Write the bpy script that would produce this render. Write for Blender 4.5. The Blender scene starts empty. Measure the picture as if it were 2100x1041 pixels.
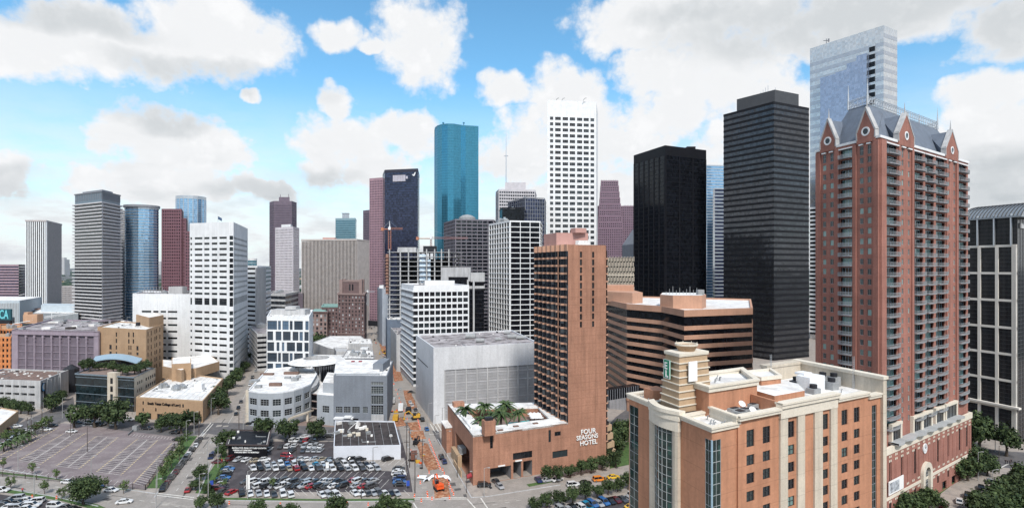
import bpy, math, random
from mathutils import Vector, Matrix
R = math.radians
random.seed(7)
SC = bpy.context.scene
COL = SC.collection

# ---------------------------------------------------------------- camera
H, F, HX, HY = 75.0, 1120.0, 1050.0, 548.0      # eye height (m), focal length, principal column, horizon row of a 2100 px wide frame
cam = bpy.data.cameras.new('camera'); camo = bpy.data.objects.new('camera', cam); COL.objects.link(camo)
camo.location = (0, 0, H); camo.rotation_euler = (R(90), 0, 0)
cam.sensor_width = 36; cam.lens = 36 * F / 2100; cam.shift_y = (HY - 520.5) / 2100
cam.clip_start = 1; cam.clip_end = 60000
SC.camera = camo
SC.view_settings.view_transform = 'Standard'; SC.view_settings.look = 'None'
SC.view_settings.gamma = 1; SC.view_settings.use_curve_mapping = False
SC.view_settings.exposure = 0.36
SC.cycles.max_bounces = 5; SC.cycles.diffuse_bounces = 2; SC.cycles.glossy_bounces = 3; SC.cycles.transmission_bounces = 3
SC.cycles.volume_bounces = 0; SC.cycles.caustics_reflective = False; SC.cycles.caustics_refractive = False

# ---------------------------------------------------------------- sun
SUN_EL, SUN_ROT = R(48), R(168)
sl = bpy.data.lights.new('sun', 'SUN'); so = bpy.data.objects.new('sun', sl); COL.objects.link(so)
sl.energy = 3.1; sl.angle = R(8); sl.color = (1, .95, .88)
sd = Vector((math.sin(SUN_ROT) * math.cos(SUN_EL), math.cos(SUN_ROT) * math.cos(SUN_EL), math.sin(SUN_EL)))
so.rotation_euler = sd.to_track_quat('Z', 'Y').to_euler()

# ---------------------------------------------------------------- sky
SKY = 0.1
w = bpy.data.worlds.new('World'); SC.world = w; w.use_nodes = True
nt = w.node_tree; N = nt.nodes; L = nt.links
for n in list(N): N.remove(n)
def nn(t, **k):
    n = N.new(t)
    for a, b in k.items(): setattr(n, a, b)
    return n
def mth(op, a, b=None, c=None, clamp=False):
    n = nn('ShaderNodeMath', operation=op); n.use_clamp = clamp
    for i, v in enumerate((a, b, c)):
        if v is None: continue
        if isinstance(v, (int, float)): n.inputs[i].default_value = v
        else: L.new(v, n.inputs[i])
    return n.outputs[0]
def sstep(x, a, b, lo=0, hi=1):
    n = nn('ShaderNodeMapRange', interpolation_type='SMOOTHSTEP'); L.new(x, n.inputs[0])
    n.inputs[1].default_value = a; n.inputs[2].default_value = b; n.inputs[3].default_value = lo; n.inputs[4].default_value = hi
    return n.outputs[0]
tc = nn('ShaderNodeTexCoord'); sx = nn('ShaderNodeSeparateXYZ'); L.new(tc.outputs['Generated'], sx.inputs[0])
az = mth('ARCTAN2', sx.outputs[0], sx.outputs[1]); el = mth('ARCSINE', sx.outputs[2])
cb = nn('ShaderNodeCombineXYZ'); L.new(mth('MULTIPLY', az, 11.2), cb.inputs[0]); L.new(mth('MULTIPLY', el, 11.2), cb.inputs[1])
P0 = cb.outputs[0]
def noise(scale, detail, rough, vec=P0, sq=1.0, off=0.0):
    m = nn('ShaderNodeMapping'); L.new(vec, m.inputs[0]); m.inputs['Scale'].default_value = (scale, scale * sq, scale); m.inputs['Location'].default_value = (off, off, off)
    n = nn('ShaderNodeTexNoise'); n.inputs['Scale'].default_value = 1; n.inputs['Detail'].default_value = detail; n.inputs['Roughness'].default_value = rough
    L.new(m.outputs[0], n.inputs[0]); return n.outputs[0]
def warp(vec, scale, amt):
    n = nn('ShaderNodeTexNoise'); n.inputs['Scale'].default_value = scale; n.inputs['Detail'].default_value = 4; L.new(vec, n.inputs[0])
    a = nn('ShaderNodeVectorMath', operation='SUBTRACT'); L.new(n.outputs['Color'], a.inputs[0]); a.inputs[1].default_value = (.5, .5, .5)
    b = nn('ShaderNodeVectorMath', operation='MULTIPLY_ADD'); L.new(a.outputs[0], b.inputs[0]); b.inputs[1].default_value = (amt, amt, 0); L.new(vec, b.inputs[2])
    return b.outputs[0]
WV = warp(P0, 1.3, .75)
def blobs(lst, vec=WV):
    acc = None
    for (x, y, rx, ry) in lst:
        a = math.atan((x - HX) / F); e = math.atan((HY - y) / F * math.cos(a))
        c = (a * 11.2, e * 11.2); rx = rx / 100 * math.cos(a) ** 2; ry = ry / 100 * math.cos(a)
        m = nn('ShaderNodeVectorMath', operation='MULTIPLY_ADD'); L.new(vec, m.inputs[0])
        m.inputs[1].default_value = (1 / rx, 1 / ry, 0); m.inputs[2].default_value = (-c[0] / rx, -c[1] / ry, 0)
        d = nn('ShaderNodeVectorMath', operation='DOT_PRODUCT'); L.new(m.outputs[0], d.inputs[0]); L.new(m.outputs[0], d.inputs[1])
        v = mth('SUBTRACT', 1.0, d.outputs['Value'])
        acc = v if acc is None else mth('MAXIMUM', acc, v)
    return acc
CLOUDS = [(1180, 235, 140, 60), (1330, 150, 90, 60), (1480, 110, 130, 70), (1650, 250, 200, 110), (1900, 20, 240, 60), (2080, 260, 120, 120), (1890, 330, 130, 110), (40, 90, 190, 85), (250, 90, 230, 85), (440, 70, 190, 95), (530, 95, 80, 55),
          (340, 290, 185, 80), (250, 285, 100, 60), (460, 310, 85, 55), (350, 380, 230, 60), (20, 350, 110, 50),
          (860, 90, 100, 92), (690, 75, 52, 34), (760, 95, 50, 22), (520, 197, 24, 14), (690, 205, 38, 34),
          (710, 285, 135, 62), (830, 275, 80, 55), (740, 350, 160, 50), (540, 395, 90, 30),
          (1320, 40, 165, 62), (1500, 40, 200, 75), (1750, 30, 330, 70), (2080, 50, 130, 75),
          (1040, 185, 75, 38), (1160, 190, 110, 55), (1220, 290, 230, 110), (1420, 190, 150, 90), (1560, 190, 110, 95), (1050, 330, 110, 70),
          (1560, 360, 330, 130), (1990, 300, 150, 120), (2050, 190, 125, 60), (1250, 420, 300, 90), (2050, 420, 260, 90)]
GREY = [(1750, 20, 420, 62), (2080, 40, 130, 70), (90, 15, 230, 34), (20, 380, 110, 35), (560, 400, 140, 26), (2060, 370, 160, 60), (1420, 30, 120, 22),
        (330, 235, 110, 30), (640, 365, 90, 24), (470, 160, 200, 24)]
n1 = noise(1.1, 9, .62); n2 = noise(.55, 6, .55, off=3.1); n3 = noise(.7, 7, .6, sq=3.2, off=9.0)
def voro(scale, detail, off=0.0):
    m = nn('ShaderNodeMapping'); L.new(P0, m.inputs[0]); m.inputs['Scale'].default_value = (scale, scale * 1.15, 1); m.inputs['Location'].default_value = (off, off, off)
    v = nn('ShaderNodeTexVoronoi', feature='SMOOTH_F1'); v.inputs['Scale'].default_value = 1; v.inputs['Detail'].default_value = detail; v.inputs['Roughness'].default_value = .62; v.inputs['Smoothness'].default_value = .6
    L.new(m.outputs[0], v.inputs['Vector']); return v.outputs['Distance']
bil = voro(1.7, 4.0); fine_ = noise(4.5, 8, .68, off=2.0)
dens = mth('ADD', blobs(CLOUDS), mth('MULTIPLY', mth('SUBTRACT', n1, .52), 1.9))
dens = mth('ADD', dens, mth('MULTIPLY', mth('SUBTRACT', 1.0, bil), .55)); dens = mth('ADD', dens, mth('MULTIPLY', mth('SUBTRACT', fine_, .5), .5))
back = mth('ADD', mth('MULTIPLY', mth('SUBTRACT', n2, .46), 6), mth('MULTIPLY', mth('SUBTRACT', n1, .5), 1.5))
isback = sstep(mth('ABSOLUTE', az), .8, 1.0)
dens = mth('ADD', mth('MULTIPLY', dens, mth('SUBTRACT', 1, isback)), mth('MULTIPLY', back, isback))
mask = sstep(dens, -.34, .52)
# thin streaky layer hanging over the horizon
lowl = mth('MULTIPLY', sstep(el, .04, .34, 1, 0), sstep(n3, .28, .60, .62, 1))
mask = mth('MAXIMUM', mask, lowl)
g = sstep(mth('ADD', blobs(GREY), mth('MULTIPLY', mth('SUBTRACT', n2, .5), 1.8)), -1.3, 1.1)
streak = mth('MULTIPLY', sstep(el, .03, .26, 1, 0), sstep(n3, .46, .66))
puff = sstep(mth('SUBTRACT', noise(1.6, 8, .6, off=5.0), mth('MULTIPLY', mth('SUBTRACT', bil, .8), .4)), .36, .62)
shade = mth('ADD', mth('MULTIPLY', g, .62), mth('ADD', mth('MULTIPLY', streak, .42), mth('MULTIPLY', mth('SUBTRACT', 1, puff), .16)), clamp=True)
shade = mth('MULTIPLY', shade, sstep(dens, -.1, .8, .35, 1)); shade = mth('MAXIMUM', shade, mth('MULTIPLY', streak, .55))
cm = nn('ShaderNodeMix', data_type='RGBA'); L.new(shade, cm.inputs[0])
cm.inputs[6].default_value = (.755 / SKY, .76 / SKY, .77 / SKY, 1); cm.inputs[7].default_value = (.45 / SKY, .48 / SKY, .50 / SKY, 1)
sky = nn('ShaderNodeTexSky', sky_type='NISHITA'); sky.sun_disc = False; sky.sun_elevation = SUN_EL; sky.sun_rotation = SUN_ROT
sky.altitude = 50; sky.air_density = 1.0; sky.dust_density = .6; sky.ozone_density = 1.6
tint = nn('ShaderNodeMix', data_type='RGBA', blend_type='MULTIPLY'); tint.inputs[0].default_value = 1
L.new(sky.outputs[0], tint.inputs[6]); tint.inputs[7].default_value = (1.02, 1.60, 1.66, 1)
mx = nn('ShaderNodeMix', data_type='RGBA'); L.new(mask, mx.inputs[0]); L.new(tint.outputs[2], mx.inputs[6]); L.new(cm.outputs[2], mx.inputs[7])
bg = nn('ShaderNodeBackground'); L.new(mx.outputs[2], bg.inputs[0]); bg.inputs[1].default_value = SKY
wo = nn('ShaderNodeOutputWorld'); L.new(bg.outputs[0], wo.inputs[0])
w.cycles.sampling_method = 'MANUAL'; w.cycles.sample_map_resolution = 512

# ---------------------------------------------------------------- materials
MATS = {}
def mat(name, c, rough=.8, var=.12, scale=.25, metal=0.0, spec=.4, bump=0.0, kind='plain', c2=None, fine=.08, streak=0.0):
    if name in MATS: return MATS[name]
    m = bpy.data.materials.new(name); m.use_nodes = True; t = m.node_tree; ns = t.nodes; lk = t.links
    b = ns['Principled BSDF']; b.inputs['Roughness'].default_value = rough; b.inputs['Metallic'].default_value = metal
    b.inputs['Specular IOR Level'].default_value = spec
    geo = ns.new('ShaderNodeNewGeometry'); pos = geo.outputs['Position']
    def nz(s, det=5, vec=pos, sc=None):
        n = ns.new('ShaderNodeTexNoise'); n.inputs['Scale'].default_value = s; n.inputs['Detail'].default_value = det; n.inputs['Roughness'].default_value = .6
        if sc:
            mp = ns.new('ShaderNodeMapping'); mp.inputs['Scale'].default_value = sc; lk.new(vec, mp.inputs[0]); vec = mp.outputs[0]
        lk.new(vec, n.inputs[0]); return n.outputs[0]
    def mrange(x, lo, hi, a=.3, bb=.7):
        r = ns.new('ShaderNodeMapRange'); lk.new(x, r.inputs[0]); r.inputs[1].default_value = a; r.inputs[2].default_value = bb
        r.inputs[3].default_value = lo; r.inputs[4].default_value = hi; return r.outputs[0]
    def mul(a, bb):
        n = ns.new('ShaderNodeMath'); n.operation = 'MULTIPLY'
        for i, v in enumerate((a, bb)):
            if isinstance(v, (int, float)): n.inputs[i].default_value = v
            else: lk.new(v, n.inputs[i])
        return n.outputs[0]
    def mix(f, a, bb, mode='MIX'):
        n = ns.new('ShaderNodeMix'); n.data_type = 'RGBA'; n.blend_type = mode
        for i, v in ((0, f), (6, a), (7, bb)):
            if isinstance(v, (int, float)): n.inputs[i].default_value = v
            elif isinstance(v, tuple): n.inputs[i].default_value = (*v[:3], 1)
            else: lk.new(v, n.inputs[i])
        return n.outputs[2]
    col = (*c, 1)
    if kind == 'glass':      # tinted panes: each pane keeps its own tone, some with blinds drawn
        sn = ns.new('ShaderNodeVectorMath'); sn.operation = 'SNAP'; lk.new(pos, sn.inputs[0]); sn.inputs[1].default_value = (scale, scale, scale * 1.2)
        wn = ns.new('ShaderNodeTexWhiteNoise'); lk.new(sn.outputs[0], wn.inputs[0])
        r = mrange(wn.outputs[0], 1 - var, 1 + var, 0, 1)
        f = mix(1.0, c, r, 'MULTIPLY'); n = f.node; 
        if c2: f = mix(mrange(wn.outputs[0], 0, 1, .80, .86), f, c2)
        lk.new(f, b.inputs['Base Color']); 
        bp = ns.new('ShaderNodeBump'); bp.inputs['Strength'].default_value = bump; bp.inputs['Distance'].default_value = .6
        lk.new(nz(.14, 3), bp.inputs['Height'])
        vs_ = ns.new('ShaderNodeVectorMath'); vs_.operation = 'SUBTRACT'; lk.new(wn.outputs['Color'], vs_.inputs[0]); vs_.inputs[1].default_value = (.5, .5, .5)
        vm_ = ns.new('ShaderNodeVectorMath'); vm_.operation = 'MULTIPLY_ADD'; lk.new(vs_.outputs[0], vm_.inputs[0]); vm_.inputs[1].default_value = (.022, .022, .022); lk.new(geo.outputs['Normal'], vm_.inputs[2]); lk.new(vm_.outputs[0], bp.inputs['Normal'])
        if bump: lk.new(bp.outputs[0], b.inputs['Normal'])
    elif kind == 'window':   # individual windows
        oi = ns.new('ShaderNodeObjectInfo'); ad = ns.new('ShaderNodeMath'); ad.operation = 'ADD'
        lk.new(oi.outputs['Random'], ad.inputs[0]); lk.new(geo.outputs['Random Per Island'], ad.inputs[1])
        fr = ns.new('ShaderNodeMath'); fr.operation = 'FRACT'; lk.new(ad.outputs[0], fr.inputs[0])
        f = mix(mrange(fr.outputs[0], 0, 1, .55, .95), c, c2 or c)
        lk.new(f, b.inputs['Base Color'])
    elif kind == 'paint':    # car paint, colour carried by the object
        oi = ns.new('ShaderNodeObjectInfo'); lk.new(mix(1.0, oi.outputs['Color'], mrange(nz(2.0), 1 - var, 1), 'MULTIPLY'), b.inputs['Base Color'])
        b.inputs['Coat Weight'].default_value = .6
    elif kind == 'leaf':
        oi = ns.new('ShaderNodeObjectInfo')
        f = mix(geo.outputs['Random Per Island'], c, c2)
        f = mix(1.0, f, mrange(oi.outputs['Random'], .7, 1.25, 0, 1), 'MULTIPLY')
        lk.new(f, b.inputs['Base Color'])
    else:
        f = mix(1.0, c, mrange(nz(scale), 1 - var, 1 + var), 'MULTIPLY')
        if c2: f = mix(mrange(nz(scale * 1.7, 7), 0, 1, .48, .60), f, c2)
        f = mix(1.0, f, mrange(nz(scale * 14, 3), 1 - fine, 1 + fine), 'MULTIPLY')
        if streak: f = mix(1.0, f, mrange(nz(1.0, 4, sc=(.9, .9, .05)), 1 - streak, 1.03), 'MULTIPLY')
        if kind == 'brick':
            sp = ns.new('ShaderNodeSeparateXYZ'); lk.new(pos, sp.inputs[0])
            wv = ns.new('ShaderNodeMath'); wv.operation = 'PINGPONG'; lk.new(sp.outputs[2], wv.inputs[0]); wv.inputs[1].default_value = 1.5
            f = mix(1.0, f, mrange(wv.outputs[0], .86, 1.0, .02, .10), 'MULTIPLY')
            f = mix(1.0, f, mrange(nz(1.0, 2, sc=(3, 3, 9)), .84, 1.12), 'MULTIPLY')
        if kind == 'panel':
            sp = ns.new('ShaderNodeSeparateXYZ'); lk.new(pos, sp.inputs[0])
            wv = ns.new('ShaderNodeMath'); wv.operation = 'PINGPONG'; lk.new(sp.outputs[2], wv.inputs[0]); wv.inputs[1].default_value = 1.9
            f = mix(1.0, f, mrange(wv.outputs[0], .80, 1.0, .02, .09), 'MULTIPLY')
        lk.new(f, b.inputs['Base Color'])
        if bump:
            bp = ns.new('ShaderNodeBump'); bp.inputs['Strength'].default_value = bump; bp.inputs['Distance'].default_value = .1
            lk.new(nz(scale * 10, 6), bp.inputs['Height']); lk.new(bp.outputs[0], b.inputs['Normal'])
    MATS[name] = m
    return m
WHITE = mat('white_concrete', (.70, .71, .73), .8, .08, .12, streak=.12)
WHITE2 = mat('white_panel', (.74, .75, .77), .7, .07, .2, streak=.08)
OFFW = mat('pale_concrete', (.47, .47, .48), .85, .12, .15, streak=.26)
GREYC = mat('grey_concrete', (.30, .30, .32), .9, .14, .2, streak=.28)
MIDG = mat('mid_grey_panel', (.22, .23, .26), .7, .10, .2)
BLUEG = mat('blue_grey_stucco', (.19, .21, .245), .85, .08, .12, streak=.10)
BLUEG2 = mat('pale_blue_grey_stucco', (.35, .375, .41), .85, .07, .12, streak=.06)
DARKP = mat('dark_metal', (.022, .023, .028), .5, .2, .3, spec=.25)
BANDL = mat('grey_band_metal', (.10, .105, .115), .35, .1, .3, metal=.4)
BLACKP = mat('black_panel', (.010, .010, .013), .45, .2, .3, spec=.15)
SILVER = mat('silver_metal', (.55, .58, .62), .35, .08, .3, metal=.7)
TAN = mat('tan_brick', (.40, .265, .165), .9, .10, .2, kind='brick', streak=.08)
TAN2 = mat('tan_stucco', (.44, .31, .20), .9, .10, .15, streak=.08)
CREAM = mat('cream_stucco', (.58, .51, .42), .85, .10, .2, streak=.22, kind='panel')
CREAMP = mat('cream_plain', (.66, .60, .51), .85, .06, .2, streak=.05)
ORANGE = mat('orange_stucco', (.49, .235, .14), .85, .12, .12, kind='panel', streak=.22)
PEACH = mat('peach_brick', (.40, .205, .138), .9, .15, .12, kind='brick', streak=.28)
PEACHL = mat('peach_band', (.49, .28, .195), .85, .10, .2, streak=.08)
PINK = mat('pink_plaster', (.46, .26, .23), .85, .08, .2)
BRICK = mat('red_brick', (.345, .155, .122), .9, .15, .12, kind='brick', streak=.24)
MAUVE = mat('mauve_concrete', (.30, .25, .30), .9, .12, .2, streak=.16)
MAUVED = mat('mauve_mesh', (.15, .125, .155), .9, .14, .4)
OLDB = mat('brown_old_brick', (.17, .115, .115), .9, .16, .2, kind='brick', streak=.15)
OLDT = mat('brown_trim', (.26, .19, .18), .9, .12, .3)
ROSE = mat('rose_granite', (.17, .085, .105), .6, .10, .2)
PURP = mat('purple_granite', (.19, .125, .165), .6, .10, .2)
ROOFW = mat('white_roof', (.76, .75, .74), .8, .18, .14, fine=.10, c2=(.58, .56, .55), streak=.08)
ROOFG = mat('mottled_roof', (.36, .33, .34), .95, .3, .10, c2=(.13, .11, .115), fine=.25)
ROOFB = mat('brown_roof', (.17, .11, .09), .95, .2, .15, fine=.15)
ROOFD = mat('dark_roof', (.055, .045, .045), .95, .3, .3, c2=(.03, .025, .025))
SLATE = mat('slate_roof', (.135, .16, .205), .6, .12, .35, fine=.12, streak=.12)
COPPER = mat('green_copper', (.22, .36, .34), .7, .12, .3)
EQUIP = mat('grey_equipment', (.28, .29, .30), .6, .2, .8)
G_DARK = mat('dark_glass', (.012, .014, .018), .09, .5, 1.6, kind='glass', spec=.55)
G_BLACK = mat('black_glass', (.007, .008, .011), .12, .5, 1.6, kind='glass', spec=.22)
G_NAVY = mat('navy_glass', (.030, .038, .075), .14, .5, 2.0, kind='glass', spec=.5, metal=.35, bump=.05)
G_TEAL = mat('teal_glass', (.06, .25, .37), .16, .14, 1.5, kind='glass', metal=.72, bump=.04)
G_BLUE = mat('blue_glass', (.26, .46, .68), .10, .2, 2.0, kind='glass', metal=.7, bump=.05)
G_SILV = mat('silver_glass', (.61, .62, .63), .20, .10, 2.0, kind='glass', metal=.75, bump=.04)
G_SOFT = mat('soft_teal_glass', (.17, .34, .42), .25, .12, 2.2, kind='glass', metal=.5)
G_MIX = mat('office_glass', (.010, .013, .019), .10, .5, 1.5, kind='glass', spec=.6, c2=(.06, .07, .08))
G_WIN = mat('window_glass', (.012, .014, .018), .08, kind='window', spec=.6, c2=(.035, .045, .05))
G_GRN = mat('green_window_glass', (.028, .040, .042), .10, kind='window', spec=.6, c2=(.28, .46, .43))
G_OLD = mat('old_window_glass', (.03, .03, .035), .3, kind='window', spec=.5, c2=(.50, .52, .55))
G_EMB = mat('bottle_glass', (.010, .030, .028), .07, .5, 1.2, kind='glass', spec=.6, c2=(.02, .065, .055))
FRAME = mat('pale_frame', (.40, .42, .43), .5)
FRAMED = mat('dark_frame', (.03, .03, .035), .5)
FRAMEB = mat('blue_frame', (.36, .50, .60), .4, metal=.3)

# ---------------------------------------------------------------- geometry helpers
def P(x, d, z=0.0): return Vector(((x - HX) / F * d, d, z))
def G(x, y, z=0.0): return P(x, (H - z) * F / (y - HY), z)
def ZT(y, d): return H + (HY - y) * d / F
def U(p0, p1, px):
    k = (px - HX) / F; dx = p1.x - p0.x; dy = p1.y - p0.y
    return (k * p0.y - p0.x) / (dx - k * dy) * math.hypot(dx, dy)
def ZF(p0, p1, px, y):
    t = U(p0, p1, px) / math.hypot(p1.x - p0.x, p1.y - p0.y); return ZT(y, p0.y + t * (p1.y - p0.y))
def V2(a, b=None): return Vector((a[0], a[1], 0)) if b is None else Vector((a, b, 0))
def offset(poly, o):
    n = len(poly); out = []
    for i in range(n):
        a, b, c = poly[i - 1], poly[i], poly[(i + 1) % n]
        d1 = (b - a); d1.z = 0; d1.normalize(); d2 = (c - b); d2.z = 0; d2.normalize()
        n1 = Vector((d1.y, -d1.x, 0)); n2 = Vector((d2.y, -d2.x, 0))
        den = 1 + n1.dot(n2)
        m = (n1 + n2) / max(den, .3)
        q = b + m * o; out.append(Vector((q.x, q.y, 0)))
    return out
class MB:
    def __init__(s): s.v = []; s.f = []; s.m = []
    def face(s, pts, mi=0):
        k = len(s.v); s.v += [tuple(p) for p in pts]; s.f.append(tuple(range(k, k + len(pts)))); s.m.append(mi)
    def solid(s, vs, fs, mi=0):
        k = len(s.v); s.v += [tuple(p) for p in vs]
        for f in fs: s.f.append(tuple(k + i for i in f)); s.m.append(mi)
    def prism(s, poly, z0, z1, mi=0, top=None, poly2=None):
        n = len(poly); q = poly2 or poly
        vs = [(p[0], p[1], z0) for p in poly] + [(p[0], p[1], z1) for p in q]
        s.solid(vs, [(i, (i + 1) % n, n + (i + 1) % n, n + i) for i in range(n)], mi)
        k = len(s.v); s.v += [(p[0], p[1], z1) for p in q]; s.f.append(tuple(range(k, k + n))); s.m.append(mi if top is None else top)
        k = len(s.v); s.v += [(p[0], p[1], z0) for p in reversed(poly)]; s.f.append(tuple(range(k, k + n))); s.m.append(mi)
        return s
    def ring(s, outer, inner, z0, z1, mi=0):      # a parapet: open ring of wall
        n = len(outer)
        for i in range(n):
            j = (i + 1) % n
            a, b, c, d = outer[i], outer[j], inner[j], inner[i]
            s.solid([(a[0], a[1], z0), (b[0], b[1], z0), (c[0], c[1], z0), (d[0], d[1], z0), (a[0], a[1], z1), (b[0], b[1], z1), (c[0], c[1], z1), (d[0], d[1], z1)],
                    [(0, 1, 5, 4), (2, 3, 7, 6), (4, 5, 6, 7), (3, 2, 1, 0)], mi)
        return s
    def box(s, o, x, y, z, mi=0):                 # o corner, x/y/z edge vectors
        o = Vector(o); x = Vector(x); y = Vector(y); z = Vector(z)
        s.solid([o, o + x, o + x + y, o + y, o + z, o + x + z, o + x + y + z, o + y + z],
                [(0, 3, 2, 1), (4, 5, 6, 7), (0, 1, 5, 4), (1, 2, 6, 5), (2, 3, 7, 6), (3, 0, 4, 7)], mi)
        return s
    def cbox(s, c, sx, sy, sz, mi=0, a=0.0):      # centre of base, sizes, turn
        x = Vector((math.cos(a), math.sin(a), 0)) * sx; y = Vector((-math.sin(a), math.cos(a), 0)) * sy
        return s.box(Vector(c) - x / 2 - y / 2, x, y, (0, 0, sz), mi)
    def tube(s, pts, rad, n=6, mi=0, cap=True):
        pts = [Vector(p) for p in pts]; rs = rad if isinstance(rad, (list, tuple)) else [rad] * len(pts)
        k = len(s.v)
        for i, p in enumerate(pts):
            d = (pts[min(i + 1, len(pts) - 1)] - pts[max(i - 1, 0)])
            d = d.normalized() if d.length > 1e-6 else Vector((0, 0, 1))
            a = d.cross(Vector((0, 0, 1))) if abs(d.z) < .95 else d.cross(Vector((1, 0, 0))); a.normalize(); b = d.cross(a)
            for j in range(n):
                t = 2 * math.pi * j / n; s.v.append(tuple(p + (a * math.cos(t) + b * math.sin(t)) * rs[i]))
        for i in range(len(pts) - 1):
            for j in range(n):
                q = (j + 1) % n; s.f.append((k + i * n + j, k + i * n + q, k + (i + 1) * n + q, k + (i + 1) * n + j)); s.m.append(mi)
        if cap:
            s.f.append(tuple(k + j for j in range(n))); s.m.append(mi); e = k + (len(pts) - 1) * n
            s.f.append(tuple(e + j for j in reversed(range(n)))); s.m.append(mi)
        return s
    def disc(s, c, r, z, n=24, mi=0): s.face([(c[0] + r * math.cos(2 * math.pi * i / n), c[1] + r * math.sin(2 * math.pi * i / n), z) for i in range(n)], mi); return s
    def mesh(s, name, mats, org=(0, 0, 0)):
        me = bpy.data.meshes.new(name); o = org
        me.from_pydata([(v[0] - o[0], v[1] - o[1], v[2] - o[2]) for v in s.v], [], s.f)
        for m in (mats if isinstance(mats, (list, tuple)) else [mats]): me.materials.append(m)
        me.polygons.foreach_set('material_index', s.m); me.update()
        return me
    def build(s, name, mats, parent=None, org=None):
        if org is None: org = parent.location if parent is not None and parent.parent is None else (0, 0, 0)
        if parent is not None and parent.parent is not None: org = parent.parent.location + parent.location
        me = s.mesh(name, mats, org); ob = bpy.data.objects.new(name, me); COL.objects.link(ob); ob.parent = parent
        return ob
USED = {}
def tag(o, label, cat, group=None, kind=None):
    if label: o['label'] = label
    if cat: o['category'] = cat
    if group: o['group'] = group
    if kind: o['kind'] = kind
    return o
def thing(name, label, cat, loc=(0, 0, 0), rz=0, group=None):
    o = bpy.data.objects.new(name, None); COL.objects.link(o); o.location = loc; o.rotation_euler = (0, 0, rz); o.empty_display_size = 1
    return tag(o, label, cat, group)
def struct(name, mb, m, kind='structure'):
    o = mb.build(name, m, None, (0, 0, 0)); o['kind'] = kind; return o
def top(name, mb, mats, label, cat, group=None, loc=None):
    if loc is None:
        n = len(mb.v); loc = (sum(v[0] for v in mb.v) / n, sum(v[1] for v in mb.v) / n, min(v[2] for v in mb.v))
    me = mb.mesh(name, mats, loc); o = bpy.data.objects.new(name, me); COL.objects.link(o); o.location = loc
    return tag(o, label, cat, group)
def dup(root, loc, rz=0, label=None, scale=None, color=None):
    r = root.copy(); COL.objects.link(r); r.location = loc; r.rotation_euler = (0, 0, rz)
    if label: r['label'] = label
    if scale: r.scale = (scale,) * 3 if not isinstance(scale, tuple) else scale
    for ch in list(root.children):
        c = ch.copy(); COL.objects.link(c); c.parent = r
        if color: c.color = color
        for g2 in list(ch.children):
            d = g2.copy(); COL.objects.link(d); d.parent = c
    return r
CAMP = Vector((0, 0, H))
def many(root, name, items, cap=100):
    """items: (mesh, matrix in world). The largest `cap` in the picture become parts, the rest one part."""
    items = sorted(items, key=lambda it: (it[1].translation - CAMP).length)
    inv = Matrix.Translation(-root.location)
    for me, mx_ in items[:cap]:
        o = bpy.data.objects.new(name, me); COL.objects.link(o); o.parent = root; o.matrix_local = inv @ mx_
    rest = items[cap:]
    if rest:
        vs = []; fs = []; mi = []; mats = []
        for me, mx_ in rest:
            k = len(vs); M = inv @ mx_; vs += [tuple(M @ v.co) for v in me.vertices]
            ix = []
            for mm in me.materials:
                if mm not in mats: mats.append(mm)
                ix.append(mats.index(mm))
            for p in me.polygons: fs.append(tuple(k + i for i in p.vertices)); mi.append(ix[p.material_index])
        me = bpy.data.meshes.new(name); me.from_pydata(vs, [], fs)
        for mm in mats: me.materials.append(mm)
        me.polygons.foreach_set('material_index', mi)
        o = bpy.data.objects.new(name, me); COL.objects.link(o); o.parent = root; o['kind'] = 'stuff'
def fmat(p0, p1, u, z):
    d = (p1 - p0); d.z = 0; d.normalize()
    o = p0 + d * u
    return Matrix(((d.x, -d.y, 0, o.x), (d.y, d.x, 0, o.y), (0, 0, 1, z), (0, 0, 0, 1)))
WM = {}
def winmesh(w, h, rec=.3, nx=1, nz=1, gm=None, fm=None, ft=.07, name='window'):
    w = round(w, 2); h = round(h, 2); gm = gm or G_WIN; fm = fm or FRAMED
    key = (w, h, rec, nx, nz, gm.name, fm.name, ft, name)
    if key in WM: return WM[key]
    m = MB(); m.face([(0, rec, 0), (w, rec, 0), (w, rec, h), (0, rec, h)], 0)
    if ft > 0:
        y0 = rec - .09
        for i in range(nx + 1):
            x = (w - ft) * i / nx; m.box((x, y0, 0), (ft, 0, 0), (0, .088, 0), (0, 0, h), 1)
        for i in range(nz + 1):
            z = (h - ft) * i / nz; m.box((ft, y0 + .004, z), (w - 2 * ft, 0, 0), (0, .08, 0), (0, 0, ft), 1)
    WM[key] = m.mesh(name, [gm, fm]); return WM[key]
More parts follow.
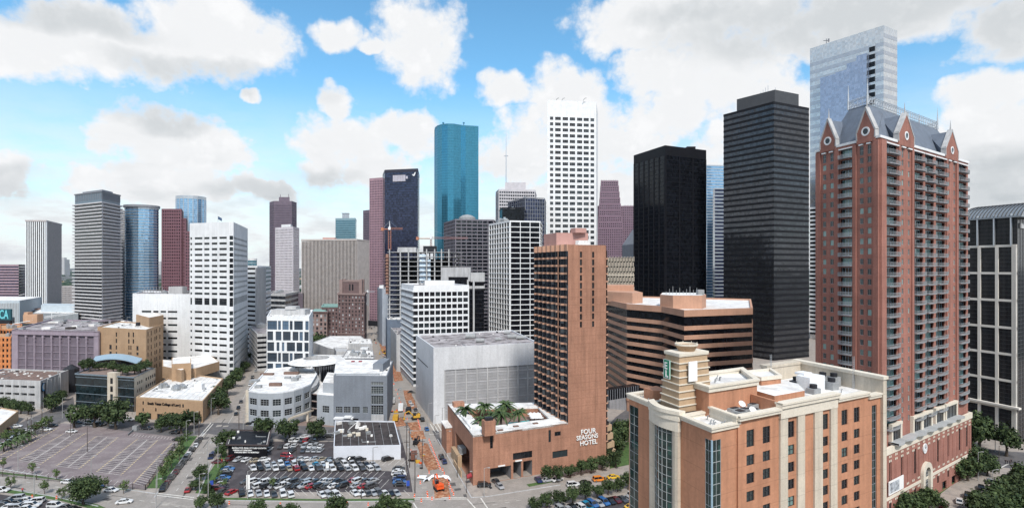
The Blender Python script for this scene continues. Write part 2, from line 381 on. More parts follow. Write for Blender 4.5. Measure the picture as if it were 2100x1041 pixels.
def holes(mb, p0, p1, z0, z1, wins, mi=0, rec=.3):
    """wall from p0 to p1 (left to right seen from outside) with real openings; wins = (u0,u1,v0,v1) with v a height"""
    d = (p1 - p0); Lw = math.hypot(d.x, d.y); d = Vector((d.x / Lw, d.y / Lw, 0)); inn = Vector((-d.y, d.x, 0))
    def pt(u, z, y=0): q = p0 + d * u + inn * y; return (q.x, q.y, z)
    us = sorted({0.0, Lw} | {round(a, 4) for w_ in wins for a in w_[:2]})
    for a, b in zip(us, us[1:]):
        if b - a < 1e-4: continue
        c = (a + b) / 2; cuts = sorted((w_[2], w_[3]) for w_ in wins if w_[0] < c < w_[1]); z = z0
        for v0, v1 in cuts:
            if v0 > z: mb.face([pt(a, z), pt(b, z), pt(b, v0), pt(a, v0)], mi)
            z = max(z, v1)
        if z < z1: mb.face([pt(a, z), pt(b, z), pt(b, z1), pt(a, z1)], mi)
    for (a, b, v0, v1) in wins:
        mb.face([pt(a, v0), pt(a, v0, rec), pt(a, v1, rec), pt(a, v1)], mi); mb.face([pt(b, v0, rec), pt(b, v0), pt(b, v1), pt(b, v1, rec)], mi)
        mb.face([pt(a, v0), pt(b, v0), pt(b, v0, rec), pt(a, v0, rec)], mi); mb.face([pt(a, v1, rec), pt(b, v1, rec), pt(b, v1), pt(a, v1)], mi)
def text(body, size, m, parent, p0, p1, u, z, proud=.1, ext=.08, off=0.0, sx=1.0, name='lettering', org=None, align='LEFT', shear=0):
    cu = bpy.data.curves.new('t', 'FONT'); cu.body = body; cu.size = size; cu.extrude = ext; cu.offset = off; cu.resolution_u = 3; cu.align_x = align; cu.shear = shear
    ob = bpy.data.objects.new('t', cu); COL.objects.link(ob)
    dg = bpy.context.evaluated_depsgraph_get(); me = bpy.data.meshes.new_from_object(ob.evaluated_get(dg)); bpy.data.objects.remove(ob)
    me.materials.clear(); me.materials.append(m); me.name = name
    M = fmat(p0, p1, u, z) @ Matrix.Translation((0, -proud, 0)) @ Matrix.Rotation(R(90), 4, 'X') @ Matrix.Diagonal((sx, 1, 1, 1))
    o = bpy.data.objects.new(name, me); COL.objects.link(o); o.parent = parent
    o.matrix_local = Matrix.Translation(-(org if org is not None else parent.location)) @ M
    return o
def facing(a, b):
    d = b - a; n = Vector((d.y, -d.x, 0)); return n.dot(Vector((0, 0, 0)) - (a + b) / 2) / max(n.length * ((a + b) / 2).length, 1e-6) > -.25
def lcr(Lp, Cp, Rp):
    a, b, c = P(*Lp), P(*Cp), P(*Rp); return [a, b, c, c + (a - b)]
def fb(Lp, Rp, depth, lean=0.0):
    a, b = P(*Lp), P(*Rp); d = (b - a).normalized(); n = Vector((-d.y, d.x, 0)) * depth + d * lean
    return [a, b, b + n, a + n]
def deck(root, poly, z1, ph=.9, th=.5, wm=None, rm=None, rname='roof'):
    """parapet ring + roof sheet; the walls below should stop at z1-ph"""
    inner = offset(poly, -th)
    m = MB().ring(poly, inner, z1 - ph, z1); m.build('parapet', wm or WHITE, root)
    r = MB(); r.face([(p.x, p.y, z1 - ph + .02) for p in offset(poly, -.02)])
    if (poly[1] - poly[0]).length > 14 and len(poly) == 4:
        rd_ = random.Random(len(root['label']) * 7 + int(z1)); zz = z1 - ph + .03
        def rp_(): t, s_ = rd_.uniform(.06, .94), rd_.uniform(.06, .94); return poly[0].lerp(poly[1], t).lerp(poly[3].lerp(poly[2], t), s_) + Vector((0, 0, zz))
        for k in range(9): a = rd_.uniform(.4, 1.1); MB().cbox(rp_(), a, a, rd_.uniform(.3, .9), 0, rd_.random()).build('roof_vent', [EQUIP, ROOFW, DARKP][k % 3], root)
        for k in range(3): a = rp_(); b = a + (poly[1] - poly[0]) * rd_.uniform(-.25, .25); MB().tube([a + Vector((0, 0, .25)), b + Vector((0, 0, .25)), b + (poly[3] - poly[0]) * .1 + Vector((0, 0, .25))], .14, 5).build('roof_pipe', EQUIP, root)
        m = MB(); d1 = poly[1] - poly[0]; nl = int(d1.length / 3.2)
        for k in range(1, nl): a = poly[0].lerp(poly[1], k / nl); b = poly[3].lerp(poly[2], k / nl); m.box(a.lerp(b, .03) + Vector((0, 0, zz)), d1.normalized() * .13, (b - a) * .94, (0, 0, .03))
        m.build('roof_seam', EQUIP, root)
    return r.build(rname, rm or ROOFW, root)
def equip(root, poly, z, n, seed, mats=None, smax=3.0, name='rooftop_unit'):
    rnd = random.Random(seed); c = sum(poly, Vector()) / len(poly); d = (poly[1] - poly[0]); a = math.atan2(d.y, d.x)
    for i in range(n):
        t = rnd.random(); s_ = rnd.random(); q = poly[0].lerp(poly[1], .12 + .76 * t).lerp(poly[-1].lerp(poly[2], .12 + .76 * t), .15 + .7 * s_)
        m = MB(); sx, sy, sz = rnd.uniform(.4, 1) * smax, rnd.uniform(.35, .8) * smax, rnd.uniform(.3, .6) * smax
        m.cbox((q.x, q.y, z), sx, sy, sz, 0, a); m.cbox((q.x, q.y, z + sz), sx * .7, sy * .7, sz * .2, 1, a)
        m.tube([(q.x, q.y, z + sz * 1.15), (q.x, q.y, z + sz * 1.45)], sy * .22, 8, 1)
        m.build(name, mats or [EQUIP, SILVER], root)
# generic office tower: glass body, spandrel rings, piers
def tower(name, label, poly, z1, nf, nb=None, glass=G_MIX, clad=WHITE, sh=1.2, pw=.6, sp=.25, pp=.35, head=4.0, z0=0.0, base=0.0,
          roofm=ROOFG, cat='office tower', group=None, pierz=None, headm=None, eq=3, parapet=1.2, glazing='glazing', pierm=None, cname='cladding', fin=False):
    c = sum(poly, Vector()) / len(poly); e = thing(name, label, cat, (c.x, c.y, z0), 0, group)
    zt = z1 - head
    MB().prism(offset(poly, -.01), z0, z1 - parapet - .05).build(glazing, glass, e)
    m = MB(); zb = z0 + base
    if base: m.prism(offset(poly, sp), z0, zb, 0)
    if nf:
        fh = (zt - zb) / nf
        if sh > 0:
            for i in range(nf): m.ring(offset(poly, sp), offset(poly, -.3), zb + i * fh, zb + i * fh + min(sh, fh * .9))
    if m.f: m.build(cname if not nb else 'spandrel', clad, e)
    if head > 0:
        m = MB(); op = offset(poly, sp + .04); m.ring(op, offset(poly, -.35), zt, z1); m.build('parapet', headm or clad, e)
    if nb:
        m = MB()
        for i in range(len(poly)):
            a, b = poly[i], poly[(i + 1) % len(poly)]
            if not facing(a, b): continue
            Lw = (b - a).length; d = (b - a) / Lw; o = Vector((d.y, -d.x, 0))
            n = nb if isinstance(nb, int) else nb[i % len(nb)]
            if not n: continue
            for k in range(n + 1):
                u = (Lw - pw) * k / n
                m.box(a + d * u + o * pp + Vector((0, 0, z0)), d * pw, -o * (pp + .2), (0, 0, (pierz or zt + .02) - z0))
        if m.f: m.build('pier', pierm or clad, e)
    r = MB(); r.face([(p.x, p.y, z1 - parapet) for p in poly]); r.build('roof', roofm, e)
    if eq: equip(e, poly, z1 - parapet, eq, hash(name) % 97 if False else len(label), smax=min((poly[1] - poly[0]).length, 40) * .22, name='rooftop_unit')
    return e
# ================================================================ ground, roads, lots
ASPH = mat('asphalt', (.105, .10, .105), .92, .16, .15, c2=(.13, .122, .125), fine=.14, bump=.2)
ASPHD = mat('dark_asphalt', (.058, .05, .055), .92, .22, .12, c2=(.085, .075, .08), fine=.18, bump=.2)
LOTM = mat('lot_asphalt', (.19, .155, .16), .93, .18, .10, c2=(.235, .20, .20), fine=.14, bump=.2)
CONC = mat('road_concrete', (.27, .245, .225), .9, .12, .12, c2=(.31, .28, .26), fine=.12, bump=.1)
WALK = mat('sidewalk', (.33, .29, .26), .9, .12, .2, c2=(.27, .24, .22), fine=.12)
PAVER = mat('brick_paving', (.22, .16, .14), .9, .15, .3, fine=.2)
CITY = mat('city_ground', (.14, .135, .14), .95, .35, .02, c2=(.05, .07, .05), fine=.35)
GRASS = mat('grass_turf', (.07, .125, .035), .95, .3, .6, fine=.3, c2=(.045, .09, .03))
DIRT = mat('red_dirt', (.27, .11, .055), .95, .35, .45, c2=(.40, .235, .15), fine=.35, bump=.8)
PAINT = mat('road_paint', (.62, .60, .56), .8, .25, 1.2)
PAINTY = mat('yellow_paint', (.55, .44, .26), .8, .25, 1.2)
SHEETM = mat('white_tarp', (.78, .79, .82), .7, .08, .8)
GREENP = mat('green_lane_paint', (.12, .42, .10), .8, .15, .6)

m = MB(); m.face([(-30000, -3000, 0), (30000, -3000, 0), (30000, 40000, 0), (-30000, 40000, 0)]); struct('ground', m, CITY)
m = MB(); m.face([(-420, 40, .006), (420, 40, .006), (620, 900, .006), (-620, 900, .006)]); struct('sidewalk', m, WALK)

def strip(left, right, z):
    n = min(len(left), len(right)); m = MB()
    a = [G(*p, z) for p in left]; b = [G(*p, z) for p in right]
    for i in range(n - 1): m.face([a[i], b[i], b[i + 1], a[i + 1]])
    # faces must look up
    for k, f in enumerate(m.f):
        p = [Vector(m.v[i]) for i in f]
        if (p[1] - p[0]).cross(p[2] - p[1]).z < 0: m.f[k] = tuple(reversed(f))
    return m
def road(name, left, right, z, mt): return struct(name, strip(left, right, z), mt)
# near cross street
road('road', [(-200, 945), (0, 963), (110, 982), (240, 1003), (330, 1014), (430, 1026), (650, 1030), (850, 1028), (1000, 1016), (1150, 996), (1300, 966), (1500, 925)],
     [(-200, 975), (0, 998), (110, 1016), (200, 1036), (330, 1058), (430, 1072), (650, 1085), (850, 1080), (1000, 1062), (1150, 1036), (1300, 1004), (1500, 958)], .030, CONC)
S3L = [(318, 1019), (352, 970), (375, 940), (398, 912), (420, 887), (440, 864), (470, 830), (497, 795), (512, 765), (522, 740), (535, 700)]
S3R = [(398, 1027), (415, 985), (428, 956), (442, 920), (455, 890), (478, 864), (495, 838), (512, 800), (528, 770), (540, 740), (550, 700)]
road('road', S3L, S3R, .022, CONC)
road('road', [(-60, 935), (0, 918), (60, 893), (125, 866), (155, 845)], [(-60, 905), (0, 884), (60, 858), (120, 832), (150, 812)], .026, ASPH)
road('road', [(90, 858), (160, 846), (280, 862), (400, 872), (440, 866), (478, 866), (640, 873), (800, 880), (900, 882)],
     [(70, 885), (135, 863), (250, 882), (372, 896), (425, 888), (455, 893), (640, 903), (800, 905), (905, 912)], .034, ASPH)
S2L = [(850, 1030), (842, 980), (832, 930), (820, 885), (812, 855), (803, 820), (792, 780), (780, 735), (768, 690), (760, 660), (754, 630)]
S2R = [(966, 1022), (945, 985), (922, 945), (895, 900), (880, 870), (868, 845), (850, 805), (832, 765), (810, 720), (796, 690), (780, 655)]
S2R = [(966, 1022), (945, 985), (922, 945), (895, 900), (880, 870), (866, 840), (850, 805), (832, 765), (810, 715), (793, 680), (774, 640)]
road('road', S2L, S2R, .038, CONC)
road('road', [(1930, 1075), (1965, 1036), (2010, 1003), (2048, 985), (2075, 965), (2100, 945)], [(1998, 1075), (2020, 1040), (2050, 1012), (2085, 985), (2110, 965), (2130, 945)], .03, ASPH)
road('road', [(1985, 915), (2030, 920), (2075, 925), (2160, 930)], [(1975, 940), (2020, 950), (2060, 958), (2160, 968)], .034, ASPH)
# avenue behind the hotel
road('road', [(1245, 905), (1275, 880), (1300, 868), (1320, 850)], [(1250, 868), (1262, 855), (1280, 842), (1300, 830)], .03, ASPH)
m = MB(); m.face([G(1264, 870, .05), G(1270, 867, .05), G(1302, 892, .05), G(1300, 900, .05)]); struct('road_marking', m, GREENP)
# paved forecourt before the hotel garage
m = MB(); m.face([G(1000, 1018, .012), G(1160, 992, .012), G(1120, 972, .012), G(1000, 990, .012)]); struct('pavement', m, CONC)
# left parking lot
LQ = [(-40, 973), (300, 1003), (358, 918), (378, 893), (128, 867), (0, 921), (-40, 938)]
m = MB(); m.face([G(x, y, .018) for x, y in LQ]); struct('parking_lot', m, LOTM)
# crowded lot
m = MB(); m.face([G(x, y, .016) for x, y in [(436, 1008), (855, 1008), (842, 960), (826, 905), (690, 905), (545, 904), (460, 938)]]); struct('parking_lot', m, ASPHD)
m = MB(); m.face([G(x, y, .020) for x, y in [(620, 956), (836, 967), (829, 938), (640, 938)]]); struct('pavement', m, CONC)
# lower left lot, lower right lot
m = MB(); m.face([G(x, y, .016) for x, y in [(-80, 1075), (240, 1075), (170, 1043), (105, 1026), (-80, 1002)]]); struct('parking_lot', m, ASPHD)
m = MB(); m.face([G(x, y, .016) for x, y in [(1120, 1110), (1360, 1050), (1330, 1012), (1240, 1022), (1120, 1046)]]); struct('parking_lot', m, ASPHD)
# plaza paving by the curved building
m = MB(); m.face([G(x, y, .012) for x, y in [(500, 884), (850, 900), (815, 872), (640, 862), (505, 874)]]); struct('plaza', m, PAVER)
# planted strips
def stuffstrip(name, pts, z, mt, label):
    m = MB(); m.face([G(x, y, z) for x, y in pts]); o = m.build(name, mt); o['kind'] = 'stuff'; o['label'] = label; o['category'] = 'grass'; return o
stuffstrip('grass', [(-60, 1000), (-60, 990), (60, 1007), (130, 1019), (200, 1033), (230, 1046), (200, 1046), (130, 1027), (60, 1015)], .05, GRASS, 'bright green verge between the lower left car park and the street')
stuffstrip('grass', [(-40, 962), (110, 978), (240, 998), (290, 1006), (240, 1003), (110, 982), (-40, 966)], .05, GRASS, 'thin green verge below the empty car park')
stuffstrip('grass', [(440, 1024), (850, 1027), (850, 1021), (650, 1022), (440, 1019)], .05, GRASS, 'green verge below the crowded car park')
stuffstrip('grass', [(300, 1000), (328, 1000), (405, 893), (380, 893)], .04, GRASS, 'planted bed between the empty car park and the avenue')
stuffstrip('grass', [(400, 1010), (428, 1012), (470, 945), (462, 920)], .04, GRASS, 'planted bed between the avenue and the crowded car park')
stuffstrip('grass', [(1080, 992), (1085, 997), (1150, 984), (1146, 979)], .07, GRASS, 'planted median in front of the hotel garage')
stuffstrip('grass', [(1250, 960), (1300, 950), (1300, 900), (1255, 915)], .04, GRASS, 'shaded garden beside the hotel tower')
stuffstrip('grass', [(1860, 1041), (1890, 1041), (1990, 965), (1960, 962)], .04, GRASS, 'shaded lawn beside the red brick podium')
stuffstrip('grass', [(2020, 1120), (2300, 1120), (2300, 960), (2100, 960), (2060, 1005)], .04, GRASS, 'lawn under the park trees at lower right')
# kerbs
def kerb(pts, name='kerb'):
    m = MB()
    q = [G(*p) for p in pts]
    for a, b in zip(q, q[1:]):
        d = (b - a).normalized(); nrm = Vector((-d.y, d.x, 0)); m.box(a, d * (b - a).length, nrm * .35, (0, 0, .16))
    struct(name, m, OFFW)
kerb([(-60, 958), (0, 961), (110, 980), (240, 1001), (318, 1012)]); kerb([(430, 1025), (650, 1029), (848, 1027)]); kerb([(-60, 991), (0, 1000), (110, 1018), (200, 1038)])
kerb(S3L[:5]); kerb([(406, 1020), (420, 985), (433, 956), (447, 920)]); kerb([(968, 1020), (948, 985), (925, 945), (898, 900)]); kerb([(968, 1020), (1000, 1018), (1150, 994)])

# ---- painted markings
def line(m, a, b, w=.14, z=.05, mi=0):
    p, q = G(*a, z), G(*b, z); d = q - p
    if d.length < .01: return
    d.normalize(); n = Vector((-d.y, d.x, 0)) * w / 2
    m.face([p - n, q - n, q + n, p + n], mi)
def lerp(a, b, t): return (a[0] + (b[0] - a[0]) * t, a[1] + (b[1] - a[1]) * t)
def glerp(a, b, t):   # halfway on the ground, not in the picture
    p, q = G(*a), G(*b); r = p.lerp(q, t); return (HX + F * r.x / r.y, HY + F * H / r.y)
m = MB(); ym = MB(); st_ = MB()
def block(bl, br, tl, tr, n, mid=True, stagger=0.0):
    """a double row of stalls: two ends of the near short side, two of the far one"""
    for k in range(n + 1):
        t = k / n; a, b = glerp(bl, tl, t), glerp(br, tr, t)
        if k < n:
            t2 = (k + .5) / n; a2, b2 = glerp(bl, tl, t2), glerp(br, tr, t2)
            for f0, f1 in (((.1, .42), (.58, .9)) if mid else ((.15, .85),)):
                if (k * 7 + int(f0 * 10)) % 5: line(st_, glerp(a2, b2, f0), glerp(a2, b2, f1), 1.1, .030)
        line(m, a, b, .13)
        for e_ in (a, b): line(ym, glerp(bl, tl, max(0, t - .012)) if e_ is a else glerp(br, tr, max(0, t - .012)), glerp(bl, tl, min(1, t + .012)) if e_ is a else glerp(br, tr, min(1, t + .012)), .45, .055)
    if mid: line(m, glerp(bl, br, .5), glerp(tl, tr, .5), .18, .053)
block((40, 942), (83, 951), (128, 889), (176, 887), 21)
block((116, 954), (162, 960), (197, 894), (242, 896), 21)
block((198, 966), (248, 973), (282, 899), (323, 902), 22)
block((274, 989), (300, 996), (352, 908), (370, 910), 24, False)
block((-30, 948), (-12, 952), (95, 883), (120, 876), 22, False)
for k in range(24):
    t = k / 23; a = glerp((-20, 955), (270, 988), t); b = glerp((-34, 966), (258, 999), t); line(m, a, b, .13)
for k in range(16):
    t = k / 15; a = glerp((270, 889), (366, 897), t); b = glerp((265, 893), (362, 902), t); line(m, a, b, .13)
struct('lot_marking', m, PAINT); struct('lot_marking', ym, PAINTY); struct('lot_stain', st_, mat('oil_stain', (.11, .09, .098), .9, .35, .4, c2=(.17, .14, .145), fine=.3))
m = MB()
# crosswalks and lane lines
for a, b in [((437, 868), (405, 905)), ((433, 866), (401, 903)), ((398, 1019), (320, 1010)), ((396, 1023), (318, 1014)), ((850, 1022), (960, 1022)), ((852, 1019), (955, 1019)),
             ((958, 1022), (975, 1041)), ((986, 1020), (1000, 1041)), ((848, 1030), (858, 1046)), ((838, 1030), (846, 1046)), ((905, 882), (895, 865)), ((899, 884), (888, 866)), ((893, 886), (882, 868)),
             ((880, 890), (900, 888)), ((2058, 975), (2075, 988)), ((500, 905), (492, 885)), ((494, 905), (486, 884)), ((2052, 958), (2068, 950)), ((2072, 962), (2086, 952))]:
    line(m, a, b, .4, .06)
for k in range(9):
    t = k / 9; line(m, glerp((362, 1005), (437, 900), t), glerp((362, 1005), (437, 900), t + .04), .15, .06)
for k in range(22):
    t = k / 22; line(m, glerp((-40, 972), (430, 1048), t), glerp((-40, 972), (430, 1048), t + .02), .15, .06)
for k in range(14):
    t = k / 14; line(m, glerp((1010, 1034), (1320, 982), t), glerp((1010, 1034), (1320, 982), t + .03), .15, .06)
for a, b in zip([(468, 868), (500, 815), (519, 768)], [(500, 815), (519, 768), (531, 735)]): line(m, a, b, .15, .06)
# stall ticks of the crowded lot
for (a0, b0, sx_, n) in [((506, 979), (520, 966), 270, 20), ((498, 1001), (516, 982), 282, 20), ((600, 1015), (588, 1004), 240, 16), ((480, 1014), (476, 1003), 100, 7), ((505, 952), (512, 942), 50, 4), ((644, 953), (658, 941), 190, 15)]:
    for k in range(n + 1):
        dx = sx_ * k / n; line(m, (a0[0] + dx, a0[1]), (b0[0] + dx, b0[1]), .13, .055)
for k in range(9): line(m, (440 + 2.2 * k, 1008 - 7 * k), (466 + 1.6 * k, 1010 - 7 * k), .13, .055)
struct('road_marking', m, PAINT)

# worn patches, tyre tracks and covers
PATCH = [mat('tar_patch', (.10, .093, .09), .9, .3, .8), mat('pale_patch', (.34, .31, .28), .9, .2, .8), mat('iron_cover', (.05, .045, .045), .7)]
rp = random.Random(41); m = MB()
def on(L_, R_):
    i = rp.randrange(len(L_) - 1); t, u = rp.random(), rp.uniform(.08, .92); a, b = G(*L_[i]).lerp(G(*L_[i + 1]), t), G(*R_[i]).lerp(G(*R_[i + 1]), t); return a.lerp(b, u), (G(*L_[i + 1]) - G(*L_[i])).normalized()
NEARL = [(0, 963), (110, 982), (240, 1003), (330, 1014), (430, 1026), (650, 1030), (850, 1028), (1000, 1016), (1150, 996), (1300, 966)]; NEARR = [(0, 998), (110, 1016), (200, 1036), (330, 1058), (430, 1072), (650, 1085), (850, 1080), (1000, 1062), (1150, 1036), (1300, 1004)]
for Lx, Rx, n in ((NEARL, NEARR, 46), (S3L[:6], S3R[:6], 26), (S2L[:6], S2R[:6], 30)):
    for k in range(n):
        q, d = on(Lx, Rx); nn_ = Vector((-d.y, d.x, 0)); a, b = (rp.uniform(2, 14), rp.uniform(.25, .6)) if k % 3 == 0 else (rp.uniform(1, 4), rp.uniform(.8, 2.4)); z = .044 + k * .00008
        if k % 5 == 4: m.face([q + Vector((.4 * math.cos(t * math.pi / 4), .4 * math.sin(t * math.pi / 4), .049)) for t in range(8)], 2); continue
        m.face([q + Vector((0, 0, z)), q + nn_ * -b + Vector((0, 0, z)), q + nn_ * -b + d * a + Vector((0, 0, z)), q + d * a + Vector((0, 0, z))][::-1], k % 2)
for k, f in enumerate(m.f):
    p = [Vector(m.v[i]) for i in f]
    if (p[1] - p[0]).cross(p[2] - p[1]).z < 0: m.f[k] = tuple(reversed(f))
struct('road_patch', m, PATCH)
# ---- street works: trenches of red dirt
rnd = random.Random(3)
def dirt(pts, h=.5):
    q = [G(*p) for p in pts]; c = sum(q, Vector()) / len(q)
    m = MB(); n = 7
    ring0 = []
    for i in range(len(q)):
        for t in (0, .33, .66): ring0.append(q[i].lerp(q[(i + 1) % len(q)], t) + Vector((rnd.uniform(-.4, .4), rnd.uniform(-.4, .4), .05)))
    levels = [ring0]
    for s_ in (.82, .6, .35): levels.append([c + (p - c) * s_ + Vector((0, 0, rnd.uniform(.05, h))) for p in ring0])
    for a, b in zip(levels, levels[1:]):
        for i in range(len(a)): m.face([a[i], a[(i + 1) % len(a)], b[(i + 1) % len(a)], b[i]])
    m.face(levels[-1])
    return m
for k, (pts, lb) in enumerate([([(851, 903), (879, 909), (899, 960), (878, 965), (862, 936)], 'long strip of bare red earth in the dug up street'),
                               ([(887, 982), (914, 973), (927, 1017), (889, 1021)], 'red earth trench beside the orange excavator'),
                               ([(836, 866), (858, 864), (863, 883), (842, 881)], 'small red earth pit beyond the crossing'),
                               ([(804, 858), (825, 855), (832, 872), (812, 874)], 'red earth patch by the dump trucks'),
                               ([(836, 884), (868, 882), (874, 899), (846, 902)], 'scraped brown earth across the junction of the dug up street'),
                               ([(826, 800), (842, 800), (856, 836), (838, 840)], 'brown earth strip beside the waiting bus'),
                               ([(800, 742), (815, 742), (826, 780), (808, 782)], 'brown earth strip beside the square-windowed office'),
                               ([(777, 698), (790, 698), (800, 728), (784, 730)], 'brown earth at the far end of the dug up street')]):
    o = dirt(pts).build('dirt', DIRT); o['kind'] = 'stuff'; o['label'] = lb; o['category'] = 'earth'
# sky-facing far country: tree cover and low roofs toward the horizon
# ================================================================ hotel with curved bay (front right)
def EL(a, b, z=0.0): return Vector((32.2 + .876 * a - .34 * b, 88 + .482 * a + .94 * b, z))
e = thing('hotel_building', 'orange and cream stucco hotel with curved green glass bay, stepped sign turret and white roofs', 'hotel', tuple(EL(20, 8)))
p0, p1 = EL(5.9, -.3), EL(49.0, -.6)
def ex(px): return U(p0, p1, px)
FL = 3.05; ZR = 49.6
segs = []   # front wall strips: px range, material, proud
def rows(z_top, pitch, n, h): return [(z_top - i * pitch - h, z_top - i * pitch) for i in range(n)]
L0 = (p1 - p0).length
zs = [(ZR - 4.8, ZR - 1.9)] + [(ZR - 7.9 - i * FL, ZR - 6.1 - i * FL) for i in range(0, 12)]
uW = [ex(1539), ex(1572), ex(1622), ex(1692), ex(1732), ex(1757)]
WWd = 1.95
wins = []
its = []
for k, u in enumerate(uW):
    for j, (a, b) in enumerate(zs):
        wins.append((u - WWd / 2, u + WWd / 2, a, b))
        its.append((winmesh(WWd, b - a, .25, 2, 2 if j else 3, G_GRN if (k + j) % 3 == 0 else G_WIN, FRAMED, .08), fmat(p0, p1, u - WWd / 2, a)))
stripA = [ex(1597), ex(1612.5), ex(1633), ex(1647.5), ex(1667.5), ex(1684), ex(1700.6), ex(1714)]
uS0, uS1 = ex(1788), ex(1798)
wins.append((uS0, uS1, 6, ZR - 2.2)); its.append((winmesh(uS1 - uS0, ZR - 8.2, .3, 2, 26, G_EMB, MIDG, .06, 'glass_strip'), fmat(p0, p1, uS0, 6)))
wo_ = MB(); holes(wo_, p0, p1, 0, ZR, wins, 0, .25)
q0, q1 = EL(5.9, 20), EL(49, 20)
wo_.face([q0, p0, p0 + Vector((0, 0, ZR)), q0 + Vector((0, 0, ZR))]); wo_.face([p1, q1, q1 + Vector((0, 0, ZR)), p1 + Vector((0, 0, ZR))]); wo_.face([q1, q0, q0 + Vector((0, 0, ZR)), q1 + Vector((0, 0, ZR))])
wo_.build('wall', ORANGE, e)
many(e, 'window', its)
d_ = (p1 - p0).normalized(); o_ = Vector((d_.y, -d_.x, 0))
for a, b in ((0, 1), (2, 3), (4, 5), (6, 7)):
    m = MB(); m.box(p0 + d_ * stripA[a] + o_ * .35, d_ * (stripA[b] - stripA[a]), -o_ * .347, (0, 0, 48.6)); m.build('pilaster', CREAM, e)
# parapets: main right, middle raised, right wing
def par(a0, a1, z, name='parapet', hh=.85, pr=.5, b=-.45):
    m = MB(); f0, f1 = EL(a0, b), EL(a1, b); dd = (f1 - f0).normalized(); oo = Vector((dd.y, -dd.x, 0))
    m.box(f0 + oo * pr + Vector((0, 0, z - hh)), f1 - f0, -oo * (pr + .5), (0, 0, hh)); m.box(f0 + oo * (pr + .18) + Vector((0, 0, z - .35)), f1 - f0, -oo * (pr + .9), (0, 0, .36)); return m.build(name, CREAMP, e)
def aof(px, b=-.4):
    u = U(EL(0, b), EL(50, b), px); return u
par(5.6, aof(1597), 50.5); par(aof(1714), aof(1778), 50.4); par(aof(1778), 48.8, 49.7)
m = MB(); a0, a1 = aof(1597), aof(1714)
m.box(EL(a0, -.9, 48.6), EL(a1, -.9) - EL(a0, -.9), EL(0, .8) - EL(0, 0), (0, 0, 1.6)); m.build('frieze', CREAMP, e); par(a0 - .15, a1 + .15, 51.4, hh=1.0, pr=.75)
# main roof and inner parapets
m = MB(); m.face([EL(5.9, 0, 49.3), EL(49, 0, 49.3), EL(49, 20, 49.3), EL(5.9, 20, 49.3)]); m.build('roof', ROOFW, e)
m = MB(); m.box(EL(5.4, -.4, 49.2), EL(.7, 0) - EL(0, 0), EL(0, 7) - EL(0, 0), (0, 0, 1.3)); m.box(EL(5.2, -.6, 50.15), EL(.9, 0) - EL(0, 0), EL(0, 7) - EL(0, 0), (0, 0, .34)); m.build('parapet', CREAMP, e)
m = MB(); m.box(EL(16.2, 0, 49.3), EL(.5, 0) - EL(0, 0), EL(0, 6) - EL(0, 0), (0, 0, 2.2)); m.build('parapet', ORANGE, e)
# raised middle roof slab
m = MB(); m.prism([EL(20, 3.5), EL(29, 3.5), EL(33, 8), EL(33, 15), EL(20, 15)], 49.3, 51.3, 0, 1); m.build('penthouse', [ORANGE, ROOFW], e)
# big penthouse block behind turret
pb = [EL(5.3, 6.2), EL(18.2, 6.2), EL(24, 15.4), EL(5.3, 15.4)]
m = MB(); m.prism(pb, 48.6, 53.0); m.build('penthouse', ORANGE, e)
m = MB(); m.ring(offset(pb, .3), offset(pb, -.45), 53.0, 54.0); m.ring(offset(pb, .5), offset(pb, -.6), 53.75, 54.1); m.build('parapet', CREAMP, e)
m = MB(); m.face([Vector((p.x, p.y, 53.15)) for p in offset(pb, -.4)]); m.build('roof', ROOFW, e)
pb2 = [EL(24.5, 10.5), EL(30, 10), EL(34, 16), EL(24.5, 17)]
m = MB(); m.prism(pb2, 49.3, 52.3); m.ring(offset(pb2, .2), offset(pb2, -.4), 52.3, 53.0, 1); m.face([Vector((p.x, p.y, 52.5)) for p in offset(pb2, -.35)], 2); m.build('penthouse', [ORANGE, CREAMP, ROOFW], e)
# tall screen wall at the right end
sw = [EL(49.0, -1.2), EL(52.0, -1.2), EL(52.0, 20), EL(49.0, 20)]
m = MB(); m.prism([EL(48.2, -1.2), EL(49.5, -1.2), EL(49.5, 20.5), EL(48.2, 20.5)], 0, 52.4); m.build('end_wall', CREAM, e)
m = MB(); m.prism([EL(47.9, -1.45), EL(49.75, -1.45), EL(49.75, 20.8), EL(47.9, 20.8)], 52.4, 53.05); m.build('coping', CREAMP, e)
m = MB(); m.prism([EL(36, 18.6), EL(48.15, 18.6), EL(48.15, 20.45), EL(36, 20.45)], 49.3, 52.3); m.prism([EL(35.8, 18.4), EL(47.85, 18.4), EL(47.85, 20.7), EL(35.8, 20.7)], 52.3, 52.9); m.build('screen_wall', CREAM, e)
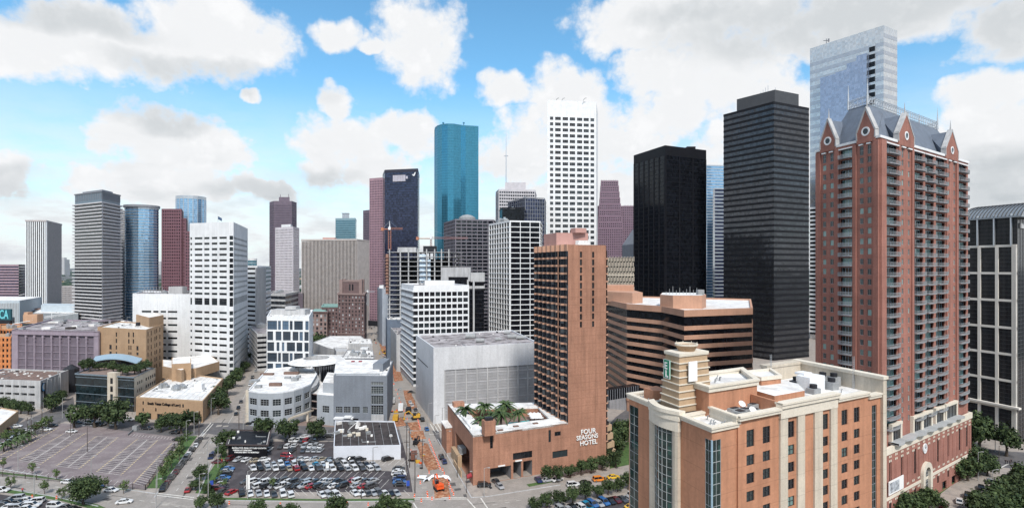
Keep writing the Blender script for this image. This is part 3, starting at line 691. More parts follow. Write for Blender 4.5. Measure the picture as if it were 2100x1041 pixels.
# ---- front pavilion with corner glass
C0, R0, L0_ = EL(0, 0), EL(5.95, 0), EL(0, 8.0)
ZP = 48.4
cw = U(C0, R0, 1478.5)
uo = U(C0, R0, 1461)
lw = U(L0_, C0, 1446); Ll = (C0 - L0_).length
m = MB(); holes(m, C0, R0, 0, ZP, [(0.05, cw, 4, ZP - 1.3)], 0, .12); holes(m, L0_, C0, 0, ZP, [(lw, Ll - .05, 4, ZP - 1.3)], 0, .12); m.build('wall', ORANGE, e)
its = [(winmesh(cw - .05, ZP - 5.3, .12, 2, 24, G_EMB, FRAME, .05, 'glass_strip'), fmat(C0, R0, .05, 4)), (winmesh(Ll - .05 - lw, ZP - 5.3, .12, 2, 24, G_EMB, FRAME, .05, 'glass_strip'), fmat(L0_, C0, lw, 4))]
many(e, 'glass_strip', its)
m = MB(); m.tube([tuple(C0 + Vector((0, -.02, 4))), tuple(C0 + Vector((0, -.02, ZP - 1.2)))], .17, 8); m.build('corner_mullion', FRAMEB, e)
m = MB(); cp = [L0_, C0, R0, EL(5.95, 6), EL(0, 8)]; cp = [EL(-.0, 7.6), C0, R0, EL(5.95, 7.6)]
m.ring(offset(cp, .3), offset(cp, -.45), ZP + .1, ZP + .9); m.ring(offset(cp, .5), offset(cp, -.6), ZP + .65, ZP + .95); m.build('parapet', CREAMP, e)
m = MB(); m.face([Vector((p.x, p.y, ZP + .2)) for p in offset(cp, -.4)]); m.build('roof', ROOFW, e)
# ---- curved bay on the left face, b from 8.2 to 16
def bay(b0, b1, bulge, n=12): 
    out = []
    for i in range(n + 1):
        t = i / n; b = b0 + (b1 - b0) * t; out.append(EL(-.7 - bulge * math.sin(math.pi * t), b))
    return out
def bwall(pts, z0, z1, th, mb, mi=0):
    inner = [p + (EL(1, 0) - EL(0, 0)) * th for p in pts]
    mb.prism(list(reversed(pts)) + inner, z0, z1, mi)
m = MB(); bwall(bay(8.0, 9.6, .25, 3), 0, 47.9, 1.2, m); bwall(bay(14.6, 16.6, .25, 3), 0, 47.9, 1.2, m); m.build('pilaster', CREAM, e)
gb = bay(9.5, 14.7, .75, 10)
m = MB(); bwall(gb, 3, 46.3, .6, m); m.build('bay_glass', G_EMB, e)
m = MB()
for i in range(0, 11, 2): p = gb[i]; m.box(p + Vector((-.08, 0, 3)), (.11, 0, 0), (0, .11, 0), (0, 0, 43.2))
for k in range(29):
    z = 3 + k * 1.52
    for a, b in zip(gb, gb[1:]): m.box(a + Vector((-.06, 0, z)), b - a, (.1, .03, 0), (0, 0, .06))
m.build('bay_frame', FRAME, e)
m = MB(); bwall(bay(7.9, 16.7, .95), 46.3, 48.2, 1.4, m); bwall(bay(7.7, 16.9, 1.25), 48.2, 48.8, 2.0, m); bwall(bay(7.6, 17.0, 1.5), 49.3, 49.95, 1.5, m); bwall(bay(7.8, 16.8, 1.2), 48.8, 49.3, .9, m)
m.build('cornice', CREAMP, e)
m = MB(); m.face([EL(-.6, 8, 48.9), EL(5.3, 8, 48.9), EL(5.3, 17, 48.9), EL(-.6, 17, 48.9)]); m.build('roof', ROOFD, e)
# left wing with narrow glass strip at the far corner
a_, b_ = EL(0, 24.6), EL(0, 16.6); gl = U(a_, b_, 1309)
m = MB(); holes(m, a_, b_, 0, ZP, [(.1, gl, 3, ZP - 1.2)], 0, .15); m.build('wall', ORANGE, e)
many(e, 'glass_strip', [(winmesh(gl - .1, ZP - 4.2, .15, 2, 24, G_EMB, FRAME, .05, 'glass_strip'), fmat(a_, b_, .1, 3))])
lwg = [EL(0, 24.6), EL(0, 16.9), EL(6, 16.9), EL(6, 24.6)]
m = MB(); m.ring(offset(lwg, .3), offset(lwg, -.4), ZP, ZP + .9); m.ring(offset(lwg, .5), offset(lwg, -.55), ZP + .7, ZP + 1.05); m.build('parapet', CREAMP, e)
m = MB(); m.face([Vector((p.x, p.y, ZP + .2)) for p in offset(lwg, -.35)]); m.build('roof', ROOFW, e)
m = MB(); m.prism([EL(.3, 20), EL(6, 20), EL(6, 27), EL(.3, 24.5)], 0, ZP); m.prism([EL(2, 19), EL(5.4, 17), EL(5.4, 22), EL(2, 22)], ZP, 50.9); m.build('wall', ORANGE, e)
# ---- sign turret: tapering tiers with ledges, hat bowl, signs
tq = [EL(1.0, 15.2), EL(1.0, 9.6), EL(9.6, 9.6), EL(9.6, 15.2)]
m = MB(); led = MB(); z = 49.0; n = 8; hh = (59.0 - 49.0) / n
for k in range(n):
    f0 = -.10 * k; f1 = f0 - .06
    m.prism(offset(tq, f0), z + (0.0 if k == 0 else .002), z + hh, 0, None, offset(tq, f1)); led.ring(offset(tq, f0 + .16), offset(tq, f0 - .4), z + hh - .16, z + hh + .02); z += hh
m.build('turret', TAN2, e); led.build('ledge', CREAMP, e)
m = MB(); m.prism(offset(tq, -.5), 59.02, 59.45); m.build('turret_cap', CREAMP, e)
m = MB(); cc = sum(tq, Vector()) / 4; N_ = 20
for k, (r0, r1, z0, z1) in enumerate([(1.45, 2.1, 59.45, 60.5)]):
    a = [(cc.x + r0 * math.cos(2 * math.pi * i / N_), cc.y + r0 * math.sin(2 * math.pi * i / N_)) for i in range(N_)]
    b = [(cc.x + r1 * math.cos(2 * math.pi * i / N_), cc.y + r1 * math.sin(2 * math.pi * i / N_)) for i in range(N_)]
    c = [(cc.x + (r1 - .25) * math.cos(2 * math.pi * i / N_), cc.y + (r1 - .25) * math.sin(2 * math.pi * i / N_)) for i in range(N_)]
    m.prism([Vector((*p, 0)) for p in a], z0, z1, 0, None, [Vector((*p, 0)) for p in b]); m.ring([Vector((*p, 0)) for p in b], [Vector((*p, 0)) for p in c], z1, z1 + .3, 1)
for i in range(8):
    t = i * math.pi / 4; m.tube([(cc.x + 2 * math.cos(t), cc.y + 2 * math.sin(t), 60.7), (cc.x + 2 * math.cos(t), cc.y + 2 * math.sin(t), 61.05)], .05, 4, 1)
m.build('turret_bowl', [TAN, CREAMP], e)
GRNS = mat('sign_green', (.02, .22, .13), .5); WHS = mat('sign_white', (.80, .80, .80), .5, .03)
tl0, tl1 = offset(tq, -.25)[0], offset(tq, -.25)[1]; dl = (tl1 - tl0).normalized(); ol = Vector((dl.y, -dl.x, 0))
zc = 54.6
m = MB(); m.box(tl0 + dl * 1.2 + ol * .55 + Vector((0, 0, zc)), dl * 1.9, -ol * .2, (0, 0, 3.5)); s1 = m.build('hotel_sign', GRNS, e)
m = MB(); b_ = tl0 + dl * 1.2 + ol * .56 + Vector((0, 0, zc))
for (u0, z0_, w0, h0) in [(0, 0, 1.9, .08), (0, 3.42, 1.9, .08), (0, 0, .08, 3.5), (1.82, 0, .08, 3.5)]: m.box(b_ + dl * u0 + Vector((0, 0, z0_)), dl * w0, -ol * .1, (0, 0, h0))
m.build('sign_border', WHS, s1, e.location)
for t_, zz, uu in (('E', zc + 1.75, 1.5), ('L', zc + .35, 1.75)):
    o = text(t_, 1.75, WHS, s1, tl0, tl1, uu, zz, proud=.58, ext=.03, off=.03, sx=1.0, org=e.location)
m = MB(); m.box(tl0 + dl * 1.75 + ol * .60 + Vector((0, 0, zc + .25)), dl * .9, -ol * .03, (0, 0, .1)); m.build('lettering', WHS, s1, e.location)
tr0, tr1 = offset(tq, -.25)[1], offset(tq, -.25)[2]; dr = (tr1 - tr0).normalized(); orr = Vector((dr.y, -dr.x, 0))
m = MB(); m.box(tr0 + dr * 1.95 + orr * .5 + Vector((0, 0, 54.4)), dr * 2.1, -orr * .2, (0, 0, 3.6)); m.build('blank_sign', WHS, e)
# roof clutter
rr = random.Random(5)
for (a, b, sx_, sy_, sz_) in [(9.2, 2.2, 2.2, 1.6, .9), (11.5, 3.2, 1.8, 1.5, .8), (13.3, 2.4, 1.3, 1.2, .7), (10.2, 4.6, 2.5, 1.0, .7), (15, 4.4, 1.6, 1.2, .9)]:
    m = MB(); c = EL(a, b, 49.32); m.cbox(c, sx_, sy_, sz_, 0, .5); m.cbox(c + Vector((0, 0, sz_)), sx_ * .6, sy_ * .7, .12, 1, .5); m.build('air_conditioner', [EQUIP, DARKP], e)
for a, b in ((12.2, 4.9), (10.9, 1.2)):
    m = MB(); c = EL(a, b, 49.3); m.tube([c, c + Vector((0, 0, .9))], .06, 5); m.tube([c + Vector((0, -.1, .9)), c + Vector((.1, -.35, 1.2)), c + Vector((.12, -.42, 1.27))], [.1, .55, .65], 12); m.build('satellite_dish', WHITE2, e)
m = MB(); c = EL(38.5, 9, 49.3); m.cbox(c, 5.2, 3.0, 3.0, 0, .5); m.cbox(c + Vector((-1, 1, 3.0)), 2.6, 2.2, .5, 0, .5); m.build('plant_unit', WHITE2, e)
for k, (a, b) in enumerate([(34.6, 10.5), (42.6, 9.4), (44.5, 10.2), (39, 13), (43, 7), (46, 8.5), (36, 6.5)]):
    m = MB(); c = EL(a, b, 49.3); m.cbox(c, 2.2, 1.8, 1.1 + .5 * (k % 3), 0, .5); m.tube([c + Vector((0, 0, 1)), c + Vector((0, 0, 1.9 + .5 * (k % 3)))], .7, 12, 1); m.build('air_conditioner', [EQUIP, DARKP], e)
m = MB()
for s_ in (0, .5): m.tube([EL(36.3 + s_, 18, 49), EL(36.3 + s_, 18, 55.5)], .05, 4)
for k in range(15): m.tube([EL(36.3, 18, 49.3 + k * .4), EL(36.8, 18, 49.3 + k * .4)], .03, 4)
m.build('ladder', SILVER, e)
m = MB()
for s_ in (0, .5): m.tube([EL(47.6 + s_, 5, 49), EL(47.6 + s_, 5, 56.2)], .05, 4)
for k in range(16): m.tube([EL(47.6, 5, 49.3 + k * .4), EL(48.1, 5, 49.3 + k * .4)], .03, 4)
m.build('ladder', SILVER, e)
for k in range(26):
    a, b, z = [(rr.uniform(8, 17), rr.uniform(7.5, 13), 53.15), (rr.uniform(1, 5), rr.uniform(1, 6), ZP + .2), (rr.uniform(30, 46), rr.uniform(2, 16), 49.3), (rr.uniform(1, 5), rr.uniform(19, 23), ZP + .2)][k % 4]
    m = MB(); c = EL(a, b, z); m.tube([c, c + Vector((0, 0, .6))], .09, 6); m.tube([c + Vector((0, 0, .6)), c + Vector((.2, 0, .75))], .12, 6); m.build('vent_pipe', [EQUIP], e)

# ================================================================ red brick residential tower
TC = P(1804, 160); TL = P(1674, 181); TR = P(1985, 200)
TB = TR + (TL - TC)
ZE = 113.0; FB = 3.05
e = thing('residential_tower', 'tall red brick apartment tower with slate mansard roof, gables and stacked balconies', 'apartment tower', tuple((TC + TR) / 2))
def fwins(p0, p1, pairs, balcs, n, ztop):
    wins = []; its = []; bal = []
    for (xa, xb) in pairs:
        for x in (xa, xb):
            u = U(p0, p1, x)
            for k in range(n):
                h = 2.7 if k == 0 else 1.75; zb = ztop - FB * k - (2.9 if k == 0 else 2.35)
                wins.append((u - .62, u + .62, zb, zb + h)); its.append((winmesh(1.24, h, .22, 2, 1 if k else 2, G_GRN, FRAME, .07), fmat(p0, p1, u - .62, zb)))
    for (xa, xb) in balcs:
        ua, ub = U(p0, p1, xa), U(p0, p1, xb); wd = ub - ua
        for k in range(n):
            zb = ztop - FB * k - 2.75; h = 2.75 if k == 0 else 2.45
            wins.append((ua, ub, zb, zb + h)); its.append((winmesh(wd, h, .9, 4 if wd > 3.5 else 3, 1, G_GRN, FRAMEB, .09), fmat(p0, p1, ua, zb)))
            bal.append((balmesh(wd), fmat(p0, p1, ua, zb)))
    return wins, its, bal
BM = {}
BALM = mat('balcony_metal', (.34, .36, .38), .5, .1)
def balmesh(wd):
    wd = round(wd, 1)
    if wd in BM: return BM[wd]
    m = MB(); o = 1.5; arc = [(-.15 + (wd + .3) * i / 6, -o * (.72 + .28 * math.sin(math.pi * i / 6)), 0) for i in range(7)]
    m.prism([Vector((-.15, 0.02, 0))] + [Vector(p) for p in arc] + [Vector((wd + .15, 0.02, 0))], -.22, 0, 0)
    path = [(-.15, 0, 0)] + arc + [(wd + .15, 0, 0)]
    for z in (.12, 1.02): m.tube([(p[0], p[1], z) for p in path], .035, 4, 1)
    for a, b in zip(path, path[1:]):
        for t in (0, .25, .5, .75): m.box((a[0] + (b[0] - a[0]) * t - .02, a[1] + (b[1] - a[1]) * t - .02, 0), (.045, 0, 0), (0, .045, 0), (0, 0, 1.02), 1)
    BM[wd] = m.mesh('balcony', [GREYC, BALM]); return BM[wd]
zt = ZE - 1.2
wl, il, bl_ = fwins(TL, TC, [(1691, 1706), (1767, 1783)], [(1724, 1748)], 30, zt)
wr, ir, br_ = fwins(TC, TR, [(1851, 1864), (1946, 1957)], [(1817, 1839), (1873, 1892), (1897.5, 1914), (1919.5, 1937), (1964, 1981)], 28, zt)
m = MB(); holes(m, TL, TC, 0, ZE, wl, 0, .22); holes(m, TC, TR, 0, ZE, wr, 0, .22)
m.face([TR, TB, TB + Vector((0, 0, ZE)), TR + Vector((0, 0, ZE))]); m.face([TB, TL, TL + Vector((0, 0, ZE)), TB + Vector((0, 0, ZE))])
def pil(m, p0, p1, px0, px1, pr, z0=0, z1=ZE - .4):
    a, b = U(p0, p1, px0), U(p0, p1, px1); d = (p1 - p0).normalized(); o = Vector((d.y, -d.x, 0)); m.box(p0 + d * a + o * pr + Vector((0, 0, z0)), d * (b - a), -o * (pr + .05), (0, 0, z1 - z0))
m.build('wall', BRICK, e)
m = MB()
for a, b in ((1674.5, 1684), (1713, 1722), (1750, 1757), (1792, 1803)): pil(m, TL, TC, a, b, .45)
for a, b in ((1805, 1815), (1841, 1845), (1868, 1872), (1939, 1942), (1959.5, 1963)): pil(m, TC, TR, a, b, .45)
m.build('brick_pier', BRICK, e)
many(e, 'window', il + ir); many(e, 'balcony', bl_ + br_)
for p0_, p1_, xs in ((TL, TC, [(1687, 1695), (1702, 1710), (1722, 1750), (1763, 1771), (1779, 1787)]), (TC, TR, [(1815, 1841), (1847, 1855), (1860, 1868), (1871, 1894), (1896, 1916), (1918, 1939), (1943, 1949), (1954, 1960), (1962, 1983)])):
    for a, b in xs: m = MB(); pil(m, p0_, p1_, a, b, .5, zt + .02, zt + .4); m.build('lintel', WHITE2, e)
# mansard
foot = [TL, TC, TR, TB]; inn_ = offset(foot, -2.2); ridge = offset(foot, -7.5); ZD = 126.2
m = MB(); m.prism(offset(foot, -.9), ZE - 1, ZE + .4, 0, None, offset(foot, -1.6)); m.prism(offset(foot, -1.6), ZE + .4, ZD, 0, None, ridge); m.build('mansard_roof', SLATE, e)
m = MB(); m.ring(offset(foot, .35), offset(foot, -.9), ZE, ZE + .75); m.build('cornice', WHITE2, e)
def gable(p0, p1, x0, x1, xa, zb, zs_, za):
    u0, u1, ua = U(p0, p1, x0), U(p0, p1, x1), U(p0, p1, xa); ua = (u0 + u1) / 2
    d = (p1 - p0).normalized(); o = Vector((d.y, -d.x, 0))
    pr = .5
    def pt(u, z, y): return p0 + d * u + o * y + Vector((0, 0, z))
    prof = [(u0, zb), (u1, zb), (u1, zs_), (ua + .25, za), (ua - .25, za), (u0, zs_)]
    m = MB(); n = len(prof); f = [pt(a, b, pr) for a, b in prof]; g_ = [pt(a, b, -.7) for a, b in prof]
    m.solid(f + g_, [tuple(range(n)), tuple(reversed(range(n, 2 * n)))] + [(i, n + i, n + (i + 1) % n, (i + 1) % n) for i in range(n)], 0)
    gb_ = m.build('gable', BRICK, e)
    m = MB()
    for (A, B) in (((u0, zs_), (ua, za)), ((u1, zs_), (ua, za)), ((u0, zb + 1), (u0, zs_)), ((u1, zb + 1), (u1, zs_))):
        a, b = pt(*A, 0), pt(*B, 0); m.tube([a + o * -.1, b + o * -.1], .0, 4) if False else None
        w_ = .45; sd_ = d * w_ * (1 if A[0] < ua else -1)
        v = [pt(A[0], A[1], pr + .12), pt(B[0], B[1], pr + .12)]
        q = [v[0] - sd_ * .5, v[0] + sd_ * .6, v[1] + sd_ * .3 + Vector((0, 0, -.2)), v[1] - sd_ * .2 + Vector((0, 0, .5))]
        r = [p - o * 1.5 for p in q]; m.solid(q + r, [(0, 1, 2, 3), (7, 6, 5, 4), (0, 4, 5, 1), (1, 5, 6, 2), (2, 6, 7, 3), (3, 7, 4, 0)])
    m.tube([pt(ua, za, 0), pt(ua, za + .9, 0), pt(ua, za + 3.6, 0)], [.32, .2, .03], 6)
    m.build('coping', OFFW, gb_, e.location)
    # round window
    cz = zb + (zs_ - zb) * .62 + 1.2; R1, R2 = 1.35, .9; m = MB(); N_ = 20
    for r0, r1, y0, mi in ((R2, R1, pr + .14, 0),):
        for i in range(N_):
            t0, t1 = 2 * math.pi * i / N_, 2 * math.pi * (i + 1) / N_
            A = [pt(ua + r0 * math.cos(t0), cz + r0 * math.sin(t0), y0), pt(ua + r1 * math.cos(t0), cz + r1 * math.sin(t0), y0), pt(ua + r1 * math.cos(t1), cz + r1 * math.sin(t1), y0), pt(ua + r0 * math.cos(t1), cz + r0 * math.sin(t1), y0)]
            B = [p - o * .3 for p in A]; m.solid(A + B, [(0, 1, 2, 3), (1, 5, 6, 2), (3, 7, 4, 0)], 0)
    m.face([pt(ua + R2 * math.cos(2 * math.pi * i / N_), cz + R2 * math.sin(2 * math.pi * i / N_), pr + .03) for i in range(N_)], 1)
    m.build('round_window', [WHITE2, G_WIN], gb_, e.location)
    # little slate roof running back into the mansard
    m = MB(); bk = -6.5
    m.face([pt(u0, zs_ - .3, -.7), pt(ua, za - .2, -.7), pt(ua, za - .2, bk)]); m.face([pt(ua, za - .2, -.7), pt(u1, zs_ - .3, -.7), pt(ua, za - .2, bk)])
    m.face([pt(u0, zb, -.5), pt(u0, zs_ - .3, -.5), pt(ua, za - .2, bk), pt(u0, zb, bk * .7)]); m.face([pt(u1, zb, -.5), pt(u1, zb, bk * .7), pt(ua, za - .2, bk), pt(u1, zs_ - .3, -.5)])
    m.build('dormer_roof', SLATE, gb_, e.location)
gable(TL, TC, 1684, 1716, 1701, ZE - .6, ZE + 2.8, ZE + 9.6)
gable(TL, TC, 1759, 1797, 1777, ZE - .6, ZE + 2.8, ZE + 9.6)
gable(TC, TR, 1839, 1871, 1858, ZE - .6, ZE + 2.8, ZE + 9.6)
gable(TC, TR, 1936, 1962, 1952, ZE - .6, ZE + 2.8, ZE + 9.6)
gable(TR, TB, 1980, 1965, 1972, ZE - .6, ZE + 3.2, ZE + 11.0) if False else None
# cresting
m = MB(); rg = offset(foot, -7.4)
for i in range(4):
    a, b = rg[i], rg[(i + 1) % 4]; Lw = (b - a).length; n = int(Lw / 1.6); d = (b - a) / Lw
    for z in (0.15, .8, 2.3, 2.75): m.tube([a + Vector((0, 0, ZD + z)), b + Vector((0, 0, ZD + z))], .10, 4)
    for k in range(n + 1): m.tube([a + d * Lw * k / n + Vector((0, 0, ZD)), a + d * Lw * k / n + Vector((0, 0, ZD + 2.8))], .09, 4)
    for k in range(n):
        c = a + d * Lw * (k + .5) / n + Vector((0, 0, ZD + 1.55)); m.tube([c + d * .5 * math.cos(t * math.pi / 4) + Vector((0, 0, .6 * math.sin(t * math.pi / 4))) for t in range(9)], .06, 4)
    m.tube([a + Vector((0, 0, ZD)), a + Vector((0, 0, ZD + 3.2)), a + Vector((0, 0, ZD + 8.0))], [.35, .25, .04], 6)
m.build('roof_cresting', mat('pale_ironwork', (.50, .53, .57), .5), e)
# podium
PC = TC + Vector((2.0, -3.0, 0)); PC = P(1806, 157); PR = P(1992, 199); PB_ = PR + (TL - TC) * 1.2; PL_ = PC + (TL - TC) * 1.2
ZPO = 21.5
wp = []; ip = []
for px in (1826, 1850, 1877, 1924, 1945, 1968, 1983):
    u = U(PC, PR, px)
    for zb, h in ((10.6, 7.8), (3.5, 2.6)):
        if px in (1968,) and zb < 5: continue
        wp.append((u - .8, u + .8, zb, zb + h)); ip.append((winmesh(1.6, h, .3, 2, 4 if h > 4 else 1, G_WIN, FRAMED, .08), fmat(PC, PR, u - .8, zb)))
for px in (1866, 1912, 1937, 1956):
    u = U(PC, PR, px); wp.append((u - 1.9, u + 1.9, .05, 3.0)) if px not in (1912,) else None
    if px != 1912: ip.append((winmesh(3.8, 2.95, .8, 3, 1, G_WIN, FRAMED, .08), fmat(PC, PR, u - 1.9, .05)))
m = MB(); holes(m, PC, PR, 0, ZPO, wp, 0, .3)
for a, b in ((PR, PB_), (PB_, PL_), (PL_, PC)): m.face([a, b, b + Vector((0, 0, ZPO)), a + Vector((0, 0, ZPO))])
m.build('podium_wall', BRICK, e); many(e, 'podium_window', ip)
m = MB(); m.face([p + Vector((0, 0, ZPO)) for p in (PC, PR, PB_, PL_)]); m.build('podium_roof', ROOFG, e)
pf = [PC, PR, PB_, PL_]
m = MB(); m.ring(offset(pf, .28), offset(pf, -.5), 20.3, 22.3); m.ring(offset(pf, .18), offset(pf, -.2), 7.0, 7.9); m.build('band_course', CREAMP, e)
dp = (PR - PC).normalized(); op_ = Vector((dp.y, -dp.x, 0)); LP = (PR - PC).length
m = MB()
for k in range(18):
    u = LP * (k + .5) / 18
    for dz in (19.2, 17.9, 6.0, 8.6): m.box(PC + dp * (u - .75) + op_ * .12 + Vector((0, 0, dz)), dp * .55, -op_ * .1, (0, 0, .6)); m.box(PC + dp * (u + .2) + op_ * .12 + Vector((0, 0, dz)), dp * .55, -op_ * .1, (0, 0, .6))
m.build('stone_blocks', CREAMP, e)
m = MB()
for k in range(18): u = LP * (k + .5) / 18; m.box(PC + dp * (u - .15) + op_ * .09 + Vector((0, 0, 8)), dp * .3, -op_ * .085, (0, 0, 9.8))
m.build('brick_rib', BRICK, e)
# arch doorway + clock
ua = U(PC, PR, 1897); R2, R1 = 2.1, 3.7; zsp = 9.2
def ap(u, z, y): return PC + dp * u + op_ * y + Vector((0, 0, z))
m = MB(); N_ = 16; pin = [(ua - R2, 0)] + [(ua - R2 * math.cos(math.pi * i / N_), zsp + R2 * math.sin(math.pi * i / N_)) for i in range(N_ + 1)] + [(ua + R2, 0)]
pou = [(ua - R1, 0)] + [(ua - R1 * math.cos(math.pi * i / N_), zsp + R1 * math.sin(math.pi * i / N_)) for i in range(N_ + 1)] + [(ua + R1, 0)]
for i in range(len(pin) - 1):
    A = [ap(*pou[i], .9), ap(*pin[i], .9), ap(*pin[i + 1], .9), ap(*pou[i + 1], .9)]; B = [p - op_ * .88 for p in A]; m.solid(A + B, [(0, 1, 2, 3), (0, 3, 7, 4), (1, 5, 6, 2)])
ar = m.build('arch', CREAMP, e)
m = MB(); m.face([ap(*p, .06) for p in pin], 0)
for k in range(5): m.box(ap(ua - R2 + .05 + k * (2 * R2 - .2) / 4, 3.5, .16), dp * .1, -op_ * .08, (0, 0, zsp - 2.5 if k in (1, 2, 3) else zsp - 3.8), 1)
for k in range(7): m.box(ap(ua - R2, 3.5 + k * 1.0, .17), dp * 2 * R2, -op_ * .07, (0, 0, .1), 1)
m.build('arch_window', [G_WIN, FRAME], ar, e.location)
ck = MB(); zc = 17.2; uc = U(PC, PR, 1896); ck.face([ap(uc + 1.35 * math.cos(2 * math.pi * i / 24), zc + 1.35 * math.sin(2 * math.pi * i / 24), .2) for i in range(24)], 0)
for i in range(24):
    t0, t1 = 2 * math.pi * i / 24, 2 * math.pi * (i + 1) / 24; A = [ap(uc + r * math.cos(t), zc + r * math.sin(t), .26) for r, t in ((1.25, t0), (1.6, t0), (1.6, t1), (1.25, t1))]
    ck.solid(A + [p - op_ * .25 for p in A], [(0, 1, 2, 3), (1, 5, 6, 2), (3, 7, 4, 0)], 0)
for i in range(12): t = math.pi * i / 6; c = ap(uc + 1.02 * math.cos(t), zc + 1.02 * math.sin(t), .23); ck.box(c - dp * .07 - Vector((0, 0, .12)), dp * .14, -op_ * .02, (0, 0, .24), 1)
ck.tube([ap(uc, zc, .28), ap(uc + .55, zc + .35, .28)], .06, 4, 1); ck.tube([ap(uc, zc, .28), ap(uc - .1, zc + .85, .28)], .05, 4, 1)
ck.build('clock', [WHITE2, FRAMED], e)
# loggia of white openings and wavy canopy over the podium
il2 = []
lz0, lz1 = 22.3, 27.4
for a, b in ((1824, 1842), (1868, 1884), (1887, 1905), (1914, 1930), (1935, 1957)):
    ua_, ub_ = U(TC, TR, a), U(TC, TR, b); d2 = (TR - TC).normalized(); o2 = Vector((d2.y, -d2.x, 0))
    def q(u, z, y): return TC + d2 * u + o2 * y + Vector((0, 0, z))
    m = MB(); m.box(q(ua_ - .6, lz0, .9), d2 * .9, -o2 * .9, (0, 0, lz1 - lz0)); m.box(q(ub_ - .3, lz0, .9), d2 * .9, -o2 * .9, (0, 0, lz1 - lz0)); m.box(q(ua_ - .6, lz1, 1.0), d2 * (ub_ - ua_ + 1.2), -o2 * 1.0, (0, 0, .9)); m.build('loggia', CREAMP, e)
    il2.append((winmesh(ub_ - ua_ - .6, lz1 - lz0, .0, 3, 1, G_WIN, FRAMED, .1), fmat(TC, TR, ua_ + .3, lz0) @ Matrix.Translation((0, -.5, 0))))
many(e, 'loggia_window', il2)
m = MB(); n = 48; prev = None; Lc0, Lc1 = U(PC, PR, 1832), U(PC, PR, 1968)
for i in range(n + 1):
    u = Lc0 + (Lc1 - Lc0) * i / n; y = 1.5 + .45 * math.sin(i / n * math.pi * 13); z = 22.6
    cur = [ap(u, z, -1.2), ap(u, z, y), ap(u, z + .55, y), ap(u, z + .55, -1.2)]
    if prev: m.solid(prev + cur, [(0, 4, 5, 1), (1, 5, 6, 2), (2, 6, 7, 3)])
    prev = cur
m.build('wavy_canopy', mat('canopy_grey', (.36, .37, .38), .7), e)
# banner on the podium wall
ub = U(PC, PR, 1819); ub2 = U(PC, PR, 1849); bm = MB(); bm.box(ap(ub, 8.6, .55), dp * (ub2 - ub), -op_ * .2, (0, 0, 4.0), 0)
bn = top('banner', bm, [WHS, mat('banner_photo', (.30, .32, .35), .7, .9, .6)], 'white framed picture banner on the red brick podium wall beside the arch', 'banner')
bm = MB(); bm.box(ap(ub + .3, 9.1, .58), dp * (ub2 - ub) * .66, -op_ * .03, (0, 0, 3.0), 0); o = bm.mesh('banner_picture', [MATS['banner_photo']], bn.location); oo = bpy.data.objects.new('banner_picture', o); COL.objects.link(oo); oo.parent = bn

# ================================================================ peach brick hotel tower + podium
A = P(970, 188); Rr = P(1243, 210); Lf = P(918, 231)
dF = (Rr - A).normalized()
e = thing('hotel_building', 'tall peach brick hotel tower with serrated glass side and white letters on its wall', 'hotel', tuple((A + Rr) / 2))
def uf(px): return U(A, Rr, px)
ZH = 17.2
b0 = Lf + (Rr - A)
T1 = A + dF * uf(1165)         # tower corner
depthv = (Lf - A).normalized(); T0 = T1 + Vector((-.36, .93, 0)) * 29; T2 = Rr; T3 = T2 + Vector((-.36, .93, 0)) * 29
def zfm(px, y): return ZF(A, Rr, px, y)
wh = []; ih = []
def hw(p0, p1, x0, x1, y0, y1, lst, its_, nx=2, nz=1, gm=None, rec=.35):
    ua_, ub_ = U(p0, p1, x0), U(p0, p1, x1); xm = (x0 + x1) / 2; z1_, z0_ = ZF(p0, p1, xm, y0), ZF(p0, p1, xm, y1); z0_ = max(z0_, .02)
    lst.append((ua_, ub_, z0_, z1_)); its_.append((winmesh(ub_ - ua_, z1_ - z0_, rec, nx, nz, gm or G_WIN, FRAMED, .09), fmat(p0, p1, ua_, z0_)))
hw(A, T1, 1005, 1011, 893, 919, wh, ih, 1, 4); hw(A, T1, 1125, 1130, 881, 906, wh, ih, 1, 4); hw(A, T1, 1137.5, 1150, 884, 893, wh, ih, 2, 1)
hw(A, T1, 1133, 1168 - 4, 923, 937, wh, ih, 4, 1)
# garage mouths
gar = []
ua_, ub_ = uf(1005), uf(1048); gar.append((ua_, ub_, .02, 4.9)); ua2, ub2_ = uf(1052.5), uf(1069); gar.append((ua2, ub2_, .02, 5.9)); ua3, ub3 = uf(1073), uf(1091.5); gar.append((ua3, ub3, .02, 5.6))
band = (uf(1052), uf(1091.5), 6.6, 9.0); wh.append(band); ih.append((winmesh(band[1] - band[0], 2.4, .3, 5, 1, G_WIN, FRAMED, .08), fmat(A, T1, band[0], 6.6)))
m = MB(); holes(m, A, T1, 0, ZH, wh + gar, 0, .35); m.build('podium_wall', PEACH, e); many(e, 'podium_window', ih)
m = MB(); inn2 = Vector((-dF.y, dF.x, 0))
for g_ in gar:
    q = A + dF * g_[0]; w_ = g_[1] - g_[0]; dpt = 9
    for s_ in (0, w_): m.face([q + dF * s_ + inn2 * .35, q + dF * s_ + inn2 * dpt, q + dF * s_ + inn2 * dpt + Vector((0, 0, g_[3])), q + dF * s_ + inn2 * .35 + Vector((0, 0, g_[3]))])
    m.face([q + inn2 * dpt, q + dF * w_ + inn2 * dpt, q + dF * w_ + inn2 * dpt + Vector((0, 0, g_[3])), q + inn2 * dpt + Vector((0, 0, g_[3]))]); m.face([q + inn2 * .35 + Vector((0, 0, g_[3])), q + dF * w_ + inn2 * .35 + Vector((0, 0, g_[3])), q + dF * w_ + inn2 * dpt + Vector((0, 0, g_[3])), q + inn2 * dpt + Vector((0, 0, g_[3]))])
m.build('garage_bay', GREYC, e)
m = MB()
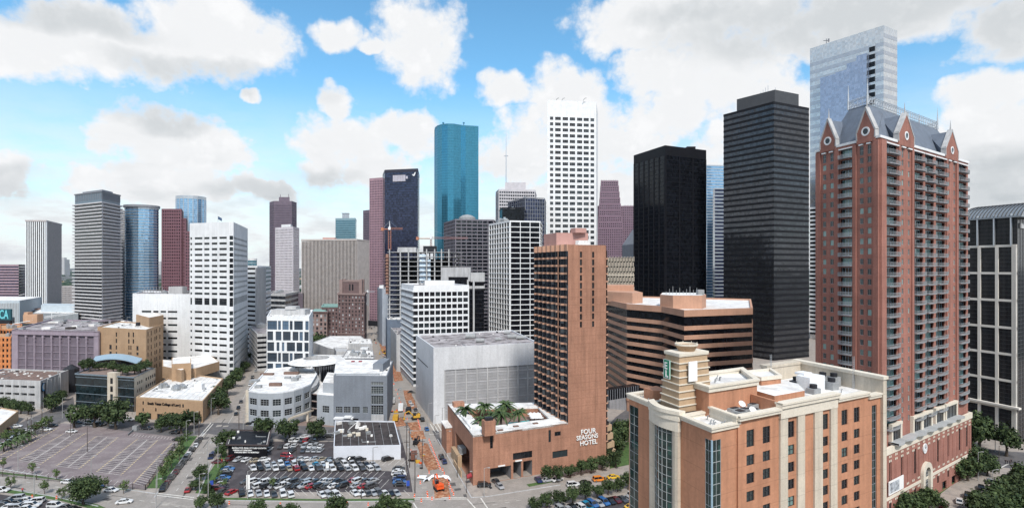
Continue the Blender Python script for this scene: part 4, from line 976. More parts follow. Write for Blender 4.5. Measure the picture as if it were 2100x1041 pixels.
for x in (1021, 1056): u = uf(x); m.box(A + dF * u - inn2 * .5 + Vector((0, 0, 5.2 if x < 1050 else 6.05)), dF * 2.6, inn2 * .45, (0, 0, .35))
m.build('garage_sign', WHS, e)
# street side wall with its loading opening, from back Lf to A
sdir = (A - Lf).normalized(); Ls = (A - Lf).length; so_ = Vector((sdir.y, -sdir.x, 0))
us0, us1 = U(Lf, A, 934), U(Lf, A, 963)
lo = (us0, us1, .02, 10.2)
m = MB(); holes(m, Lf, A, 0, ZH, [lo], 0, 5.0)
q = Lf + sdir * us0 - so_ * 5; m.face([q, q + sdir * (us1 - us0), q + sdir * (us1 - us0) + Vector((0, 0, 10.2)), q + Vector((0, 0, 10.2))]); m.build('podium_wall', PEACH, e)
m = MB(); m.box(Lf + sdir * (us0 - 1) + so_ * 1.5 + Vector((0, 0, 0)), sdir * (us1 - us0) * .5, -so_ * 1.6, (0, 0, 4.2)); m.box(Lf + sdir * (us0 + 8) + so_ * 2.5, sdir * 13, -so_ * .4, (0, 0, 2.2)); m.build('ramp_wall', TAN2, e)
m = MB(); m.box(Lf + sdir * .0 + so_ * 2.6, sdir * 9.5, -so_ * 2.58, (0, 0, 10.0), 0); m.box(Lf + sdir * -.3 + so_ * 2.9 + Vector((0, 0, 10.002)), sdir * 10.1, -so_ * 2.88, (0, 0, .5), 1); m.build('side_block', [PEACH, ROOFW], e)
m = MB(); c = Lf + sdir * (us0 + 5) - so_ * 1.5; m.cbox(c + Vector((0, 0, 4.25)), 4, 2.2, 1.6, 0, 2.0); m.cbox(c + Vector((.5, -3, 4.25)), 2.4, 2.2, 2.2, 0, 2.0); m.build('plant_unit', EQUIP, e)
m = MB(); c0 = A - sdir * 1.2; m.tube([c0 + so_ * .2 + Vector((0, 0, 3.3)), c0 + so_ * 2.0 + Vector((0, 0, 2.7))], [.8, .7], 10); m.build('red_awning', mat('awning_red', (.30, .03, .04), .7), e)
# podium roof: wide white walkways round a sunken pool deck
Bk0, Bk1 = Lf, T0 + Vector((2, 4, 0))
quad = [Lf, A, T1, T0 + (T0 - T1) * .12]
zr = ZH
inner = [Lf.lerp(A, .22) + dF * 5.5, A + dF * 6.0 + inn2 * 7.5, T1 - dF * 4 + inn2 * 7.5, T0 - dF * 1.5 - inn2 * 4]
outer = quad
m = MB()
for i in range(4):
    j = (i + 1) % 4; a, b, c, d = outer[i], outer[j], inner[j], inner[i]
    m.solid([a + Vector((0, 0, zr - .6)), b + Vector((0, 0, zr - .6)), c + Vector((0, 0, zr - .6)), d + Vector((0, 0, zr - .6)), a + Vector((0, 0, zr + .15)), b + Vector((0, 0, zr + .15)), c + Vector((0, 0, zr + .15)), d + Vector((0, 0, zr + .15))], [(0, 1, 5, 4), (2, 3, 7, 6), (4, 5, 6, 7), (3, 2, 1, 0)])
m.build('podium_roof', ROOFW, e)
m = MB(); m.face([p + Vector((0, 0, 13.6)) for p in inner], 0)
for i in range(4): a, b = inner[i], inner[(i + 1) % 4]; m.face([b + Vector((0, 0, 13.6)), a + Vector((0, 0, 13.6)), a + Vector((0, 0, zr - .5)), b + Vector((0, 0, zr - .5))], 1)
m.build('pool_deck', [PAVER, PEACH], e)
pool = G(1068, 867, 13.7); dd = dF
POOLM = mat('pool_water', (.02, .42, .46), .1, .1, spec=.6)
m = MB(); m.box(pool - dd * 4.5 - inn2 * 2.2, dd * 9, inn2 * 4.5, (0, 0, .12)); m.build('pool', POOLM, e)
m = MB(); c = A + dF * 2 + inn2 * 1.2
m.box(Lf + (A - Lf) * .25 + dF * .8 + Vector((0, 0, zr + .16)), (A - Lf) * .6, dF * .5, (0, 0, .8)); m.build('roof_kerb', ROOFW, e)
ch = G(1002, 890, 17.3)
m = MB(); m.cbox(ch, 4.0, 3.2, 5.0, 0, .4); m.cbox(ch + Vector((0, 0, 5.0)), 2.6, 2.0, 1.0, 1, .4); m.build('chimney_block', [PEACH, DARKP], e)
m = MB(); c = G(940, 832, 17.3); m.cbox(c, 4.5, 3.5, 1.8, 0, .3); m.build('roof_hatch', PEACH, e)
for x, y in ((1012, 884), (1026, 882), (1058, 874), (1098, 868)): m = MB(); m.cbox(G(x, y, 17.36), 2.0, 1.0, .35, 0, .4); m.build('roof_vent', ROOFB, e)
for k in range(10):
    m = MB(); c = G(1088 + k * 2.6, 858 + (k % 3) * 4, 13.7); m.tube([c, c + Vector((0, 0, 2.2))], .06, 4); m.tube([c + Vector((0, 0, 2.0)), c + Vector((0, 0, 2.7))], [1.3, .05], 8); m.build('parasol', WHITE2, e)
# tower body
ZT_ = 83.5; Hf = 2.92
slots = []; isl = []
dT = (T2 - T1).normalized()
for px in (1191.5, 1216.5):
    u = U(T1, T2, px)
    for k in range(10):
        z1_ = ZT_ - 2.6 - k * Hf; slots.append((u - .5, u + .5, z1_ - 2.2, z1_)); isl.append((winmesh(1.0, 2.2, .4, 1, 1, G_WIN, FRAMED, .08), fmat(T1, T2, u - .5, z1_ - 2.2)))
m = MB(); holes(m, T1, T2, 0, ZT_, slots, 0, .4)
m.face([T3, T0, T0 + Vector((0, 0, ZT_)), T3 + Vector((0, 0, ZT_))]); m.face([T2, T3, T3 + Vector((0, 0, ZT_)), T2 + Vector((0, 0, ZT_))])
m.build('tower_wall', PEACH, e); many(e, 'slot_window', isl)
ftw = [T0, T1, T2, T3]
m = MB(); m.face([p + Vector((0, 0, ZT_ - .4)) for p in ftw]); m.build('tower_roof', ROOFW, e)
# joints
m = MB()
for fr in (.33, .68): m.box(T1 + dT * 17.4 * fr + Vector((dT.y, -dT.x, 0)) * .012 + Vector((0, 0, 10)), dT * .09, Vector((-dT.y, dT.x, 0)) * .01, (0, 0, 42))
for k in range(17): m.box(T1 + dT * .1 + Vector((dT.y, -dT.x, 0)) * .014 + Vector((0, 0, 20 + k * Hf)), dT * ((T2 - T1).length - .2), Vector((-dT.y, dT.x, 0)) * .012, (0, 0, .10))
m.build('wall_joint', mat('joint_brown', (.24, .12, .08), .9), e)
# serrated glass side: ranges of bays, glass between peach sills
side = (T0 - T1); sl_ = side.length; sdn = side / sl_; sout = Vector((-(-sdn.y), -(sdn.x), 0)); sout = Vector((sdn.y, -sdn.x, 0)); 
if sout.dot(Vector((-1, -1, 0))) < 0: sout = -sout
nbay = 7
def bayprof(k, amp):   # plan outline of the serrated edge
    pts = []
    for i in range(nbay):
        u0 = sl_ * i / nbay; u1 = sl_ * (i + 1) / nbay; w_ = u1 - u0
        pts += [T1 + sdn * u0 + sout * (.35 + amp), T1 + sdn * (u0 + w_ * .62) + sout * (.35 + amp), T1 + sdn * (u0 + w_ * .80) + sout * (1.25 + amp), T1 + sdn * (u0 + w_ * .97) + sout * (1.25 + amp)]
    pts.append(T1 + sdn * sl_ + sout * (.35 + amp)); return pts
def sidepoly(amp):
    pr = bayprof(0, amp); return list(reversed(pr)) + [T1 + dT * .3 + Vector((-dT.y, dT.x, 0)) * .05, T0 + dT * .3]
gp = sidepoly(0.0)
m = MB(); m.prism(gp, 14, ZT_ - 2.4); m.build('serrated_glazing', G_MIX, e)
NFL = 23
for k in range(NFL):
    z = 14 + k * (ZT_ - 2.4 - 14) / NFL; m = MB(); m.prism(sidepoly(.14), z - .02, z + .72); m.build('sill_band', PEACHL, e)
m = MB(); m.prism(sidepoly(.16), ZT_ - 2.4, ZT_ + .1); m.build('side_parapet', PEACHL, e)
m = MB()
for i in range(nbay):
    for fr in (.0, .31, .62, .80): 
        off_ = .5 if fr < .7 else 1.4; p = T1 + sdn * (sl_ * (i + fr) / nbay) + sout * (off_ - .12); m.box(p + Vector((0, 0, 14)), sdn * .14, sout * .09, (0, 0, ZT_ - 16.5))
m.build('mullion', FRAMED, e)
m = MB(); pc = T1 + sdn * (sl_ * .22) + sout * 1.0; m.tube([pc + Vector((0, 0, 15)), pc + Vector((0, 0, ZT_ - 2.6))], .16, 5); m.build('downpipe', PEACHL, e)
# right edge glazing strip
m = MB(); q = T2 + Vector((0, 0, 8)); m.box(q, dT * .55, Vector((-dT.y, dT.x, 0)) * 20, (0, 0, ZT_ - 10)); m.build('edge_glazing', G_BLACK, e)
m = MB()
for k in range(25): m.box(T2 + Vector((0, 0, 8 + k * Hf)) - Vector((-dT.y, dT.x, 0)) * .06, dT * .9, Vector((-dT.y, dT.x, 0)) * 20, (0, 0, .5))
m.build('edge_sill', PEACHL, e)
# rooftop plant in pink
tw = T0 - T1
ph1 = [T1 + tw * .9 + dT * 2, T1 + tw * .45 + dT * 1.5, T1 + tw * .35 + dT * 14.5, T1 + tw * .9 + dT * 15]
m = MB(); m.prism(ph1, ZT_ - .4, ZT_ + 5.2); m.build('penthouse', PINK, e)
m = MB(); q = T1 + tw * .38 + dT * 10.5; m.cbox(q + Vector((0, 0, ZT_ + 5.2)), 5, 4, 1.8, 0, .4); m.build('penthouse', PINK, e)
m = MB(); q = T1 + tw * .22 + dT * 8; m.prism([q, q + dT * 6, q + dT * 6 + tw * .1, q + tw * .1], ZT_ - .4, ZT_ + 2.0, 0, None, [q + dT * .2, q + dT * 4.6, q + dT * 4.6 + tw * .1, q + dT * .2 + tw * .1]); m.build('roof_shed', ROOFW, e)
LET = mat('letter_white', (.80, .80, .80), .5, .03)
for t_, xx, yy, s_ in (('FOUR', 1190, 888, 2.55), ('SEASONS', 1181, 900, 2.3), ('HOTEL', 1188, 911, 2.45)):
    u = U(T1, T2, xx); text(t_, s_, LET, e, T1, T2, u, ZF(T1, T2, xx + 12, yy), proud=.35, ext=.12, off=.035, sx=1.0)
# low angular wing at the right foot of the tower
m = MB()
for k in range(4):
    q = T2 + dT * .6; m.prism([q, q + dT * (4.5 - .6 * k) + inn2 * 1, q + dT * (6 - k) + inn2 * 12, q + inn2 * 14], 2 + k * 3.3, 4.2 + k * 3.3, 0); m.prism([q, q + dT * (3.5 - .6 * k) + inn2 * 1.4, q + dT * (5 - k) + inn2 * 11.5, q + inn2 * 13.5], 4.2 + k * 3.3, 5.3 + k * 3.3, 1)
m.build('stepped_wing', [TAN2, G_BLACK], e)

# ================================================================ banded peach office block behind
ZQ = 56.0
q6 = [P(1243, 325), P(1285, 286), P(1357, 268), P(1403, 243), P(1544, 256), P(1540, 330), P(1250, 370)]
e = thing('office_building', 'peach office block with continuous black ribbon windows behind the hotel tower', 'office block', tuple(sum(q6, Vector()) / 7))
NQ = 13; fh = 4.15
lower = 6
MB().prism(offset(q6, -.35), lower, ZQ - 1.4).build('ribbon_glazing', G_BLACK, e)
for k in range(NQ):
    z = ZQ - 3.0 - k * fh; zb = z - 0; 
    if z < lower: break
    m = MB(); m.ring(q6, offset(q6, -1), z - 1.95 if k else z - .0, z + .0 if k else ZQ) ; m.build('spandrel_band', PEACHL, e)
m = MB(); m.prism(offset(q6, -.3), 0, lower); m.build('base_wall', PEACHL, e)
m = MB(); m.face([p + Vector((0, 0, ZQ - .9)) for p in offset(q6, -.5)]); m.build('roof', ROOFW, e)
hx = P(1405, 268); pts = [hx + Vector((18 * math.cos(t), 11 * math.sin(t), 0)) for t in [R(a) for a in range(10, 370, 45)]]
pts = [P(1357, 268) + Vector((0, 3, 0)), P(1380, 262), P(1440, 262), P(1448, 272), P(1440, 290), P(1358, 292)]
m = MB(); m.prism(pts, ZQ - .9, ZQ + 5.5); m.face([p + Vector((0, 0, ZQ + 5.55)) for p in offset(pts, -.3)], 1); m.build('penthouse', [PEACHL, ROOFW], e)
m = MB()
for k in range(11):
    q = P(1366 + k * 7, 272 + (k % 3) * 3); hh_ = 1.5 + (k * 7 % 5) * .6; m.tube([q + Vector((0, 0, ZQ + 5.5)), q + Vector((0, 0, ZQ + 5.5 + hh_))], .12, 4)
m.cbox(P(1436, 270, ZQ + 5.5), 3, 3, 2.5, 0); m.build('antenna', EQUIP, e)
pts = [P(1243, 318), P(1297, 300), P(1318, 306), P(1300, 335), P(1250, 345)]
m = MB(); m.prism(pts, ZQ - .9, ZQ + 5.0); m.build('penthouse', PEACHL, e)
m = MB(); m.prism([P(1243, 330), P(1300, 325), P(1300, 345), P(1243, 350)], ZQ + 5, ZQ + 8.2); m.build('penthouse', PEACHL, e)
for k, (x, wd) in enumerate(((1270, 1.5), (1284, 2.4), (1299, 2.0))): m = MB(); q = P(x, 307 - (x - 1243) * .1); m.cbox(P(x, 303.5 if x > 1290 else 306 + (1290 - x) * .30, ZQ + .4), wd * 1.6, .5, 3.2, 0, -.3); m.build('penthouse_door', DARKP, e)
# walkway bridge between hotel and ribbon block
m = MB(); a, b = P(1246, 236, 17.5), P(1312, 246, 17.5); d = (b - a).normalized(); n_ = Vector((-d.y, d.x, 0)) * 4
m.box(a, b - a, n_, (0, 0, 4.5), 0)
for k in range(14): m.box(a + (b - a) * (k / 14) - n_ * .02, d * .25, -n_ * .02, (0, 0, 4.5), 1)
top('skybridge', m, [G_BLACK, MIDG], 'dark enclosed footbridge joining the hotel tower to the ribbon window block', 'footbridge')
# ================================================================ mid-ground buildings
def walls(e, poly, z1, face_wins, wm, z0=0.0, rec=.3, name='wall'):
    """face_wins: {edge index: windows}"""
    m = MB()
    for i in range(len(poly)):
        a, b = poly[i], poly[(i + 1) % len(poly)]
        if i in face_wins: holes(m, a, b, z0, z1, face_wins[i], 0, rec)
        else: m.face([a + Vector((0, 0, z0)), b + Vector((0, 0, z0)), b + Vector((0, 0, z1)), a + Vector((0, 0, z1))])
    return m.build(name, wm, e)
def ctr(poly): return tuple(sum(poly, Vector()) / len(poly))
def wgrid(p0, p1, xs, ys, n, pitch, rec=.3, nx=1, nz=1, gm=None, fm=None, ft=.07, name='window', skip=None):
    """xs: px spans, ys: (top,bottom) height above ground of the top row, repeated downwards"""
    wl = []; il = []
    for j, (xa, xb) in enumerate(xs):
        ua, ub = U(p0, p1, xa), U(p0, p1, xb)
        for k in range(n):
            z1, z0 = ys[0] - k * pitch, ys[1] - k * pitch
            if z0 < .3 or (skip and skip(j, k)): continue
            wl.append((ua, ub, z0, z1)); il.append((winmesh(ub - ua, z1 - z0, rec, nx, nz, gm, fm, ft, name), fmat(p0, p1, ua, z0)))
    return wl, il
def ugrid(p0, p1, us, zs, rec=.3, nx=1, nz=1, gm=None, fm=None, ft=.07, name='window'):
    wl = []; il = []
    for ua, ub in us:
        for z0, z1 in zs:
            wl.append((ua, ub, z0, z1)); il.append((winmesh(ub - ua, z1 - z0, rec, nx, nz, gm, fm, ft, name), fmat(p0, p1, ua, z0)))
    return wl, il

# -- white garage-like block with lattice screen (centre)
C = P(889, 262); Lq = P(853, 311); Rq = P(1104, 280); poly = [Lq, C, Rq, Rq + (Lq - C) * 1.15 + Vector((6, 0, 0))]
z = 36.6
e = thing('parking_garage', 'pale blank concrete block with vertical lattice screen and mottled brown roof in the centre', 'parking garage', ctr(poly))
cch = [Lq, C + (Lq - C).normalized() * 1.5, C + (Rq - C).normalized() * 5.0, Rq]
wallp = [Lq, C, C + (Rq - C).normalized() * 5.2, Rq, poly[3]]
m = MB(); m.prism(offset(poly, -.6), 0, z - 1.3); m.build('core_wall', GREYC, e)
fr = (Rq - C).normalized(); fo = Vector((fr.y, -fr.x, 0)); Lr = (Rq - C).length
m = MB(); m.box(Lq, C - Lq, Vector((.9, .9, 0)), (0, 0, z - .8)); m.box(C, fr * 5.2, -fo * 1.2, (0, 0, z - .8)); m.box(C + fr * 5.2 + Vector((0, 0, z - 11.2)), fr * (Lr - 5.2), -fo * 1.0, (0, 0, 10.4)); m.build('wall', mat('garage_panel', (.60, .61, .64), .8, .08, .1, streak=.12), e)
m = MB(); sl2 = (C - Lq); m.box(Lq.lerp(C, .1) + Vector((0, 0, z - 12.2)) + Vector((-.04, -.03, 0)), sl2 * .62, Vector((.02, .02, 0)), (0, 0, .5)); m.build('dark_joint', DARKP, e)
m = MB(); nb = 9
for k in range(nb + 1): m.box(C + fr * (5.2 + (Lr - 5.8) * k / nb) + Vector((0, 0, 1)), fr * .55, -fo * .9, (0, 0, z - 12.4)); 
m.build('screen_post', OFFW, e)
m = MB(); n = 135
for k in range(n): m.box(C + fr * (5.4 + (Lr - 5.6) * k / n) - fo * .35 + Vector((0, 0, 1)), fr * .19, -fo * .18, (0, 0, z - 12.6))
for k in range(17): m.box(C + fr * 5.4 - fo * .3 + Vector((0, 0, 1.5 + k * 1.42)), fr * (Lr - 5.6), -fo * .16, (0, 0, .14 if k % 3 else .4))
m.build('lattice_screen', mat('lattice_grey', (.44, .44, .46), .85), e)
deck(e, [poly[0], poly[1], poly[2], poly[3]], z, .8, .7, MATS['garage_panel'], ROOFG)
for k, (x, d_, s_) in enumerate(((965, 300, 4.5), (985, 285, 3.5), (1050, 300, 4), (1068, 297, 3.6), (1022, 292, 2.6), (1040, 320, 3))):
    m = MB(); q = P(x, d_, z - .75); m.tube([q + Vector((-s_ * .6, 0, s_ * .3)), q + Vector((s_ * .6, 0, s_ * .3))], s_ * .32, 12); m.cbox(q + Vector((s_ * .2, 1, 0)), s_ * .8, s_ * .5, s_ * .55); m.build('cooling_unit', EQUIP, e)

# -- white office with square windows
C = P(849, 344); Lq = P(823, 392); Rq = P(962, 354); poly = [Lq, C, Rq, Rq + (Lq - C)]; z = 63.6
e = thing('office_building', 'white office block with nine rows of square dark windows beside the dug up street', 'office block', ctr(poly))
xs = [(847.6 + 11.4 * k + (0), 847.6 + 11.4 * k + 9.4) for k in range(10)]
wl, il = wgrid(C, Rq, xs, (z - 4.2, z - 6.9), 16, 3.95, .5, 2, 1)
fe = (C - Lq); m = MB()
walls(e, poly, z - 1, {1: wl}, WHITE2, rec=.5); many(e, 'window', il)
fl_ = (C - Lq).normalized(); fo = Vector((fl_.y, -fl_.x, 0))
for k in range(16):
    zz = z - 6.0 - k * 3.95
    if zz < 2: break
    m = MB(); m.box(Lq + fl_ * 1.0 + fo * .01 + Vector((0, 0, zz)), fl_ * ((C - Lq).length - 2), fo * .02, (0, 0, 2.0)); m.build('louvre_band', GREYC, e)
    m = MB(); m.box(Lq + fl_ * .4 + fo * .03 + Vector((0, 0, zz + 2.0)), fl_ * ((C - Lq).length - .8), fo * .9, (0, 0, .45)); m.build('sun_shelf', WHITE2, e)
deck(e, poly, z, 1.0, .6, WHITE2, ROOFG)
m = MB(); m.cbox(P(902, 372, z - 1), 20, 6, 3.4, 0, .1); m.build('penthouse', WHITE2, e); equip(e, poly, z - 1, 4, 9)

# -- pale stair tower and dark glass building behind
poly = [P(905, 405), P(951, 395), P(993, 402), P(993, 425), P(905, 430)]
e = thing('office_building', 'dark glass block with pale blank top behind the square-windowed office', 'office block', ctr(poly))
m = MB(); m.prism(offset(poly, -.2), 0, 68); m.build('glazing', G_BLACK, e)
m = MB()
for x in (958, 970): m.box(P(x, 396.5), (1.2, .2, 0), (0, -1.2, 0), (0, 0, 66))
m.build('pier', OFFW, e)
m = MB(); m.prism([P(905, 404), P(965, 396), P(966, 425), P(905, 430)], 65, 75); m.prism([P(965.5, 396.5), P(994, 402), P(994, 425), P(965.5, 425)], 64.5, 71); m.prism(offset(poly, .3), 59.5, 61.5); m.build('blank_top', OFFW, e)
m = MB()
for k in range(17):
    m.ring(offset(poly, .0), offset(poly, -.4), 4 + k * 3.4, 4.25 + k * 3.4)
m.build('mullion', FRAMED, e)

# -- concrete frame under construction
C = P(795, 470); Rq = P(923, 478); poly = [C, Rq, Rq + Vector((8, 32, 0)), C + Vector((-2, 30, 0))]; z = ZT(516, 470)
e = thing('building_frame', 'unfinished concrete frame building with open floors below the tower cranes', 'construction', ctr(poly))
fh = 4.1; n = int(z / fh)
for k in range(n + 1):
    zz = z - k * fh; pz = poly if k else offset(poly, -1)
    m = MB(); m.prism(offset(poly, .6 if k else .2), zz - .45, zz); m.build('floor_slab', OFFW, e)
cols = MB(); ra = [C.lerp(Rq, t) for t in (.03, .2, .33, .48, .62, .75, .86, .98)]
for q in ra + [p + Vector((4, 15, 0)) for p in ra] + [p + Vector((6, 28, 0)) for p in ra]: cols.cbox(q + Vector((0, .3, 0)), 1.0, 1.0, z + (2.5 if q.y < 490 else 0), 0)
cols.build('column', OFFW, e)
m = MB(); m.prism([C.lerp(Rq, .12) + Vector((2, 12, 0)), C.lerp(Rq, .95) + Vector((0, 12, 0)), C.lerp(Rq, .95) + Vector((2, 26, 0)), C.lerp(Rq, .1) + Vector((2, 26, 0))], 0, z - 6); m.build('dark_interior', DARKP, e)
m = MB(); m.box(C.lerp(Rq, .50) + Vector((0, 1.5, 20)), (Rq - C) * .1, (0, .2, 0), (0, 0, z - 22)); m.box(C.lerp(Rq, .63) + Vector((0, 1.5, 20)), (Rq - C) * .05, (0, .2, 0), (0, 0, z - 26)); m.build('temporary_glazing', mat('bright_sheeting', (.55, .66, .78), .4, .5, .3, fine=.3), e)
m = MB(); m.cbox(P(836, 485, z), 16, 8, 4.2); m.build('penthouse', OFFW, e)
m = MB(); m.cbox(P(882, 488, z), 11, 8, 5.5); m.build('core_box', DARKP, e)
m = MB(); m.cbox(P(794.5, 468, z - 36), 2, 4, 34); 
for k in range(12): m.cbox(P(794, 466.5, z - 36 + k * 2.8), 3.4, 3.4, .3)
m.build('hoist_tower', mat('rust_steel', (.30, .17, .13), .8), e)

def crane(name, label, base, z0, zt, jib, back, az_, mt, lat=1.6, apex=7):
    m = MB(); d = Vector((math.cos(az_), math.sin(az_), 0))
    e = thing(name, label, 'crane', (base.x, base.y, z0))
    h_ = lat / 2
    for sx_ in (-h_, h_):
        for sy_ in (-h_, h_): m.tube([base + Vector((sx_, sy_, z0)), base + Vector((sx_, sy_, zt))], .12, 4)
    k = z0
    while k < zt - lat:
        for s_ in (-h_, h_): m.tube([base + Vector((-h_, s_, k)), base + Vector((h_, s_, k + lat))], .12, 3); m.tube([base + Vector((s_, -h_, k)), base + Vector((s_, h_, k + lat))], .12, 3)
        k += lat
    m.build('mast', mt, e); m = MB()
    t = base + Vector((0, 0, zt)); m.tube([t, t + Vector((0, 0, apex))], [.6, .15], 4); m.cbox(t + Vector((0, 0, -.5)), 2, 2, 2.4); m.build('cab', WHITE2, e)
    m = MB(); n = max(4, int(jib / 2.2))
    for off_, zz in ((-.6, 0), (.6, 0), (0, 1.2)): m.tube([t + Vector((-d.y, d.x, 0)) * off_ + Vector((0, 0, zz)), t + d * jib + Vector((-d.y, d.x, 0)) * off_ + Vector((0, 0, zz))], .15, 4)
    for k in range(n): a = t + d * jib * k / n; b = t + d * jib * (k + .5) / n; c = t + d * jib * (k + 1) / n; m.tube([a + Vector((0, 0, 0)), b + Vector((0, 0, 1.2)), c], .10, 3)
    m.build('jib', mt, e); m = MB()
    m.tube([t, t - d * back], .4, 4); m.cbox(t - d * back - Vector((0, 0, 1.2)), 2.2, 1.8, 2.6); m.build('counter_jib', mat('crane_orange', (.42, .17, .10), .7), e)
    m = MB(); m.tube([t + Vector((0, 0, apex)), t + d * jib * .6 + Vector((0, 0, 1.2))], .07, 3); m.tube([t + Vector((0, 0, apex)), t - d * back], .07, 3); m.build('tie', SILVER, e)
    return e
CO = mat('crane_rust', (.38, .17, .12), .75, .2, .6)
crane('tower_crane', 'orange tower crane with a short jib standing at the left end of the concrete frame', P(799, 464), ZT(512, 464), ZT(470, 464), 11, 6, .1, CO, 2.0)
crane('tower_crane', 'tower crane with long red and white jib in front of the teal tower', P(884, 490), ZT(509, 490), ZT(489, 490), 33, 12, .12, mat('crane_red', (.36, .17, .16), .7), 1.4, 8)
crane('tower_crane', 'small white tower crane right of the brown brick block far up the street', P(754, 640), 30, 46, 8, 5, .3, SILVER, 1.6, 3)

# -- gridded pale tower (centre right), brown-grey banded tower
tower('office_tower', 'pale gridded concrete office tower between the white office and the peach hotel', [P(1004, 470), P(1046, 432), P(1107, 438), P(1112, 485), P(1030, 500)], ZT(452, 432), 27, [8, 3, 0, 0, 0], G_BLACK, WHITE2, sh=.6, pw=.5, sp=.5, pp=.75, head=1.2, roofm=ROOFG)
tower('office_tower', 'black glass penthouse tower with a white grid corner behind the pale gridded tower', [P(1024, 545), P(1030, 520), P(1075, 520), P(1078, 560)], ZT(425, 520), 30, 0, G_BLACK, BLACKP, sh=.0, head=1, eq=1)
tower('office_tower', 'dark blue glass office tower behind the pale gridded tower', [P(1042, 600), P(1077, 560), P(1117, 568), P(1120, 610)], ZT(404, 560), 36, [9, 8, 0, 0], G_NAVY, MIDG, sh=.35, pw=.35, sp=.2, pp=.25, head=.8, eq=1)
tower('office_tower', 'grey brown gridded office tower with domed rooftop housing beside the construction frame', [P(911, 620), P(934, 572), P(1012, 580), P(1020, 630)], ZT(449, 572), 33, [8, 7, 0, 0], G_MIX, mat('brown_grey', (.17, .16, .19), .8), sh=1.2, pw=.7, sp=.5, pp=.6, head=1.5, eq=1)
m = MB(); q = P(958, 590, ZT(449, 572) - 1); m.tube([q, q + Vector((0, 0, 4)), q + Vector((0, 0, 6.5)), q + Vector((0, 0, 7.5))], [9, 9, 5, .5], 16); top('dome', m, [EQUIP], 'grey dome on the roof of the grey brown gridded tower', 'dome')
E_ = [P(1017, 830), P(1023, 800), P(1097, 806), P(1100, 860)]
e = tower('office_tower', 'white banded office tower carrying a tall thin radio mast', E_, ZT(388, 800), 40, [12, 16, 0, 0], G_MIX, mat('pale_mauve', (.52, .50, .53), .8), sh=2.0, pw=.9, sp=.3, pp=.5, head=3, eq=0)
m = MB(); pp_ = [P(1036, 815), P(1078, 815), P(1078, 835), P(1036, 835)]; m.prism(pp_, ZT(388, 800) - 2, ZT(374, 815)); m.build('penthouse', MATS['pale_mauve'], e)
m = MB(); q = P(1038, 820); zb = ZT(388, 800); m.tube([q + Vector((0, 0, zb)), q + Vector((0, 0, ZT(320, 820))), q + Vector((0, 0, ZT(266, 820)))], [.9, .6, .15], 5); m.tube([q + Vector((-3, 0, ZT(320, 820))), q + Vector((3, 0, ZT(320, 820)))], .5, 4); m.build('radio_mast', SILVER, e)

# -- white tower with rows of triple windows (tall, centre)
a, b = P(1122.5, 602), P(1223, 610); poly = [a, b, b + Vector((8, 42, 0)), a + Vector((3, 42, 0))]; z = ZT(205, 602)
e = thing('office_tower', 'tall plain white tower with seven columns of dark triple windows', 'office tower', ctr(poly))
xs = [(1128, 1134.5), (1138.5, 1150), (1154, 1165), (1168.5, 1179.5), (1183.5, 1194), (1197, 1207.5), (1211, 1218.5)]
wl, il = wgrid(a, b, xs, (ZT(239, 602), ZT(245.5, 602)), 34, 11.62 * 602 / 1120, .7, 3, 1, G_WIN, MIDG, .18)
walls(e, poly, z - 1, {0: wl}, WHITE2, rec=.7); many(e, 'window', il); deck(e, poly, z, 1, .8, WHITE2, ROOFG)
m = MB()
for x in (1140, 1152, 1196): q = P(x, 605, z); m.tube([q, q + Vector((1.5, 0, 2.5)), q + Vector((3.5, 0, 3))], .35, 5)
m.build('window_washing_rig', EQUIP, e)

# -- dark towers to the right
tower('office_tower', 'black glass tower with vertical grooves left of the larger dark tower', [P(1300, 545), P(1364, 500), P(1448, 521), P(1440, 570)], ZT(298, 500), 44, [6, 3, 0, 0], G_BLACK, BLACKP, sh=.45, pw=1.2, sp=.12, pp=.5, head=9, eq=0)
q = P(1415, 520, ZT(298, 500)); m = MB(); m.cbox(q, 8, 8, 2.5); top('roof_hut', m, [BLACKP], 'black plant room on the roof of the grooved black tower', 'plant room')
z = ZT(208, 440); poly = [P(1484, 478), P(1587, 440), P(1659, 458), P(1640, 510)]
G_L = mat('dark_banded_glass', (.065, .068, .076), .09, .3, 1.5, kind='glass', spec=.5, metal=.7, bump=.03)
e = tower('office_tower', 'huge dark grey tower with black ribbon bands and a stepped crown beside the silver tower', poly, z, 44, 0, G_L, BLACKP, sh=1.9, sp=.10, head=2.0, headm=BLACKP, eq=0)
cr = [P(1511, 476), P(1589, 450), P(1638, 462), P(1622, 500)]
m = MB(); m.prism(cr, z - 2, ZT(184, 450)); m.build('crown', mat('crown_grey', (.055, .058, .065), .6), e)
m = MB()
for k in range(7): q = P(1560 + k * 5, 462, ZT(184, 450)); m.tube([q, q + Vector((0, 0, 2 + (k * 5 % 4) * 1.8))], .2, 4)
m.build('antenna', SILVER, e)
